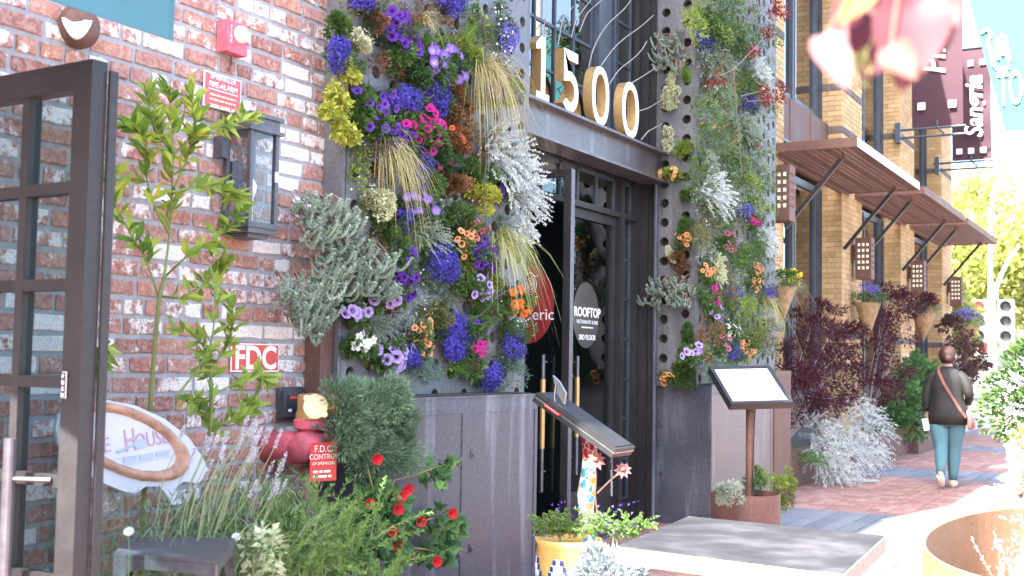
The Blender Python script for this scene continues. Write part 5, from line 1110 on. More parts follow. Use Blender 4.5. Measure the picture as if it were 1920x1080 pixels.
# ---------------- left flower wall
p_lobelia(675, 4, 'L', 46, 36, 'blue lobelia at the very top beside the red brick edge')
p_lobelia(632, 104, 'L', 50, 60, 'blue lobelia ball overhanging the red brick edge', dens=1.3)
p_mound(634, 44, 'L', 30, 40, GREEN, 'small green tuft above the lobelia at the brick edge')
p_mound(672, 74, 'L', 54, 40, CREAM, 'cream sedum head left of the top purple petunias', .016, .010, tips=(CREAM, 70, .007))
p_petunia(755, 68, 'L', 88, 92, 20, PURPLE, DKT, 'deep purple petunias in the topmost large petunia clump', 10)
p_mound(704, 36, 'L', 14, 50, BROWN, 'narrow dried brown tuft near the top of the wall', .02, .008)
p_grass(795, 45, 'L', 50, 90, TAN, 'tan grass beside the topmost purple petunias', 60)
p_lobelia(846, 8, 'L', 62, 40, 'blue lobelia above the bright green tuft', dens=1.1)
p_grass(868, 95, 'L', 50, 75, ((.13, .24, .03), (.25, .36, .07)), 'bright green upright tuft on the flower wall', 130, 1.4, .25)
p_mound(872, 95, 'L', 60, 60, LIME, 'lime green feathery clump under the upright tuft', .03, .004)
p_lobelia(945, 66, 'L', 46, 66, 'blue lobelia mixed with white dots near the number one', ((.08, .06, .45), (.2, .15, .6)), .5)
p_mound(935, 75, 'L', 60, 110, GREEN, 'loose green plant dotted with white flowers near the number one', .02, .006, 150, tips=(((.75,) * 3, (.85,) * 3), 34, .010))
p_mound(773, 130, 'L', 52, 56, DKGREEN, 'dark green leafy clump left of the pale throated petunias')
p_petunia(826, 116, 'L', 92, 86, 22, VIOLET, PALET, 'violet petunias with pale throats above the big tan grass', 9.5)
p_mound(852, 134, 'L', 60, 60, DKGREEN, 'dense dark green clump under the pale throated petunias')
p_grass(900, 135, 'L', 90, 190, TAN, 'large tan grass fountain near the number one', 230, .6, 1.0)
p_petunia(944, 166, 'L', 56, 60, 13, VIOLET, PALET, 'violet petunias at the wall edge below the white dotted plant', 8.5)
t = start(648, 190, 'L', 'chartreuse_vine', 'yellow green vine hanging down the red brick edge', 'vine', .05)
mb = MB()
for i in range(9):
    q, _ = wallpoint(640 + rng.normal(0, 12), 118 + i * 10, 'L', .05); mb.tube([q + V3(0, 0, .06), q, q - V3(0, .01, .12)], .002, .0015, (.35, .33, .12), 3, cap=False)
mb.build('stems', 'plant', t[0]); mb = MB()
for (x, y, r) in ((655, 130, 22), (632, 195, 30), (648, 222, 32), (628, 175, 20), (650, 250, 20), (615, 205, 14)):
    q, n_ = wallpoint(x, y, 'L', .06); mound(mb, q, n_, (.05, r * side('L', q) * .8, r * mpp(q)), CHART, 60, .030, .019, -.6)
mb.build('leaves', 'plant', t[0])
p_petunia(702, 208, 'L', 84, 90, 15, VIOLET, DKT, 'violet petunias between the yellow vine and the blue lobelia', 9.5, leaves=1.4)
p_lobelia(757, 192, 'L', 62, 62, 'blue lobelia left of the magenta petunias', dens=1.3)
p_lobelia(816, 184, 'L', 50, 60, 'blue violet lobelia above the magenta petunias')
p_petunia(798, 248, 'L', 112, 100, 27, MAGENTA, (.22, .0, .10), 'magenta petunias in the middle of the flower wall', 8.5, leaves=1.3)
p_mound(858, 196, 'L', 70, 80, BROWN, 'rust brown dried clump right of the magenta petunias', .02, .012)
p_petunia(856, 258, 'L', 46, 40, 6, ORANGE, REDT, 'orange flowers under the rust brown dried clump', 7, BROWN)
p_petunia(745, 266, 'L', 70, 50, 10, PURPLE, DKT, 'deep purple petunias hanging below the blue lobelia', 9)
p_grass(722, 275, 'L', 90, 150, TAN, 'tan grass fountain with dried brown crown', 190, .5, 1.05)
p_mound(712, 276, 'L', 62, 34, ((.12, .10, .07), (.24, .20, .14)), 'dried grey brown crown of the grass fountain', .016, .006)
p_lobelia(786, 312, 'L', 40, 90, 'loose trailing lobelia beside the grass fountain', dens=.5)
p_mound(850, 336, 'L', 66, 64, BROWN, 'brown dried clump left of the silver plant', .024, .014)
p_mound(800, 345, 'L', 60, 60, GREEN, 'low green clump under the magenta petunias')
p_feather(935, 285, 'L', 90, 120, SILVER, 'upper silver white plant below the tan grass fountain', 70, l=.55)
p_feather(985, 345, 'L', 76, 210, SILVER, 'large silver white plant spilling past the door side edge', 110, out=.12, l=.42)
p_feather(982, 425, 'L', 56, 60, SILVER, 'lowest silver white tuft at the door side edge', 40, out=.1)
p_mound(900, 366, 'L', 74, 60, CHART, 'olive yellow flower clump beside the silver plant', .018, .012, tips=(((.5, .42, .08), (.62, .45, .12)), 60, .008))
p_petunia(942, 352, 'L', 34, 46, 6, PURPLE, DKT, 'few purple petunias tucked under the silver plant', 8)
p_petunia(790, 386, 'L', 74, 54, 12, VIOLET, PALET, 'violet petunias below the loose trailing lobelia', 9.5)
p_lobelia(752, 412, 'L', 34, 44, 'small trailing lobelia above the purple trailing petunias', dens=.8)
p_mound(709, 380, 'L', 56, 60, CREAM, 'cream alyssum beside the trailing succulents', .016, .008, tips=(CREAM, 130, .007))
p_mound(728, 424, 'L', 44, 56, GREEN, 'green stems hanging under the cream alyssum', .02, .008)
p_succulent(618, 405, 'L', 130, 130, 'upper mass of trailing blue green succulent over the brick edge', 100, .10)
p_succulent(662, 490, 'L', 170, 150, 'middle mass of trailing blue green succulent on the flower wall', 130, .10)
p_succulent(585, 560, 'L', 110, 150, 'lowest mass of trailing blue green succulent hanging over brick', 90, .13)
p_feather(806, 440, 'L', 92, 72, SAGE, 'pale sage clump above the big lobelia ball', 60, 'sage_plant', l=.6, ll=.014)
p_petunia(866, 452, 'L', 64, 50, 15, PEACH, REDT, 'peach flowers with red eyes right of the sage clump', 7, name='calibrachoa')
p_petunia(890, 436, 'L', 46, 44, 6, PINK, REDT, 'pink flowers above the peach flowers', 6.5)
p_petunia(905, 476, 'L', 66, 58, 18, PURPLE, DKT, 'deep purple petunias right of the big lobelia ball', 8.5)
p_lobelia(822, 500, 'L', 72, 76, 'big round deep blue lobelia ball', dens=1.7)
p_petunia(757, 508, 'L', 50, 110, 16, PURPLE, DKT, 'purple petunias trailing down left of the lobelia ball', 8.5)
p_petunia(886, 534, 'L', 60, 46, 9, LILAC, DKT, 'pale lilac petunias under the deep purple clump', 10.5)
p_grass(935, 450, 'L', 70, 160, ((.32, .34, .10), (.52, .50, .22)), 'pale yellow green grass beside the red door sign', 150, .5, .9)
p_petunia(968, 566, 'L', 56, 50, 12, ORANGE, (.6, .3, .03), 'orange red flowers in front of the red door sign', 9)
p_mound(965, 612, 'L', 70, 60, GREEN, 'green sprays with white dots under the orange red flowers', .018, .005, tips=(((.75,) * 3, (.85,) * 3), 26, .009))
p_petunia(664, 584, 'L', 62, 50, 7, LILAC, DKT, 'lilac petunias under the trailing succulents', 11)
p_petunia(718, 556, 'L', 56, 46, 6, LILAC, DKT, 'lilac petunias beside the trailing purple petunias', 10.5)
p_feather(705, 604, 'L', 76, 80, GREY, 'grey green thyme between the lilac petunias', 70, 'thyme_plant', l=.45, ll=.010, lw=.003)
p_petunia(784, 632, 'L', 52, 72, 17, PEACH, REDT, 'peach flowers with red eyes on the bare steel panels', 8, name='calibrachoa')
p_lobelia(856, 634, 'L', 76, 80, 'round blue lobelia right of the peach flowers', dens=1.5)
p_petunia(880, 612, 'L', 50, 30, 6, PURPLE, DKT, 'purple petunias over the lower lobelia', 7)
p_lobelia(956, 650, 'L', 48, 70, 'blue lobelia spray beside the open door', dens=.8)
p_petunia(726, 664, 'L', 84, 76, 13, LILAC, DKT, 'largest lilac petunias above the bushy juniper', 11.5)
p_petunia(672, 642, 'L', 62, 56, 7, WHITE, LIMET, 'white impatiens at the lower brick edge', 9.5, name='impatiens', kind='impatiens', leaves=1.3)
p_lobelia(766, 668, 'L', 46, 52, 'blue lobelia right of the largest lilac petunias', dens=1.2)
p_petunia(886, 672, 'L', 44, 64, 10, MAGENTA, (.3, 0, .1), 'magenta flowers under the lower lobelia', 7.5)
p_lobelia(912, 706, 'L', 54, 58, 'blue lobelia just above the steel planter', dens=1.1)
p_mound(800, 690, 'L', 70, 56, BLUEG, 'blue green feathery clump above the steel planter', .03, .004, 330)
p_grass(855, 700, 'L', 70, 60, ((.09, .2, .04), (.17, .3, .07)), 'bright green rosemary tuft above the steel planter', 140, .6, .3)
p_mound(952, 696, 'L', 60, 70, BLUEG, 'blue green juniper tuft at the planter corner', .03, .004, 330)
p_mound(905, 602, 'L', 80, 80, GREEN, 'airy green clump between lower lobelias', .022, .006); p_mound(900, 320, 'L', 60, 60, GREEN, 'green clump left of the silver plant')
p_mound(835, 290, 'L', 70, 60, DKGREEN, 'dark green clump under the magenta petunias', .026, .013); p_mound(690, 225, 'L', 70, 60, GREEN, 'green leaves below the yellow vine petunias')
p_mound(830, 580, 'L', 40, 50, OLIVE, 'small olive clump on the bare panels', .02, .007); p_mound(860, 405, 'L', 70, 56, GREEN, 'green clump above the peach flowers', .022, .009); p_mound(925, 520, 'L', 50, 60, LIME, 'lime green leaves beside the lilac petunias', .022, .008)

for i, (x, y) in enumerate([(665 + 34 * q + (j % 2) * 17 + rng.normal(0, 6), 20 + 40 * j + rng.normal(0, 8)) for j in range(17) for q in range(9)]):
    if rng.random() < .84:
        kd = rng.integers(0, 6); p_mound(x, y, 'L', 40, 46 + 20 * rng.random(), (GREEN, OLIVE, DKGREEN, BROWN, LIME, SAGE)[kd], ('small fresh green tuft', 'small olive tuft', 'small dark green tuft', 'small dried brown tuft', 'small lime tuft', 'small pale sage tuft')[kd] + ' between the flowers of the wall beside red brick', .024, .007, 60, dep=.05, out=.03, name='tuft_plant', tips=(((.7, .7, .72), (.8, .8, .8)), 5, .008) if rng.random() < .25 else None)
sv_ = thing('dry_stems', V3(LWX, 6.2, 1.6), 'dark wiry vine stems looping over the flower wall near the door', 'vine')
for pts in (((912, 300), (905, 380), (918, 460), (938, 520), (925, 570), (900, 590)), ((925, 560), (960, 540), (990, 520), (1003, 570)), ((905, 30), (912, 80), (908, 120)), ((850, 560), (870, 600), (905, 590)), ((690, 300), (730, 290), (790, 270), (830, 320))):
    P = np.array([onX(x, y, LWX + .13) for x, y in pts]); t_ = np.linspace(0, len(P) - 1, 16); Q = np.c_[[np.interp(t_, range(len(P)), P[:, e]) for e in range(3)]].T; Q[1:-1] = (Q[:-2] + Q[1:-1] + Q[2:]) / 3; MB().tube(Q, .0045, .003, (.10, .085, .08), 5).build('stem', 'plant', sv_)
# ---------------- right flower pier
p_succulent(1262, 92, 'E', 80, 120, 'trailing succulent at the top of the holed pier side', 46, .07)
p_mound(1257, 160, 'E', 22, 60, CREAM, 'thin cream sedum under the top succulent', .014, .009, tips=(CREAM, 60, .007)); p_mound(1258, 180, 'E', 42, 48, CREAM, 'rounder cream sedum beside the window vine', .016, .010, tips=(CREAM, 80, .008)); p_mound(1255, 262, 'E', 24, 60, CREAM, 'cream sedum level with the steel beam', .014, .009, tips=(CREAM, 60, .007))
p_grass(1288, 150, 'E', 36, 42, ((.13, .26, .03), (.2, .34, .06)), 'bright green tuft on the holed pier side', 110, 1.4, .2)
p_petunia(1258, 324, 'E', 40, 26, 6, PEACH, LIMET, 'yellow and peach flowers at the end of the steel beam', 5.5, LIME); p_mound(1285, 278, 'E', 40, 36, LIME, 'lime leaves above the yellow and peach flowers', .02, .009)
p_petunia(1284, 450, 'E', 34, 30, 8, PEACH, REDT, 'orange peach flowers low on the holed pier side', 5.5); p_mound(1284, 425, 'E', 36, 44, GREEN, 'green leaves over the orange peach flowers', .02, .008); p_mound(1290, 362, 'E', 30, 30, GREEN, 'tiny green tuft in a hole of the pier side', .018, .008)
p_mound(1262, 470, 'E', 24, 32, CREAM, 'small cream sedum above the drooping succulent', .014, .009); p_mound(1275, 490, 'E', 44, 50, BROWN, 'dried brown leaves above the drooping succulent', .018, .009)
p_succulent(1250, 540, 'E', 96, 80, 'drooping grey blue succulent sticking out of the pier side', 74, .16); p_mound(1285, 640, 'E', 60, 90, GREEN, 'green shrub low on the pier side', .02, .010)
p_petunia(1295, 664, 'R', 52, 40, 9, LILAC, DKT, 'lilac petunias at the lower corner of the pier', 8); p_petunia(1254, 706, 'E', 34, 22, 6, PEACH, REDT, 'peach flowers at the foot of the pier side', 6.5); p_mound(1280, 700, 'E', 70, 48, GREEN, 'green leaves spilling on the blue black planter rim', .022, .011)
for a in ((1322, 84, 30, 40, 'blue lobelia at the upper pier corner'), (1377, 560, 34, 44, 'blue lobelia beside the lower magenta flowers'), (1396, 396, 30, 40, 'blue lobelia near the first box lantern'), (1378, 660, 44, 40, 'blue lobelia just above the menu board'), (1322, 78, 20, 24, 'tiny blue lobelia at the pier corner'), (1440, 545, 30, 40, 'violet blue lobelia by the pansy basket'), (1400, 190, 36, 50, 'violet lobelia high on the pier with white dots')):
    p_lobelia(a[0], a[1], 'R', a[2], a[3], a[4], dens=.8)
for a in ((1394, 92, 34, 30, 7, MAGENTA, 'magenta flowers high on the pier'), (1414, 416, 26, 28, 7, MAGENTA, 'magenta flowers below the first box lantern'), (1364, 456, 34, 40, 10, PINK, 'pink flowers in the middle of the pier'), (1332, 555, 38, 38, 12, MAGENTA, 'magenta flowers above the white ones on the pier'), (1326, 512, 36, 36, 14, PEACH, 'peach flowers at the pier corner'),
          (1412, 516, 36, 50, 15, PEACH, 'peach flowers beside the pansy basket'), (1340, 588, 32, 36, 7, LILAC, 'lilac petunias in the lower pier'), (1370, 624, 40, 30, 7, WHITE, 'white flowers in the lower pier'), (1402, 652, 34, 46, 9, PEACH, 'peach and red flowers above the menu board'), (1412, 262, 14, 26, 4, MAGENTA, 'magenta flowers at the yellow brick edge'), (1352, 648, 26, 40, 5, PINK, 'pink flowers left of the lowest lobelia')):
    p_petunia(a[0], a[1], 'R', a[2], a[3], a[4], a[5], REDT if a[5] in (PEACH, WHITE) else DKT, a[6], 5.6, leaves=.7)
for a in ((1345, 218, 100, 130, ((.13, .21, .09), (.24, .33, .16)), 'big green bush dotted with orange on the pier', .034, .005, 800), (1320, 30, 70, 70, LIME, 'lime green clump at the top of the pier', .03, .008, 260), (1380, 30, 80, 80, GREEN, 'green clump at the top of the pier', .028, .008, 300), (1350, 60, 60, 50, DKGREEN, 'dark leaved clump at the pier top', .03, .018, 140),
          (1390, 130, 90, 70, GREEN, 'green clump under the high magenta flowers', .028, .008, 320), (1400, 300, 70, 90, GREEN, 'fresh green clump right of the big bush', .028, .007, 380), (1375, 470, 80, 60, GREEN, 'green clump around the pink flowers', .024, .007, 300), (1330, 430, 50, 70, OLIVE, 'olive clump on the pier corner', .02, .007, 200),
          (1345, 400, 60, 50, GREEN, 'green clump under the silver mound', .022, .008, 240), (1400, 590, 80, 80, LIME, 'yellow green clump under the peach flowers', .026, .006, 340), (1330, 640, 50, 80, BROWN, 'brown drying clump above the menu board', .02, .008, 260), (1360, 540, 30, 60, BROWN, 'rust brown tuft between pink and blue flowers', .018, .008, 160),
          (1430, 620, 60, 40, OLIVE, 'olive clump at the yellow brick edge', .024, .006, 240), (1410, 470, 70, 70, GREEN, 'green clump under the first box lantern', .022, .006, 280), (1325, 690, 70, 40, BLUEG, 'blue green clump behind the menu board', .022, .006, 240), (1430, 170, 50, 80, ((.22, .19, .13), (.34, .30, .22)), 'dry straw coloured clump by the yellow brick', .022, .006, 240), (1310, 330, 40, 50, GREEN, 'green tuft at the pier corner', .02, .008, 160), (1395, 350, 70, 60, LIME, 'lime clump right of the silver mound', .022, .007, 260), (1365, 690, 60, 30, GREEN, 'low green leaves behind the menu board', .02, .009, 160)):
    p_mound(a[0], a[1], 'R', a[2] * 1.35, a[3] * 1.3, a[4], a[5], a[6], a[7] * 1.3, int(a[8] * 1.5), dep=.11, out=.08, tips=((((.7, .22, .08), (.8, .3, .12)), 26, .014) if 'orange' in a[5] else None))
for a in ((1352, 118, 70, 80, GREY, 'grey sage high on the pier'), (1342, 360, 84, 96, SILVER, 'large silver grey mound on the pier'), (1425, 140, 50, 70, SILVER, 'silver tuft near the upper yellow brick'), (1440, 450, 46, 60, SILVER, 'silver tuft under the first box lantern'), (1405, 240, 60, 60, SAGE, 'pale sage right of the big bush'), (1350, 160, 60, 60, SAGE, 'pale sage above the big bush'), (1350, 500, 30, 70, CREAM, 'pale cream column between the flowers'), (1335, 300, 50, 40, SAGE, 'pale sage between big bush and silver mound')):
    p_feather(a[0], a[1], 'R', a[2], a[3], a[4], a[5], 110, l=.36, out=.1, ll=.026, name='sage_plant')
p_grass(1430, 565, 'R', 70, 90, TAN, 'tan grass under the pansy basket', 120, .5, .9); p_grass(1335, 110, 'R', 60, 60, TAN, 'tan grass near the upper pier corner', 70, .6, .8)
for i, (x, y) in enumerate([(1318 + 24 * q + (j % 2) * 12, 20 + 45 * j) for j in range(15) for q in range(6)]):
    kd = rng.integers(0, 5)
    if rng.random() < .85: p_mound(x, y, 'R', 54, 56, (GREEN, LIME, OLIVE, SAGE, GREEN)[kd], ('small fresh green tuft', 'small lime tuft', 'small olive tuft', 'small pale sage tuft', 'small fresh green tuft')[kd] + ' growing from a hole of the street side of the pier', .026, .007, 110, dep=.07, out=.05, name='tuft_plant', tips=(((.7, .7, .72), (.8, .8, .8)), 6, .009) if rng.random() < .3 else None)
# red maple twig leaning over the pier from the planter behind
tw = thing('maple_twig', onX(1450, 210, -3.45), 'thin red leaved maple twigs in front of the upper yellow brick', 'branch'); mb = MB(); lf = MB()
for pts in (((1375, 130), (1415, 90), (1440, 60), (1450, 10)), ((1440, 60), (1448, 25), (1470, 20)), ((1390, 180), (1430, 170), (1465, 165)), ((1400, 190), (1440, 188), (1458, 190)), ((1375, 130), (1345, 145))):
    P = np.array([onX(x, y, -3.42) for x, y in pts]); mb.tube(P, .004, .002, (.30, .22, .2), 4, cap=False)
    for x, y in pts[1:]: q = onX(x, y, -3.42); mound(lf, q, V3(1, 0, 0), (.07, .10, .05), ((.14, .02, .02), (.30, .05, .04)), 26, .045, .012, -.2)
mb.tube([onX(1375, 130, -3.42), V3(-3.55, 10.6, 3.2), V3(-3.7, 10.6, 3.1)], .005, .005, (.30, .22, .2), 4); mb.build('twigs', 'plant', tw); lf.build('leaves', 'plant', tw)

# ---------------- planting at the foot of the brick wall
def ground_thing(name, x, y, label, cat='plant', z=0.0): return thing(name, (x, y, z), label, cat)
# citrus tree with separate leaves
ct = ground_thing('citrus_tree', -3.62, 3.41, 'young citrus tree with glossy yellow green leaves before the brick wall', 'tree'); tr_ = MB(); X_ = -3.60
def cp(px, py, dx=0): return onX(px, py, X_ + dx)
tr_.tube([V3(-3.62, 3.41, 0), V3(-3.62, 3.40, .6), cp(283, 745), cp(290, 650), cp(298, 560), cp(308, 520)], .012, .008, (.22, .24, .08), 7)
limbs = [((298, 560), (275, 490), (240, 430), (215, 385), (212, 330)), ((308, 520), (318, 440), (322, 360), (325, 290), (320, 200), (315, 165)), ((308, 520), (350, 480), (400, 450), (430, 425), (455, 385)), ((322, 360), (350, 300), (365, 240), (360, 175)), ((318, 440), (285, 380), (270, 310), (275, 260), (240, 235)), ((325, 290), (370, 250), (420, 235), (470, 225)),
         ((322, 360), (365, 350), (410, 350), (445, 370)), ((325, 290), (290, 240), (275, 180)), ((300, 555), (340, 560), (390, 530), (420, 490))]
st2 = [((330, 745), (365, 700), (395, 650), (405, 580), (400, 520)), ((395, 800), (400, 740), (395, 690), (380, 640), (335, 620)), ((400, 740), (440, 720), (480, 700), (505, 720)), ((395, 690), (420, 660), (440, 600), (430, 560)), ((385, 850), (395, 800), (380, 760), (350, 745)), ((395, 800), (440, 790), (470, 760)), ((205, 640), (195, 655), (185, 690))]
lm = []
for s in range(4):
    mb = MB(); L_ = 1.0; c_ = [(.10, .20, .025), (.19, .29, .035), (.30, .38, .05), (.42, .40, .06)][s]; a_ = np.array(c_)
    w_ = .30; pts = [V3(0, 0, 0), V3(-w_ * .6, .25, .05), V3(-w_, .5, .09), V3(-w_ * .6, .8, .03), V3(0, 1, -.08), V3(w_ * .6, .8, .03), V3(w_, .5, .09), V3(w_ * .6, .25, .05), V3(0, .5, .0)]
    mb.add([p * V3(.55, 1, 1) for p in pts], [[0, 8, 2, 1], [8, 4, 3, 2], [0, 7, 6, 8], [8, 6, 5, 4]], np.array([a_ * .8, a_, a_ * 1.1, a_, a_, a_, a_ * 1.1, a_, a_ * 1.25])); o = mb.build('leaf', 'plant'); lm.append(o.data); bpy.data.objects.remove(o)
nleaf = 0; extra = MB()
def limb_leaves(pts, per, dx, root):
    global nleaf
    P = np.array([cp(x, y, dx + rng.normal(0, .05)) for x, y in pts]); t_ = np.linspace(0, len(P) - 1, 12); Q = np.c_[[np.interp(t_, range(len(P)), P[:, e]) for e in range(3)]].T; tr_.tube(Q, .0055, .002, (.22, .28, .08), 5, cap=False)
    for i in range(per):
        s = 1 - rng.random() ** 1.3 * .8; p = np.array([np.interp(s * 11, range(12), Q[:, e]) for e in range(3)]); ax = unit(Q[min(11, int(s * 11) + 1)] - Q[max(0, int(s * 11) - 1)]); d = unit(ax * .8 + unit(rng.normal(0, 1, 3)) * V3(1, 1, .8) + V3(.15, 0, .15)); ln = (.055 + .05 * rng.random())
        nrm = Vector(unit(np.cross(d, rng.normal(0, 1, 3)) + V3(.3, -.2, .6))); y = Vector(d); x = y.cross(nrm).normalized(); n_ = x.cross(y); m3 = Matrix((x, y, n_)).transposed(); s4 = rng.choice(4, p=[.30, .38, .24, .08])
        if nleaf < 300: linked(lm[s4], 'leaf', root, p, m3, ln); nleaf += 1
        else: extra.leaves(p[None], d[None], np.array(n_)[None], ln, ln * .34, cols(1, LIME))
for l_ in limbs: limb_leaves(l_, 58, .0, ct)
for l_ in st2: limb_leaves(l_, 46, .10, ct)
tr_.tube([V3(-3.62, 3.41, 0.02), V3(-3.58, 3.55, .6), cp(385, 850, .05), cp(395, 800, .1), cp(395, 690, .1)], .010, .006, (.22, .24, .08), 6)
tr_.build('trunk', 'plant', ct); stuff(extra.build('leaves', 'plant', ct))
# lavender, rosemary, juniper, fuchsia-like shrub
lv = ground_thing('lavender', -3.2, 3.3, 'grey green lavender with pale flower spikes behind the metal stool'); mb = MB(); k = 900
P = np.c_[rng.uniform(-3.70, -3.02, k), rng.uniform(2.95, 4.0, k), np.full(k, .30) + rng.random(k) * .45]; D = unit(np.c_[rng.normal(.1, .5, k), rng.normal(.1, .5, k), np.full(k, 1.0)]); mb.blades(P, D, .14 + .16 * rng.random(k), .006, cols(k, ((.13, .19, .10), (.26, .33, .20))), .35); k = 3200
P = np.c_[rng.uniform(-3.74, -3.05, k), rng.uniform(2.95, 4.0, k), rng.uniform(.3, .90, k) ** 1.0]; mb.leaves(P, unit(rng.normal(0, .7, (k, 3)) + V3(.1, 0, .8)), rng.normal(0, 1, (k, 3)), .05, .005, cols(k, ((.12, .18, .09), (.24, .31, .17)))); mb.build('foliage', 'plant', lv)
for i in range(34):
    x = rng.uniform(330, 530); y = 790 + rng.random() * 130 + abs(x - 440) * .25; top = onX(x, y, -3.28 + rng.random() * .2); base = top + V3(rng.normal(0, .04), -.10 - rng.random() * .12, -.28); mb = MB(); mb.tube([base, (base + top) / 2 + V3(0, -.02, .02), top], .0022, .0016, (.32, .36, .18), 4, cap=False)
    ax = unit(top - base); kk = 60; s = rng.random(kk); P = top + ax * (s[:, None] - .2) * .075; mb.leaves(P, unit(np.cross(ax, rng.normal(0, 1, (kk, 3))) + ax * .7), rng.normal(0, 1, (kk, 3)), .011, .007, cols(kk, ((.42, .40, .46), (.62, .60, .62)))); mb.build('flower_spike', 'plant', lv)
rs = ground_thing('rosemary', -3.15, 4.0, 'bright green bushy rosemary under the fire connection'); mb = MB(); k = 620
c = np.c_[rng.uniform(-3.62, -3.0, k), rng.uniform(3.50, 4.30, k), rng.uniform(.10, .68, k)]; up_ = np.c_[rng.normal(.2, .4, k), rng.normal(-.05, .35, k), rng.uniform(.4, 1.0, k)]; fronds(mb, c, up_, .20 + .22 * rng.random(k), ((.11, .22, .05), (.21, .35, .085)), 70, .032, .0052, .25, (.22, .26, .12)); mb.build('sprigs', 'plant', rs)
jn = ground_thing('juniper_shrub', -3.5, 4.78, 'feathery blue green juniper bush beside the left steel planter'); mb = MB()
for (x, y, r) in ((690, 790, 78), (655, 750, 50), (730, 840, 60), (700, 860, 60), (650, 820, 40), (745, 790, 40), (720, 740, 46)):
    q = onX(x, y, -3.44); mound(mb, q, V3(1, -.3, .3), (.12, r * mpp(q) * 1.1, r * mpp(q)), ((.10, .18, .10), (.20, .29, .17)), 900, .030, .0045, .2, .2, 12)
mb.tube([(-3.45, 4.66, 0), (-3.44, 4.7, .5), (-3.46, 4.78, .9)], .02, .012, (.16, .11, .08), 7); mb.build('foliage', 'plant', jn)
ab = ground_thing('flowering_maple', -3.36, 4.95, 'straggly shrub with red cup flowers against the steel planter', 'shrub'); mb = MB(); lf = MB()
for pts in (((700, 1040), (715, 960), (740, 900), (780, 890), (812, 878), (845, 868)), ((720, 1000), (770, 990), (800, 975), (830, 965), (850, 975)), ((720, 1020), (760, 1025), (800, 1030), (830, 1040), (850, 1020)), ((715, 960), (700, 920), (690, 880)), ((715, 980), (740, 960), (755, 940))):
    P = np.array([onX(x, y, -3.38 + .03 * i / len(pts)) for i, (x, y) in enumerate(pts)]); mb.tube(P, .005, .003, (.36, .27, .12), 5, cap=False)
mb.tube([V3(-3.38, 5.0, 0), onX(700, 1040, -3.38)], .008, .006, (.3, .22, .12), 6)
mb.build('stems', 'plant', ab)
for (x, y, r, k) in ((700, 985, 42, 70), (735, 955, 34, 46), (760, 975, 26, 30), (825, 975, 26, 26), (845, 990, 18, 14), (825, 1035, 26, 24), (815, 1020, 20, 14), (815, 880, 20, 18), (705, 930, 30, 40), (720, 1030, 36, 40), (835, 872, 14, 10)):
    q = onX(x, y, -3.38); mound(lf, q, V3(1, -.2, .2), (.06, r * mpp(q) * 1.2, r * mpp(q)), ((.06, .15, .06), (.15, .27, .08)), k, .055, .044, -.2)
lf.build('leaves', 'plant', ab); me = flower_mesh('hibiscus', REDF, (.4, .02, .02))
for x, y in ((733, 997), (745, 1022), (847, 963), (788, 977), (751, 930), (763, 917), (692, 942), (745, 955), (818, 1053), (706, 860)): linked(me, 'flower', ab, onX(x, y, -3.31), frame_rot((.8, -.5, -.1 + rng.normal(0, .3))), .026 + .006 * rng.random())
def daisy(x, y, X, lab):
    q = onX(x, y, X); t = ground_thing('daisy', q[0], q[1], lab, 'flower'); mb = MB(); blossoms(mb, np.repeat(q[None], 1, 0), np.array([[.5, -.6, .6]]), .02, np.array([[.8, .8, .78]]), 10); mb.build('petals', 'petal', t); MB().tube([V3(q[0], q[1] + .03, 0), q - V3(0, 0, .004)], .0015, .0012, (.15, .24, .08), 4).build('stem', 'plant', t); t['group'] = 'white daisies by the stool'
for x, y, lab in ((242, 998, 'white daisy above the stool corner next to the door'), (500, 1066, 'white daisy low in front of the variegated ivy'), (443, 1008, 'white daisy between the stool top and the variegated ivy')): daisy(x, y, -3.05, lab)
vg = ground_thing('variegated_plant', -3.0, 3.55, 'pale variegated ivy leaves right of the metal stool'); mb = MB(); q = onX(475, 1040, -2.98); mound(mb, q, V3(1, -.4, .3), (.1, .10, .14), ((.28, .36, .18), (.58, .62, .42)), 110, .030, .015, 0); mb.tube([V3(q[0], q[1], 0), q], .004, .003, (.3, .3, .15), 4); mb.build('foliage', 'plant', vg)
# ---------------- plants round the lectern and in pots
dm = ground_thing('dusty_miller', -2.72, 5.55, 'frosty white dusty miller beside the table corner'); mb = MB(); q = onY(1135, 1050, 5.5); mound(mb, V3(q[0], 5.5, .34), V3(.3, -.8, .5), (.20, .21, .20), ((.25, .29, .31), (.42, .47, .49)), 2600, .030, .010, .3, .3, 16); mb.tube([V3(q[0], 5.5, 0), V3(q[0], 5.5, .3)], .012, .008, (.4, .4, .38), 6); mb.build('foliage', 'plant', dm)
lp = ground_thing('salvia', -2.95, 5.9, 'airy green salvia with small purple flowers around the pedestal'); mb = MB(); k = 110
for x0, x1, cnt in ((1015, 1085, 70), (1110, 1200, 70)):
    xs = rng.uniform(x0, x1, cnt); P = np.array([onY(x, 985 + rng.random() * 25, 5.8) for x in xs]); fronds(mb, P, np.c_[rng.normal(.0, .6, cnt), rng.normal(-.1, .4, cnt), rng.uniform(.3, .9, cnt)], .10 + .09 * rng.random(cnt), ((.11, .2, .05), (.2, .32, .09)), 40, .024, .007, .3, (.2, .26, .1))
mb.tube([V3(*onY(1150, 985, 5.8)[:2], 0), onY(1150, 985, 5.8)], .006, .004, (.2, .26, .1), 5); mb.tube([V3(*onY(1050, 1000, 5.8)[:2], .4), onY(1050, 985, 5.8)], .006, .004, (.2, .26, .1), 5)
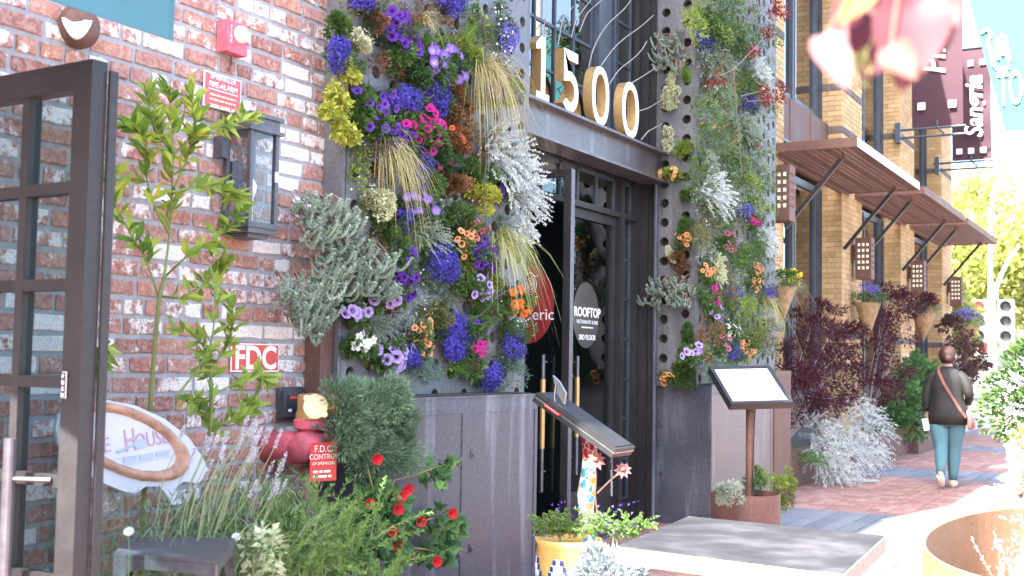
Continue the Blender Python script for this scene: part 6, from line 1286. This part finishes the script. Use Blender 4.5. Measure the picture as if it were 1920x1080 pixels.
mb.build('foliage', 'plant', lp); mb = MB(); P = np.array([onY(rng.uniform(1010, 1200), 940 + rng.random() * 60, 5.78) for _ in range(70)]); blossoms(mb, P, rng.normal(0, 1, P.shape) + V3(.3, -.6, .3), .010, cols(len(P), ((.08, .04, .35), (.18, .1, .5)))); mb.build('blossom', 'petal', lp)
mp_ = thing('pot_plant', mc + V3(0, 0, .42), 'lime green trailing plant in the menu stand pot', 'plant'); mb = MB()
for (x, y, r, pal) in ((1440, 905, 34, LIME), (1465, 925, 26, OLIVE), (1475, 900, 20, LIME), (1420, 900, 26, GREEN), (1370, 922, 24, SAGE), (1352, 922, 14, SAGE), (1465, 945, 16, LIME)):
    q = onX(x, y, -2.86); mound(mb, q, V3(.5, -.5, .7), (.10, r * mpp(q), r * mpp(q)), pal, 240, .024, .008)
mb.build('foliage', 'plant', mp_)
# ---------------- shrubs along the yellow building
def branchy(name, base, label, clumps, pal, X, leafL, leafW, stemc, cat, per=160, up=-.1, dep=.35, stems=True, kind='mound'):
    b = V3(*base); t = thing(name, b, label, cat); mb = MB(); st_ = MB()
    for (x, y, r) in clumps:
        q = onX(x, y, X); sd = min(side('L', q), mpp(q) * 2.2); 
        if stems:
            mid = (b + q) / 2 + V3(0, rng.normal(0, .1), .1); pts = np.array([b + V3(0, 0, .05), mid, q]); st_.tube(np.c_[[np.interp(np.linspace(0, 2, 7), range(3), pts[:, e]) for e in range(3)]].T, .014, .004, stemc, 5, cap=False)
        mound(mb, q, V3(1, -.2, 0), (dep, r * sd * .8, r * mpp(q)), pal, per, leafL, leafW, up, .1, 8)
    if stems: st_.build('branches', 'plant', t)
    mb.build('crown', 'plant', t); return t
branchy('japanese_maple', (-4.05, 13.5, .4), 'dark red Japanese maple behind the silver bush', [(1520, 610, 34), (1550, 640, 40), (1505, 660, 36), (1560, 690, 44), (1520, 710, 46), (1580, 730, 36), (1500, 750, 36), (1545, 760, 40), (1585, 660, 26), (1530, 580, 20), (1590, 620, 18), (1490, 700, 24)], WINE, -3.85, .062, .013, (.33, .25, .22), 'tree', 240)
branchy('japanese_maple', (-4.05, 17.8, .4), 'dark red Japanese maple behind the glossy green shrub', [(1680, 570, 28), (1650, 610, 30), (1690, 620, 34), (1640, 660, 34), (1670, 690, 36), (1655, 730, 30), (1705, 570, 20), (1630, 700, 24), (1720, 560, 16), (1670, 545, 14)], WINE, -3.9, .07, .015, (.33, .25, .22), 'tree', 190)
branchy('japanese_maple', (-4.1, 23.0, 0), 'dark red Japanese maple beyond the walking woman', [(1805, 640, 24), (1800, 680, 26), (1820, 660, 20), (1815, 710, 20), (1790, 610, 20), (1825, 690, 14)], ((.07, .035, .04), (.14, .08, .06)), -3.8, .09, .03, (.25, .2, .18), 'tree', 150)
branchy('camellia_shrub', (-4.05, 18.9, .4), 'glossy green shrub behind the low rusted planter', [(1710, 700, 34), (1690, 740, 36), (1735, 720, 34), (1700, 780, 32), (1740, 770, 34), (1725, 690, 26), (1675, 770, 26), (1715, 800, 24)], ((.045, .12, .035), (.11, .22, .07)), -3.85, .085, .045, (.2, .15, .1), 'shrub', 150)
t = thing('silver_bush', V3(-3.95, 14.3, .4), 'large silver feathery bush spilling over the low planter', 'shrub'); mb = MB()
for (x, y, r, X, k) in ((1590, 800, 50, -3.75, 80), (1560, 830, 46, -3.72, 70), (1630, 800, 34, -3.72, 60), (1600, 850, 44, -3.66, 70), (1560, 875, 36, -3.6, 60), (1640, 845, 24, -3.65, 40), (1530, 800, 30, -3.8, 40), (1610, 770, 30, -3.8, 50), (1585, 890, 22, -3.55, 36), (1545, 850, 30, -3.65, 50)):
    q = onX(x, y, X); o, d = ball(k); rr = r * mpp(q); fronds(mb, q + o * rr * V3(.7, 1.1, .7), d + V3(.6, -.2, .15), rr * (.7 + .5 * rng.random(k)), SILVER, 26, .045, .010, .45, (.5, .52, .5))
mb.tube([V3(-3.95, 14.3, .4), onX(1590, 800, -3.78)], .02, .01, (.45,) * 3, 6); mb.build('fronds', 'plant', t)
branchy('bedding_plant', (-3.97, 12.9, .4), 'fine green bedding plant beside the rusted box', [(1497, 845, 22), (1510, 855, 16)], ((.09, .19, .05), (.17, .29, .09)), -3.86, .03, .006, (.2, .2, .1), 'plant', 300)
branchy('bedding_plant', (-3.97, 17.3, .4), 'olive bedding plant with violet flowers behind the silver bush', [(1672, 790, 18), (1680, 810, 14)], OLIVE, -3.86, .03, .008, (.2, .2, .1), 'plant', 200)
# hanging cone baskets
for bi, (x, y0, y1, hw, X, lab, fl) in enumerate(((1464, 538, 600, 27, YC + .5, 'brown cone basket of yellow pansies and grasses on the pier', 'y'), (1623, 568, 640, 26, YC + .22, 'brown cone basket of blue flowers on a yellow brick column', 'b'), (1728, 588, 640, 24, YC + .25, 'brown cone basket half hidden by the red maple', 'o'), (1812, 612, 650, 22, YC + .45, 'farthest brown cone basket heaped with blue flowers', 'b'))):
    top = onX(x, y0, X); m = mpp(top); tip = top - V3(-.03, 0, (y1 - y0) * m); t = thing('hanging_basket', tip, lab, 'hanging basket', 'cone baskets on the columns'); r = hw * m
    MB().lathe(tip, [(.01, 0), (r * .35, (y1 - y0) * m * .35), (r * .95, (y1 - y0) * m), (r * .85, (y1 - y0) * m), (0, (y1 - y0) * m * .92)], sides=22).build('cone', 'terracotta', t, attr=None, smooth=True)
    MB().tube([top + V3(0, 0, -.05), V3(YC - .02 if bi else PX - .2, top[1], top[2])], .01, sides=6).build('bracket', 'rust', t, attr=None)
    mb = MB(); mound(mb, top + V3(0, 0, r * .45), V3(.3, -.3, 1), (r * .7, r * 1.5, r * 1.2), GREEN, 360, .032, .010); mound(mb, top + V3(0, .0, r * .5) + V3(.1, .2, 0) * r * 4, V3(.3, .3, .6), (r * .8, r * 1.4, r * .9), GREY, 240, .035, .006); mb.build('foliage', 'plant', t)
    if fl == 'y':
        P, D = surface(top + V3(.02, .14, r * .75), V3(.7, -.6, .5), (.10, .17, .12), 300, 0); P, D = spaced(P, D, 15, .042); put_flowers(t, 'pansy', YELLOW, (.06, .02, .01), P, unit(D * .5 + V3(.5, -.8, .2)), .034); k = 70
        mb = MB(); mb.blades(np.repeat((top + V3(0, .1, r * .3))[None], k, 0), unit(rng.normal(0, .6, (k, 3)) + V3(.2, .6, .6)), .25 + .3 * rng.random(k), .005, cols(k, ((.34, .36, .2), (.5, .5, .34))), .7); mb.build('grass_blades', 'plant', t)
    elif fl == 'b':
        P, D = surface(top + V3(0, .05, r * .8), V3(.4, -.3, 1), (r * .9, r * 1.5, r * 1.0), 260, .0); mb = MB(); blossoms(mb, P, D, .016 if bi == 1 else .026, cols(len(P), ((.10, .08, .36), (.24, .2, .55)))); mb.build('blossom', 'petal', t)
    else:
        P, D = surface(top + V3(.05, .1, r), V3(.6, -.5, .4), (.2, .3, .2), 40, 0); P, D = spaced(P, D, 5, .1); put_flowers(t, 'pansy', (.85, .4, .02), (.3, .1, 0), P, D, .05)
# ---------------- round planter flowers and the sunny shrub on the right
t = thing('planter_flowers', rp + V3(0, 0, .15), 'white stemmed lavender flowers growing in the curved rusted planter', 'flowers'); mb = MB(); k = 170; a_ = rng.random(k) * 6.28; r_ = np.sqrt(rng.random(k)); P = np.c_[rp[0] + .12 + .46 * r_ * np.cos(a_), rp[1] - .25 + 1.1 * r_ * np.sin(a_), np.full(k, .15)]
fronds(mb, P, np.c_[rng.normal(0, .25, k), rng.normal(0, .25, k), np.full(k, 1.0)], .25 + .28 * rng.random(k), ((.40, .44, .36), (.6, .62, .55)), 46, .03, .011, .05, (.5, .5, .42)); mb.build('foliage', 'plant', t)
mb = MB(); P = np.c_[P[:, 0], P[:, 1], .45 + .25 * rng.random(k)]; P = np.repeat(P, 4, 0) + rng.normal(0, .015, (k * 4, 3)); blossoms(mb, P, rng.normal(0, 1, P.shape), .011, cols(len(P), ((.42, .34, .6), (.6, .52, .72)))); mb.build('blossom', 'petal', t)
def shrub(name, c, ext, label, pal, k, L, W, spikes=0, base=None):
    t = thing(name, (c[0], c[1], 0), label, 'shrub'); mb = MB(); c = V3(*c); mound(mb, c, V3(-.4, -.4, .8), ext, pal, k, L, W, .2, .3, 22); mb.build('crown', 'plant', t); st_ = MB()
    for i in range(9): e = c + rng.normal(0, .45, 3) * V3(ext[0], ext[1], ext[2]); st_.tube([V3(c[0] + rng.normal(0, .05), c[1] + rng.normal(0, .05), 0), (V3(c[0], c[1], 0) + e) / 2, e], .012, .004, (.3, .27, .2), 5, cap=False)
    st_.build('branches', 'plant', t)
    for i in range(spikes):
        d = unit(rng.normal(0, 1, 3) * V3(1, 1, .5) + V3(-.8, -.3, .5)); b = c + d * V3(*ext)[[1, 1, 2]] * .85; mb = MB(); e = b + d * .22; mb.tube([b, e], .003, .002, (.5, .48, .45), 4, cap=False); kk = 50; s = rng.random((kk, 1)); P = b + (e - b) * (.3 + .7 * s); mb.leaves(P, unit(rng.normal(0, 1, (kk, 3)) + d * .6), rng.normal(0, 1, (kk, 3)), .024, .014, cols(kk, ((.36, .28, .52), (.55, .48, .68)))); mb.build('flower_spike', 'petal', t)
    return t
shrub('butterfly_bush', (-.52, 9.35, .95), (.46, .46, .85), 'sunlit shrub with lilac flower spikes beyond the curved rusted planter', ((.24, .32, .10), (.48, .54, .26)), 2200, .05, .022, 18)
shrub('butterfly_bush', (-1.05, 12.6, 1.35), (.48, .42, .72), 'dark leaved lilac flowered shrub beneath the traffic signal', ((.04, .10, .03), (.12, .2, .06)), 2000, .065, .032, 14)
# ---------------- far trees across the street
def far_tree(x, y, h, r, label, pal, k=2600, L=.34):
    t = thing('street_tree', (x, y, -.1), label, 'tree'); mb = MB(); mb.tube([V3(x, y, -.15), V3(x + .1, y, h * .3), V3(x, y + .1, h * .55)], .22, .12, sides=9)
    for i in range(7): e = V3(x, y, h * .66) + rng.normal(0, .45, 3) * r; mb.tube([V3(x, y, h * (.35 + .03 * i)), e], .09, .03, sides=6)
    mb.build('trunk', 'bark', t, attr=None); mb = MB(); mound(mb, V3(x, y, h * .64), V3(0, 0, 1), (h * .36, r, r), pal, k, L, L * .55, 0, .2, 26); mb.build('crown', 'plant', t)
for a in ((-8.5, 58, 9, 3.6, 'yellow green tree straight behind the traffic signal'), (-13.5, 60, 10, 4.0, 'yellow green tree behind the last brick column'), (-4.0, 60, 9.5, 3.6, 'yellow green tree right of the traffic signal'), (-10.5, 70, 13, 4.5, 'tallest pale green tree far across the street'), (-6.4, 32.5, 5.2, 1.6, 'small green tree at the end of the yellow building'), (-1.5, 64, 11, 4.2, 'far tree at the right beyond the lamp')):
    far_tree(*a, ((.22, .28, .06), (.48, .48, .16)))
# ---------------- foreground twig with pink leaves
tw = thing('pink_leaf_twig', (-.42, 1.25, 2.05), 'pinkish heart shaped leaves hanging close to the lens', 'branch'); st_ = MB(); hang = []
def heart(c, tip, w, nrm, cc, name='leaf'):
    c = np.asarray(c); d = np.asarray(tip) - c; L = np.linalg.norm(d); u = d / L; s = unit(np.cross(u, nrm)); n_ = np.cross(s, u); pts = [V3(0, 0)] + [V3(x, y) for x, y in ((.28, -.10), (.48, .08), (.52, .32), (.38, .62), (.16, .88), (0, 1.0))]; R_s = [c + s * p[0] * w + u * p[1] * L + n_ * (.16 * w * (p[0] / .5) ** 2) for p in pts]; L_s = [c - s * p[0] * w + u * p[1] * L + n_ * (.16 * w * (p[0] / .5) ** 2) for p in pts]; w = w * 1.15; jt = rng.normal(0, .02, (14, 3)) * w; R_s = [q + jt[i] + n_ * .05 * w * math.sin(2 * i) for i, q in enumerate(R_s)]; L_s = [q + jt[7 + i] - n_ * .05 * w * math.cos(2 * i) for i, q in enumerate(L_s)]; mid = [c + u * L * t_ for t_ in (0, .02, .15, .35, .62, .86, 1)]
    mb = MB(); v = R_s + L_s + mid; f = [[14 + i, i, i + 1, 14 + i + 1] for i in range(1, 6)] + [[14 + i + 1, 7 + i + 1, 7 + i, 14 + i] for i in range(1, 6)] + [[0, 1, 15], [0, 15, 8]]; cv = np.tile(np.array(cc) * .62, (21, 1)) * (1 + rng.normal(0, .08, (21, 1))); cv[14:] *= 1.2; mb.add(v, f, np.clip(cv, 0, 1)); o_ = mb.build(name, 'plant', tw, smooth=True); o_.modifiers.new('sub', 'SUBSURF').levels = 2; o_.modifiers['sub'].render_levels = 2
Yd = 1.15
for (ca, tip_, w, cc, dy) in (((1715, 10), (1690, 172), .075, (.20, .055, .07), 0), ((1650, 40), (1622, 150), .06, (.13, .03, .055), .03), ((1545, 70), (1590, 168), .036, (.30, .14, .15), -.03), ((1745, -30), (1770, 110), .05, (.22, .075, .075), .02), ((1640, -30), (1572, 48), .034, (.22, .12, .02), .0), ((1690, -60), (1675, 60), .06, (.10, .02, .035), .04), ((1600, -10), (1558, 100), .03, (.22, .08, .09), .02), ((1770, -50), (1745, 60), .05, (.15, .04, .06), .05), ((1600, 40), (1655, 120), .05, (.12, .03, .05), .05), ((1670, 90), (1720, 150), .035, (.2, .08, .06), -.02)):
    c = onY(*ca, Yd + dy); tp_ = onY(*tip_, Yd + dy - .01); heart(c, tp_, w, V3(.25 + rng.normal(0, .2), -1, .25), cc); hang.append(c)
root = onY(1670, -190, Yd)
for c in hang: st_.tube([root, (root + c) / 2 + V3(.01, 0, 0), c], .0016, .001, (.35, .2, .15), 5, cap=False)
st_.tube([root, root + V3(.25, .1, .25), root + V3(.9, .2, .5)], .004, .006, (.25, .18, .14), 6); st_.build('twig', 'plant', tw)
mb = MB(); q = onY(1612, 128, Yd); mound(mb, q, V3(0, -1, 0), (.006, .008, .016), ((.12, .14, .03), (.2, .2, .08)), 14, .006, .005); mb.tube([q, hang[1]], .0008, .0008, (.4, .4, .2), 4); mb.build('seed_cluster', 'plant', tw)

# ================================================================== PEOPLE
def loft(mb, rings, c=(.5,) * 3, sides=14, caps=True):
    """rings: (centre, half width vector, half depth vector)"""
    t = np.linspace(0, 2 * np.pi, sides, endpoint=False); v = np.vstack([np.asarray(o, float) + np.outer(np.cos(t), np.asarray(a, float)) + np.outer(np.sin(t), np.asarray(b, float)) for o, a, b in rings]); n = len(rings); f = [[i * sides + j, i * sides + (j + 1) % sides, (i + 1) * sides + (j + 1) % sides, (i + 1) * sides + j] for i in range(n - 1) for j in range(sides)]
    if caps: f += [list(range(sides))[::-1], [(n - 1) * sides + j for j in range(sides)]]
    mb.add(v, f, c)
def limb(mb, pts, rad, sides=12, squash=1.0):
    pts = np.asarray(pts, float); t = np.linspace(0, len(pts) - 1, len(pts) * 3 - 2); P = np.c_[[np.interp(t, range(len(pts)), pts[:, e]) for e in range(3)]].T; P[1:-1] = .25 * P[:-2] + .5 * P[1:-1] + .25 * P[2:]; mb.tube(P, np.interp(t, range(len(pts)), rad), c=(.5,) * 3, sides=sides)
def woman(base, h, label, top='shirt', legs='jeans', hair='hair', bag=True, phone=True):
    s = h / 1.66; b = V3(*base); t = thing('person', b, label, 'person'); A = lambda x, y, z: b + V3(x, y, z) * s
    # continuous body grown round a skeleton
    J = dict(pel=(0, 0, .93), wst=(0, .0, 1.08), chs=(0, .01, 1.28), nck=(0, .0, 1.41), hd0=(0, .015, 1.50), hd1=(0, .02, 1.60), shl=(-.165, 0, 1.36), ell=(-.235, -.01, 1.10), wrl=(-.235, .03, .88), hnl=(-.235, .05, .80), shr=(.165, 0, 1.36), elr=(.235, -.03, 1.12), wrr=(.20, .15, 1.0), hnr=(.17, .21, .98), hpl=(-.085, 0, .86), knl=(-.06, -.09, .48), anl=(-.03, -.34, .19), tol=(-.03, -.30, .07), hpr=(.085, 0, .86), knr=(.065, .06, .47), anr=(.045, .05, .08), tor=(.047, .17, .035))
    Rr = dict(pel=.15, wst=.12, chs=.105, nck=.052, hd0=.066, hd1=.070, shl=.036, ell=.040, wrl=.03, hnl=.034, shr=.036, elr=.040, wrr=.03, hnr=.034, hpl=.085, knl=.058, anl=.04, tol=.035, hpr=.085, knr=.058, anr=.04, tor=.035)
    E_ = [('pel', 'wst'), ('wst', 'chs'), ('chs', 'nck'), ('nck', 'hd0'), ('hd0', 'hd1'), ('chs', 'shl'), ('shl', 'ell'), ('ell', 'wrl'), ('wrl', 'hnl'), ('chs', 'shr'), ('shr', 'elr'), ('elr', 'wrr'), ('wrr', 'hnr'), ('pel', 'hpl'), ('hpl', 'knl'), ('knl', 'anl'), ('anl', 'tol'), ('pel', 'hpr'), ('hpr', 'knr'), ('knr', 'anr'), ('anr', 'tor')]
    K = list(J); me = bpy.data.meshes.new('body'); me.from_pydata([tuple(V3(*J[k]) * s) for k in K], [(K.index(a), K.index(c)) for a, c in E_], []); ob = bpy.data.objects.new('body', me); col.objects.link(ob); ob.modifiers.new('skin', 'SKIN'); sv = me.skin_vertices[0].data
    for i, k in enumerate(K): sv[i].radius = (Rr[k] * s * .88, Rr[k] * s * .88); sv[i].use_root = (k == 'pel')
    md_ = ob.modifiers.new('sub', 'SUBSURF'); md_.levels = md_.render_levels = 2; dg = bpy.context.evaluated_depsgraph_get(); m2 = bpy.data.meshes.new_from_object(ob.evaluated_get(dg)); bpy.data.objects.remove(ob); m2.materials.clear(); m2.materials.append(M['skin']); m2.polygons.foreach_set('use_smooth', [True] * len(m2.polygons)); ob = bpy.data.objects.new('body', m2); col.objects.link(ob); ob.parent = t; ob['_o'] = t['_o']
    # fingers
    fm = MB()
    for hnd, sd_ in (('hnl', -1), ('hnr', 1)):
        p = A(*J[hnd])
        for i in range(4): limb(fm, [p + V3((i - 1.5) * .016, .0, -.02) * s, p + V3((i - 1.5) * .017, .012, -.06) * s, p + V3((i - 1.5) * .016, .035, -.075 + .004 * abs(i - 1)) * s], [.009 * s, .008 * s, .007 * s], 6)
        limb(fm, [p + V3(-sd_ * .02, .01, .0) * s, p + V3(-sd_ * .045, .035, -.025) * s, p + V3(-sd_ * .035, .05, -.05) * s], [.011 * s, .009 * s, .007 * s], 6)
    fm.build('fingers', 'skin', t, attr=None, smooth=True)
    # clothes: long sleeved top
    mb = MB(); loft(mb, [(A(0, 0, .75), V3(.212, 0, 0) * s, V3(0, .165, 0) * s), (A(0, -.01, .86), V3(.222, 0, 0) * s, V3(0, .172, 0) * s), (A(0, -.005, .98), V3(.205, 0, 0) * s, V3(0, .155, 0) * s), (A(0, .0, 1.08), V3(.178, 0, 0) * s, V3(0, .13, 0) * s), (A(0, .0, 1.20), V3(.182, 0, 0) * s, V3(0, .135, 0) * s), (A(0, .0, 1.29), V3(.180, 0, 0) * s, V3(0, .125, 0) * s), (A(0, .0, 1.345), V3(.172, 0, .0) * s, V3(0, .105, 0) * s), (A(0, .0, 1.385), V3(.145, 0, .0) * s, V3(0, .085, 0) * s), (A(0, .0, 1.415), V3(.09, 0, .0) * s, V3(0, .068, 0) * s), (A(0, .0, 1.44), V3(.06, 0, .0) * s, V3(0, .058, 0) * s)], sides=24); v = np.vstack(mb.v); hz_ = (v[:, 2] - b[2]) / s; ang = np.arctan2(v[:, 1] - b[1], v[:, 0] - b[0]); wv = .006 * np.sin(hz_ * 70 + 2.2 * ang + 1.3 * np.sin(3 * ang)) * (hz_ < 1.3); v[:, 0] += wv * np.cos(ang); v[:, 1] += wv * np.sin(ang); mb.v = [v]; mb.c = [np.vstack(mb.c)]
    mb.build('top', top, t, attr=None, smooth=True)
    mb = MB(); limb(mb, [A(-.120, 0, 1.345), A(-.190, -.005, 1.29), A(-.245, -.01, 1.10), A(-.245, .02, .90)], [.062 * s, .066 * s, .056 * s, .041 * s], 14); mb.build('sleeve', top, t, attr=None, smooth=True)
    mb = MB(); limb(mb, [A(.120, 0, 1.345), A(.195, -.01, 1.28), A(.250, -.035, 1.11), A(.215, .12, 1.01)], [.062 * s, .066 * s, .056 * s, .041 * s], 14); mb.build('sleeve', top, t, attr=None, smooth=True)
    mb = MB(); loft(mb, [(A(0, 0, .97), V3(.175, 0, 0) * s, V3(0, .13, 0) * s), (A(0, -.005, .88), V3(.195, 0, 0) * s, V3(0, .155, 0) * s), (A(0, -.01, .80), V3(.19, 0, 0) * s, V3(0, .15, 0) * s), (A(0, 0, .73), V3(.15, 0, 0) * s, V3(0, .11, 0) * s)], sides=20)
    limb(mb, [A(-.095, -.005, .84), A(-.09, -.045, .66), A(-.062, -.09, .48), A(-.045, -.22, .33), A(-.032, -.32, .19)], [.118 * s, .108 * s, .078 * s, .070 * s, .048 * s], 14); limb(mb, [A(.095, 0, .84), A(.08, .035, .66), A(.065, .06, .48), A(.055, .055, .30), A(.045, .05, .09)], [.118 * s, .108 * s, .078 * s, .072 * s, .048 * s], 14); mb.build('trousers', legs, t, attr=None, smooth=True)
    for (x, y, z, y2, z2) in ((-.032, -.36, .16, -.27, .045), (.047, .01, .045, .20, .03)):
        mb = MB(); limb(mb, [A(x, y, z), A(x, y * .6 + y2 * .4, (z + z2) / 2 + .01), A(x, y2, z2 + .005)], [.044 * s, .048 * s, .036 * s], 12); mb.build('shoe', 'shoe', t, attr=None, smooth=True)
    # hair gathered in a low bun; ears and face
    mb = MB(); loft(mb, [(A(0, -.03, 1.475), V3(.062, 0, 0) * s, V3(0, .045, 0) * s), (A(0, -.018, 1.52), V3(.086, 0, 0) * s, V3(0, .085, 0) * s), (A(0, -.006, 1.575), V3(.096, 0, 0) * s, V3(0, .108, 0) * s), (A(0, .0, 1.63), V3(.090, 0, 0) * s, V3(0, .102, 0) * s), (A(0, .006, 1.668), V3(.066, 0, 0) * s, V3(0, .072, 0) * s), (A(0, .015, 1.682), V3(.02, 0, 0) * s, V3(0, .025, 0) * s)], sides=20); loft(mb, [(A(.02, -.085, 1.50), V3(.03, 0, 0) * s, V3(0, .02, 0.02) * s), (A(.022, -.105, 1.525), V3(.052, 0, 0) * s, V3(0, .035, .02) * s), (A(.02, -.105, 1.56), V3(.05, 0, 0) * s, V3(0, .035, 0) * s), (A(.015, -.085, 1.585), V3(.02, 0, 0) * s, V3(0, .02, 0) * s)], sides=14)
    v = np.vstack(mb.v); mb.v = [v + rng.normal(0, .0025, v.shape)]; mb.c = [np.vstack(mb.c)]; mb.build('hair', hair, t, attr=None, smooth=True)
    fm = MB(); limb(fm, [A(0, .095, 1.555), A(0, .122, 1.535)], [.010 * s, .013 * s], 8)
    for sx in (-1, 1): limb(fm, [A(sx * .084, .02, 1.575), A(sx * .092, .012, 1.555), A(sx * .084, .022, 1.53)], [.008 * s, .012 * s, .008 * s], 8)
    fm.build('nose_and_ears', 'skin', t, attr=None, smooth=True); fm = MB()
    for sx in (-1, 1): limb(fm, [A(sx * .032 - .012, .094, 1.572), A(sx * .032 + .012, .094, 1.572)], [.006 * s, .006 * s], 6)
    limb(fm, [A(-.024, .092, 1.505), A(.024, .092, 1.505)], [.005 * s, .005 * s], 6); fm.build('eyes_and_mouth', 'bag', t, attr=None)
    if bag:
        P = [A(-.105, .02, 1.425), A(-.09, -.085, 1.385), A(-.02, -.148, 1.24), A(.08, -.152, 1.07), A(.17, -.145, .92), A(.225, -.10, .84)]; mb = MB(); P = np.array(P)
        for i in range(len(P) - 1):
            d = P[i + 1] - P[i]; n_ = unit(np.cross(d, V3(0, 1, 0))); mb.obox(P[i] - n_ * .016 * s, d, n_ * .032 * s, V3(0, -.006, 0))
        mb.build('bag_strap', 'bag', t, attr=None); mb = MB(); loft(mb, [(A(.26, -.02, .70), V3(.028, 0, 0) * s, V3(0, .09, 0) * s), (A(.268, -.02, .72), V3(.042, 0, 0) * s, V3(0, .115, 0) * s), (A(.262, -.02, .82), V3(.038, 0, 0) * s, V3(0, .11, 0) * s), (A(.25, -.02, .90), V3(.016, 0, 0) * s, V3(0, .10, 0) * s)], sides=16); mb.build('shoulder_bag', 'bag', t, attr=None, smooth=True)
    return t, A
t, A = woman(onZ(1778, 914, 0), 1.66, 'woman in black top and blue jeans walking away with a rose shoulder bag')
ph = thing('phone', A(-.26, .06, .74), 'white phone held in the walking woman left hand', 'phone'); d1 = unit(V3(-.25, .3, 1)); d2 = unit(np.cross(d1, V3(.2, 1, 0))); q = A(-.252, .02, .735); MB().obox(q - d1 * .075 - d2 * .038, d1 * .15, d2 * .076, np.cross(d1, d2) * .009).build('case', 'white', ph, attr=None); MB().obox(q - d1 * .066 - d2 * .032 + np.cross(d1, d2) * -.0012, d1 * .132, d2 * .064, np.cross(d1, d2) * .001).build('screen', 'black', ph, attr=None)
woman((-1.55, 14.4, 0), 1.72, 'person in white clothes half hidden by the lilac shrub', 'whitecloth', 'whitecloth', 'hair', False)

# same-label things carry one group
for lab, obs in used_labels.items():
    if len(obs) > 1:
        for o in obs:
            if 'group' not in o: o['group'] = 'look-alikes: ' + obs[0].name.split('.')[0].replace('_', ' ')
for o in bpy.data.objects:
    if '_o' in o: del o['_o']
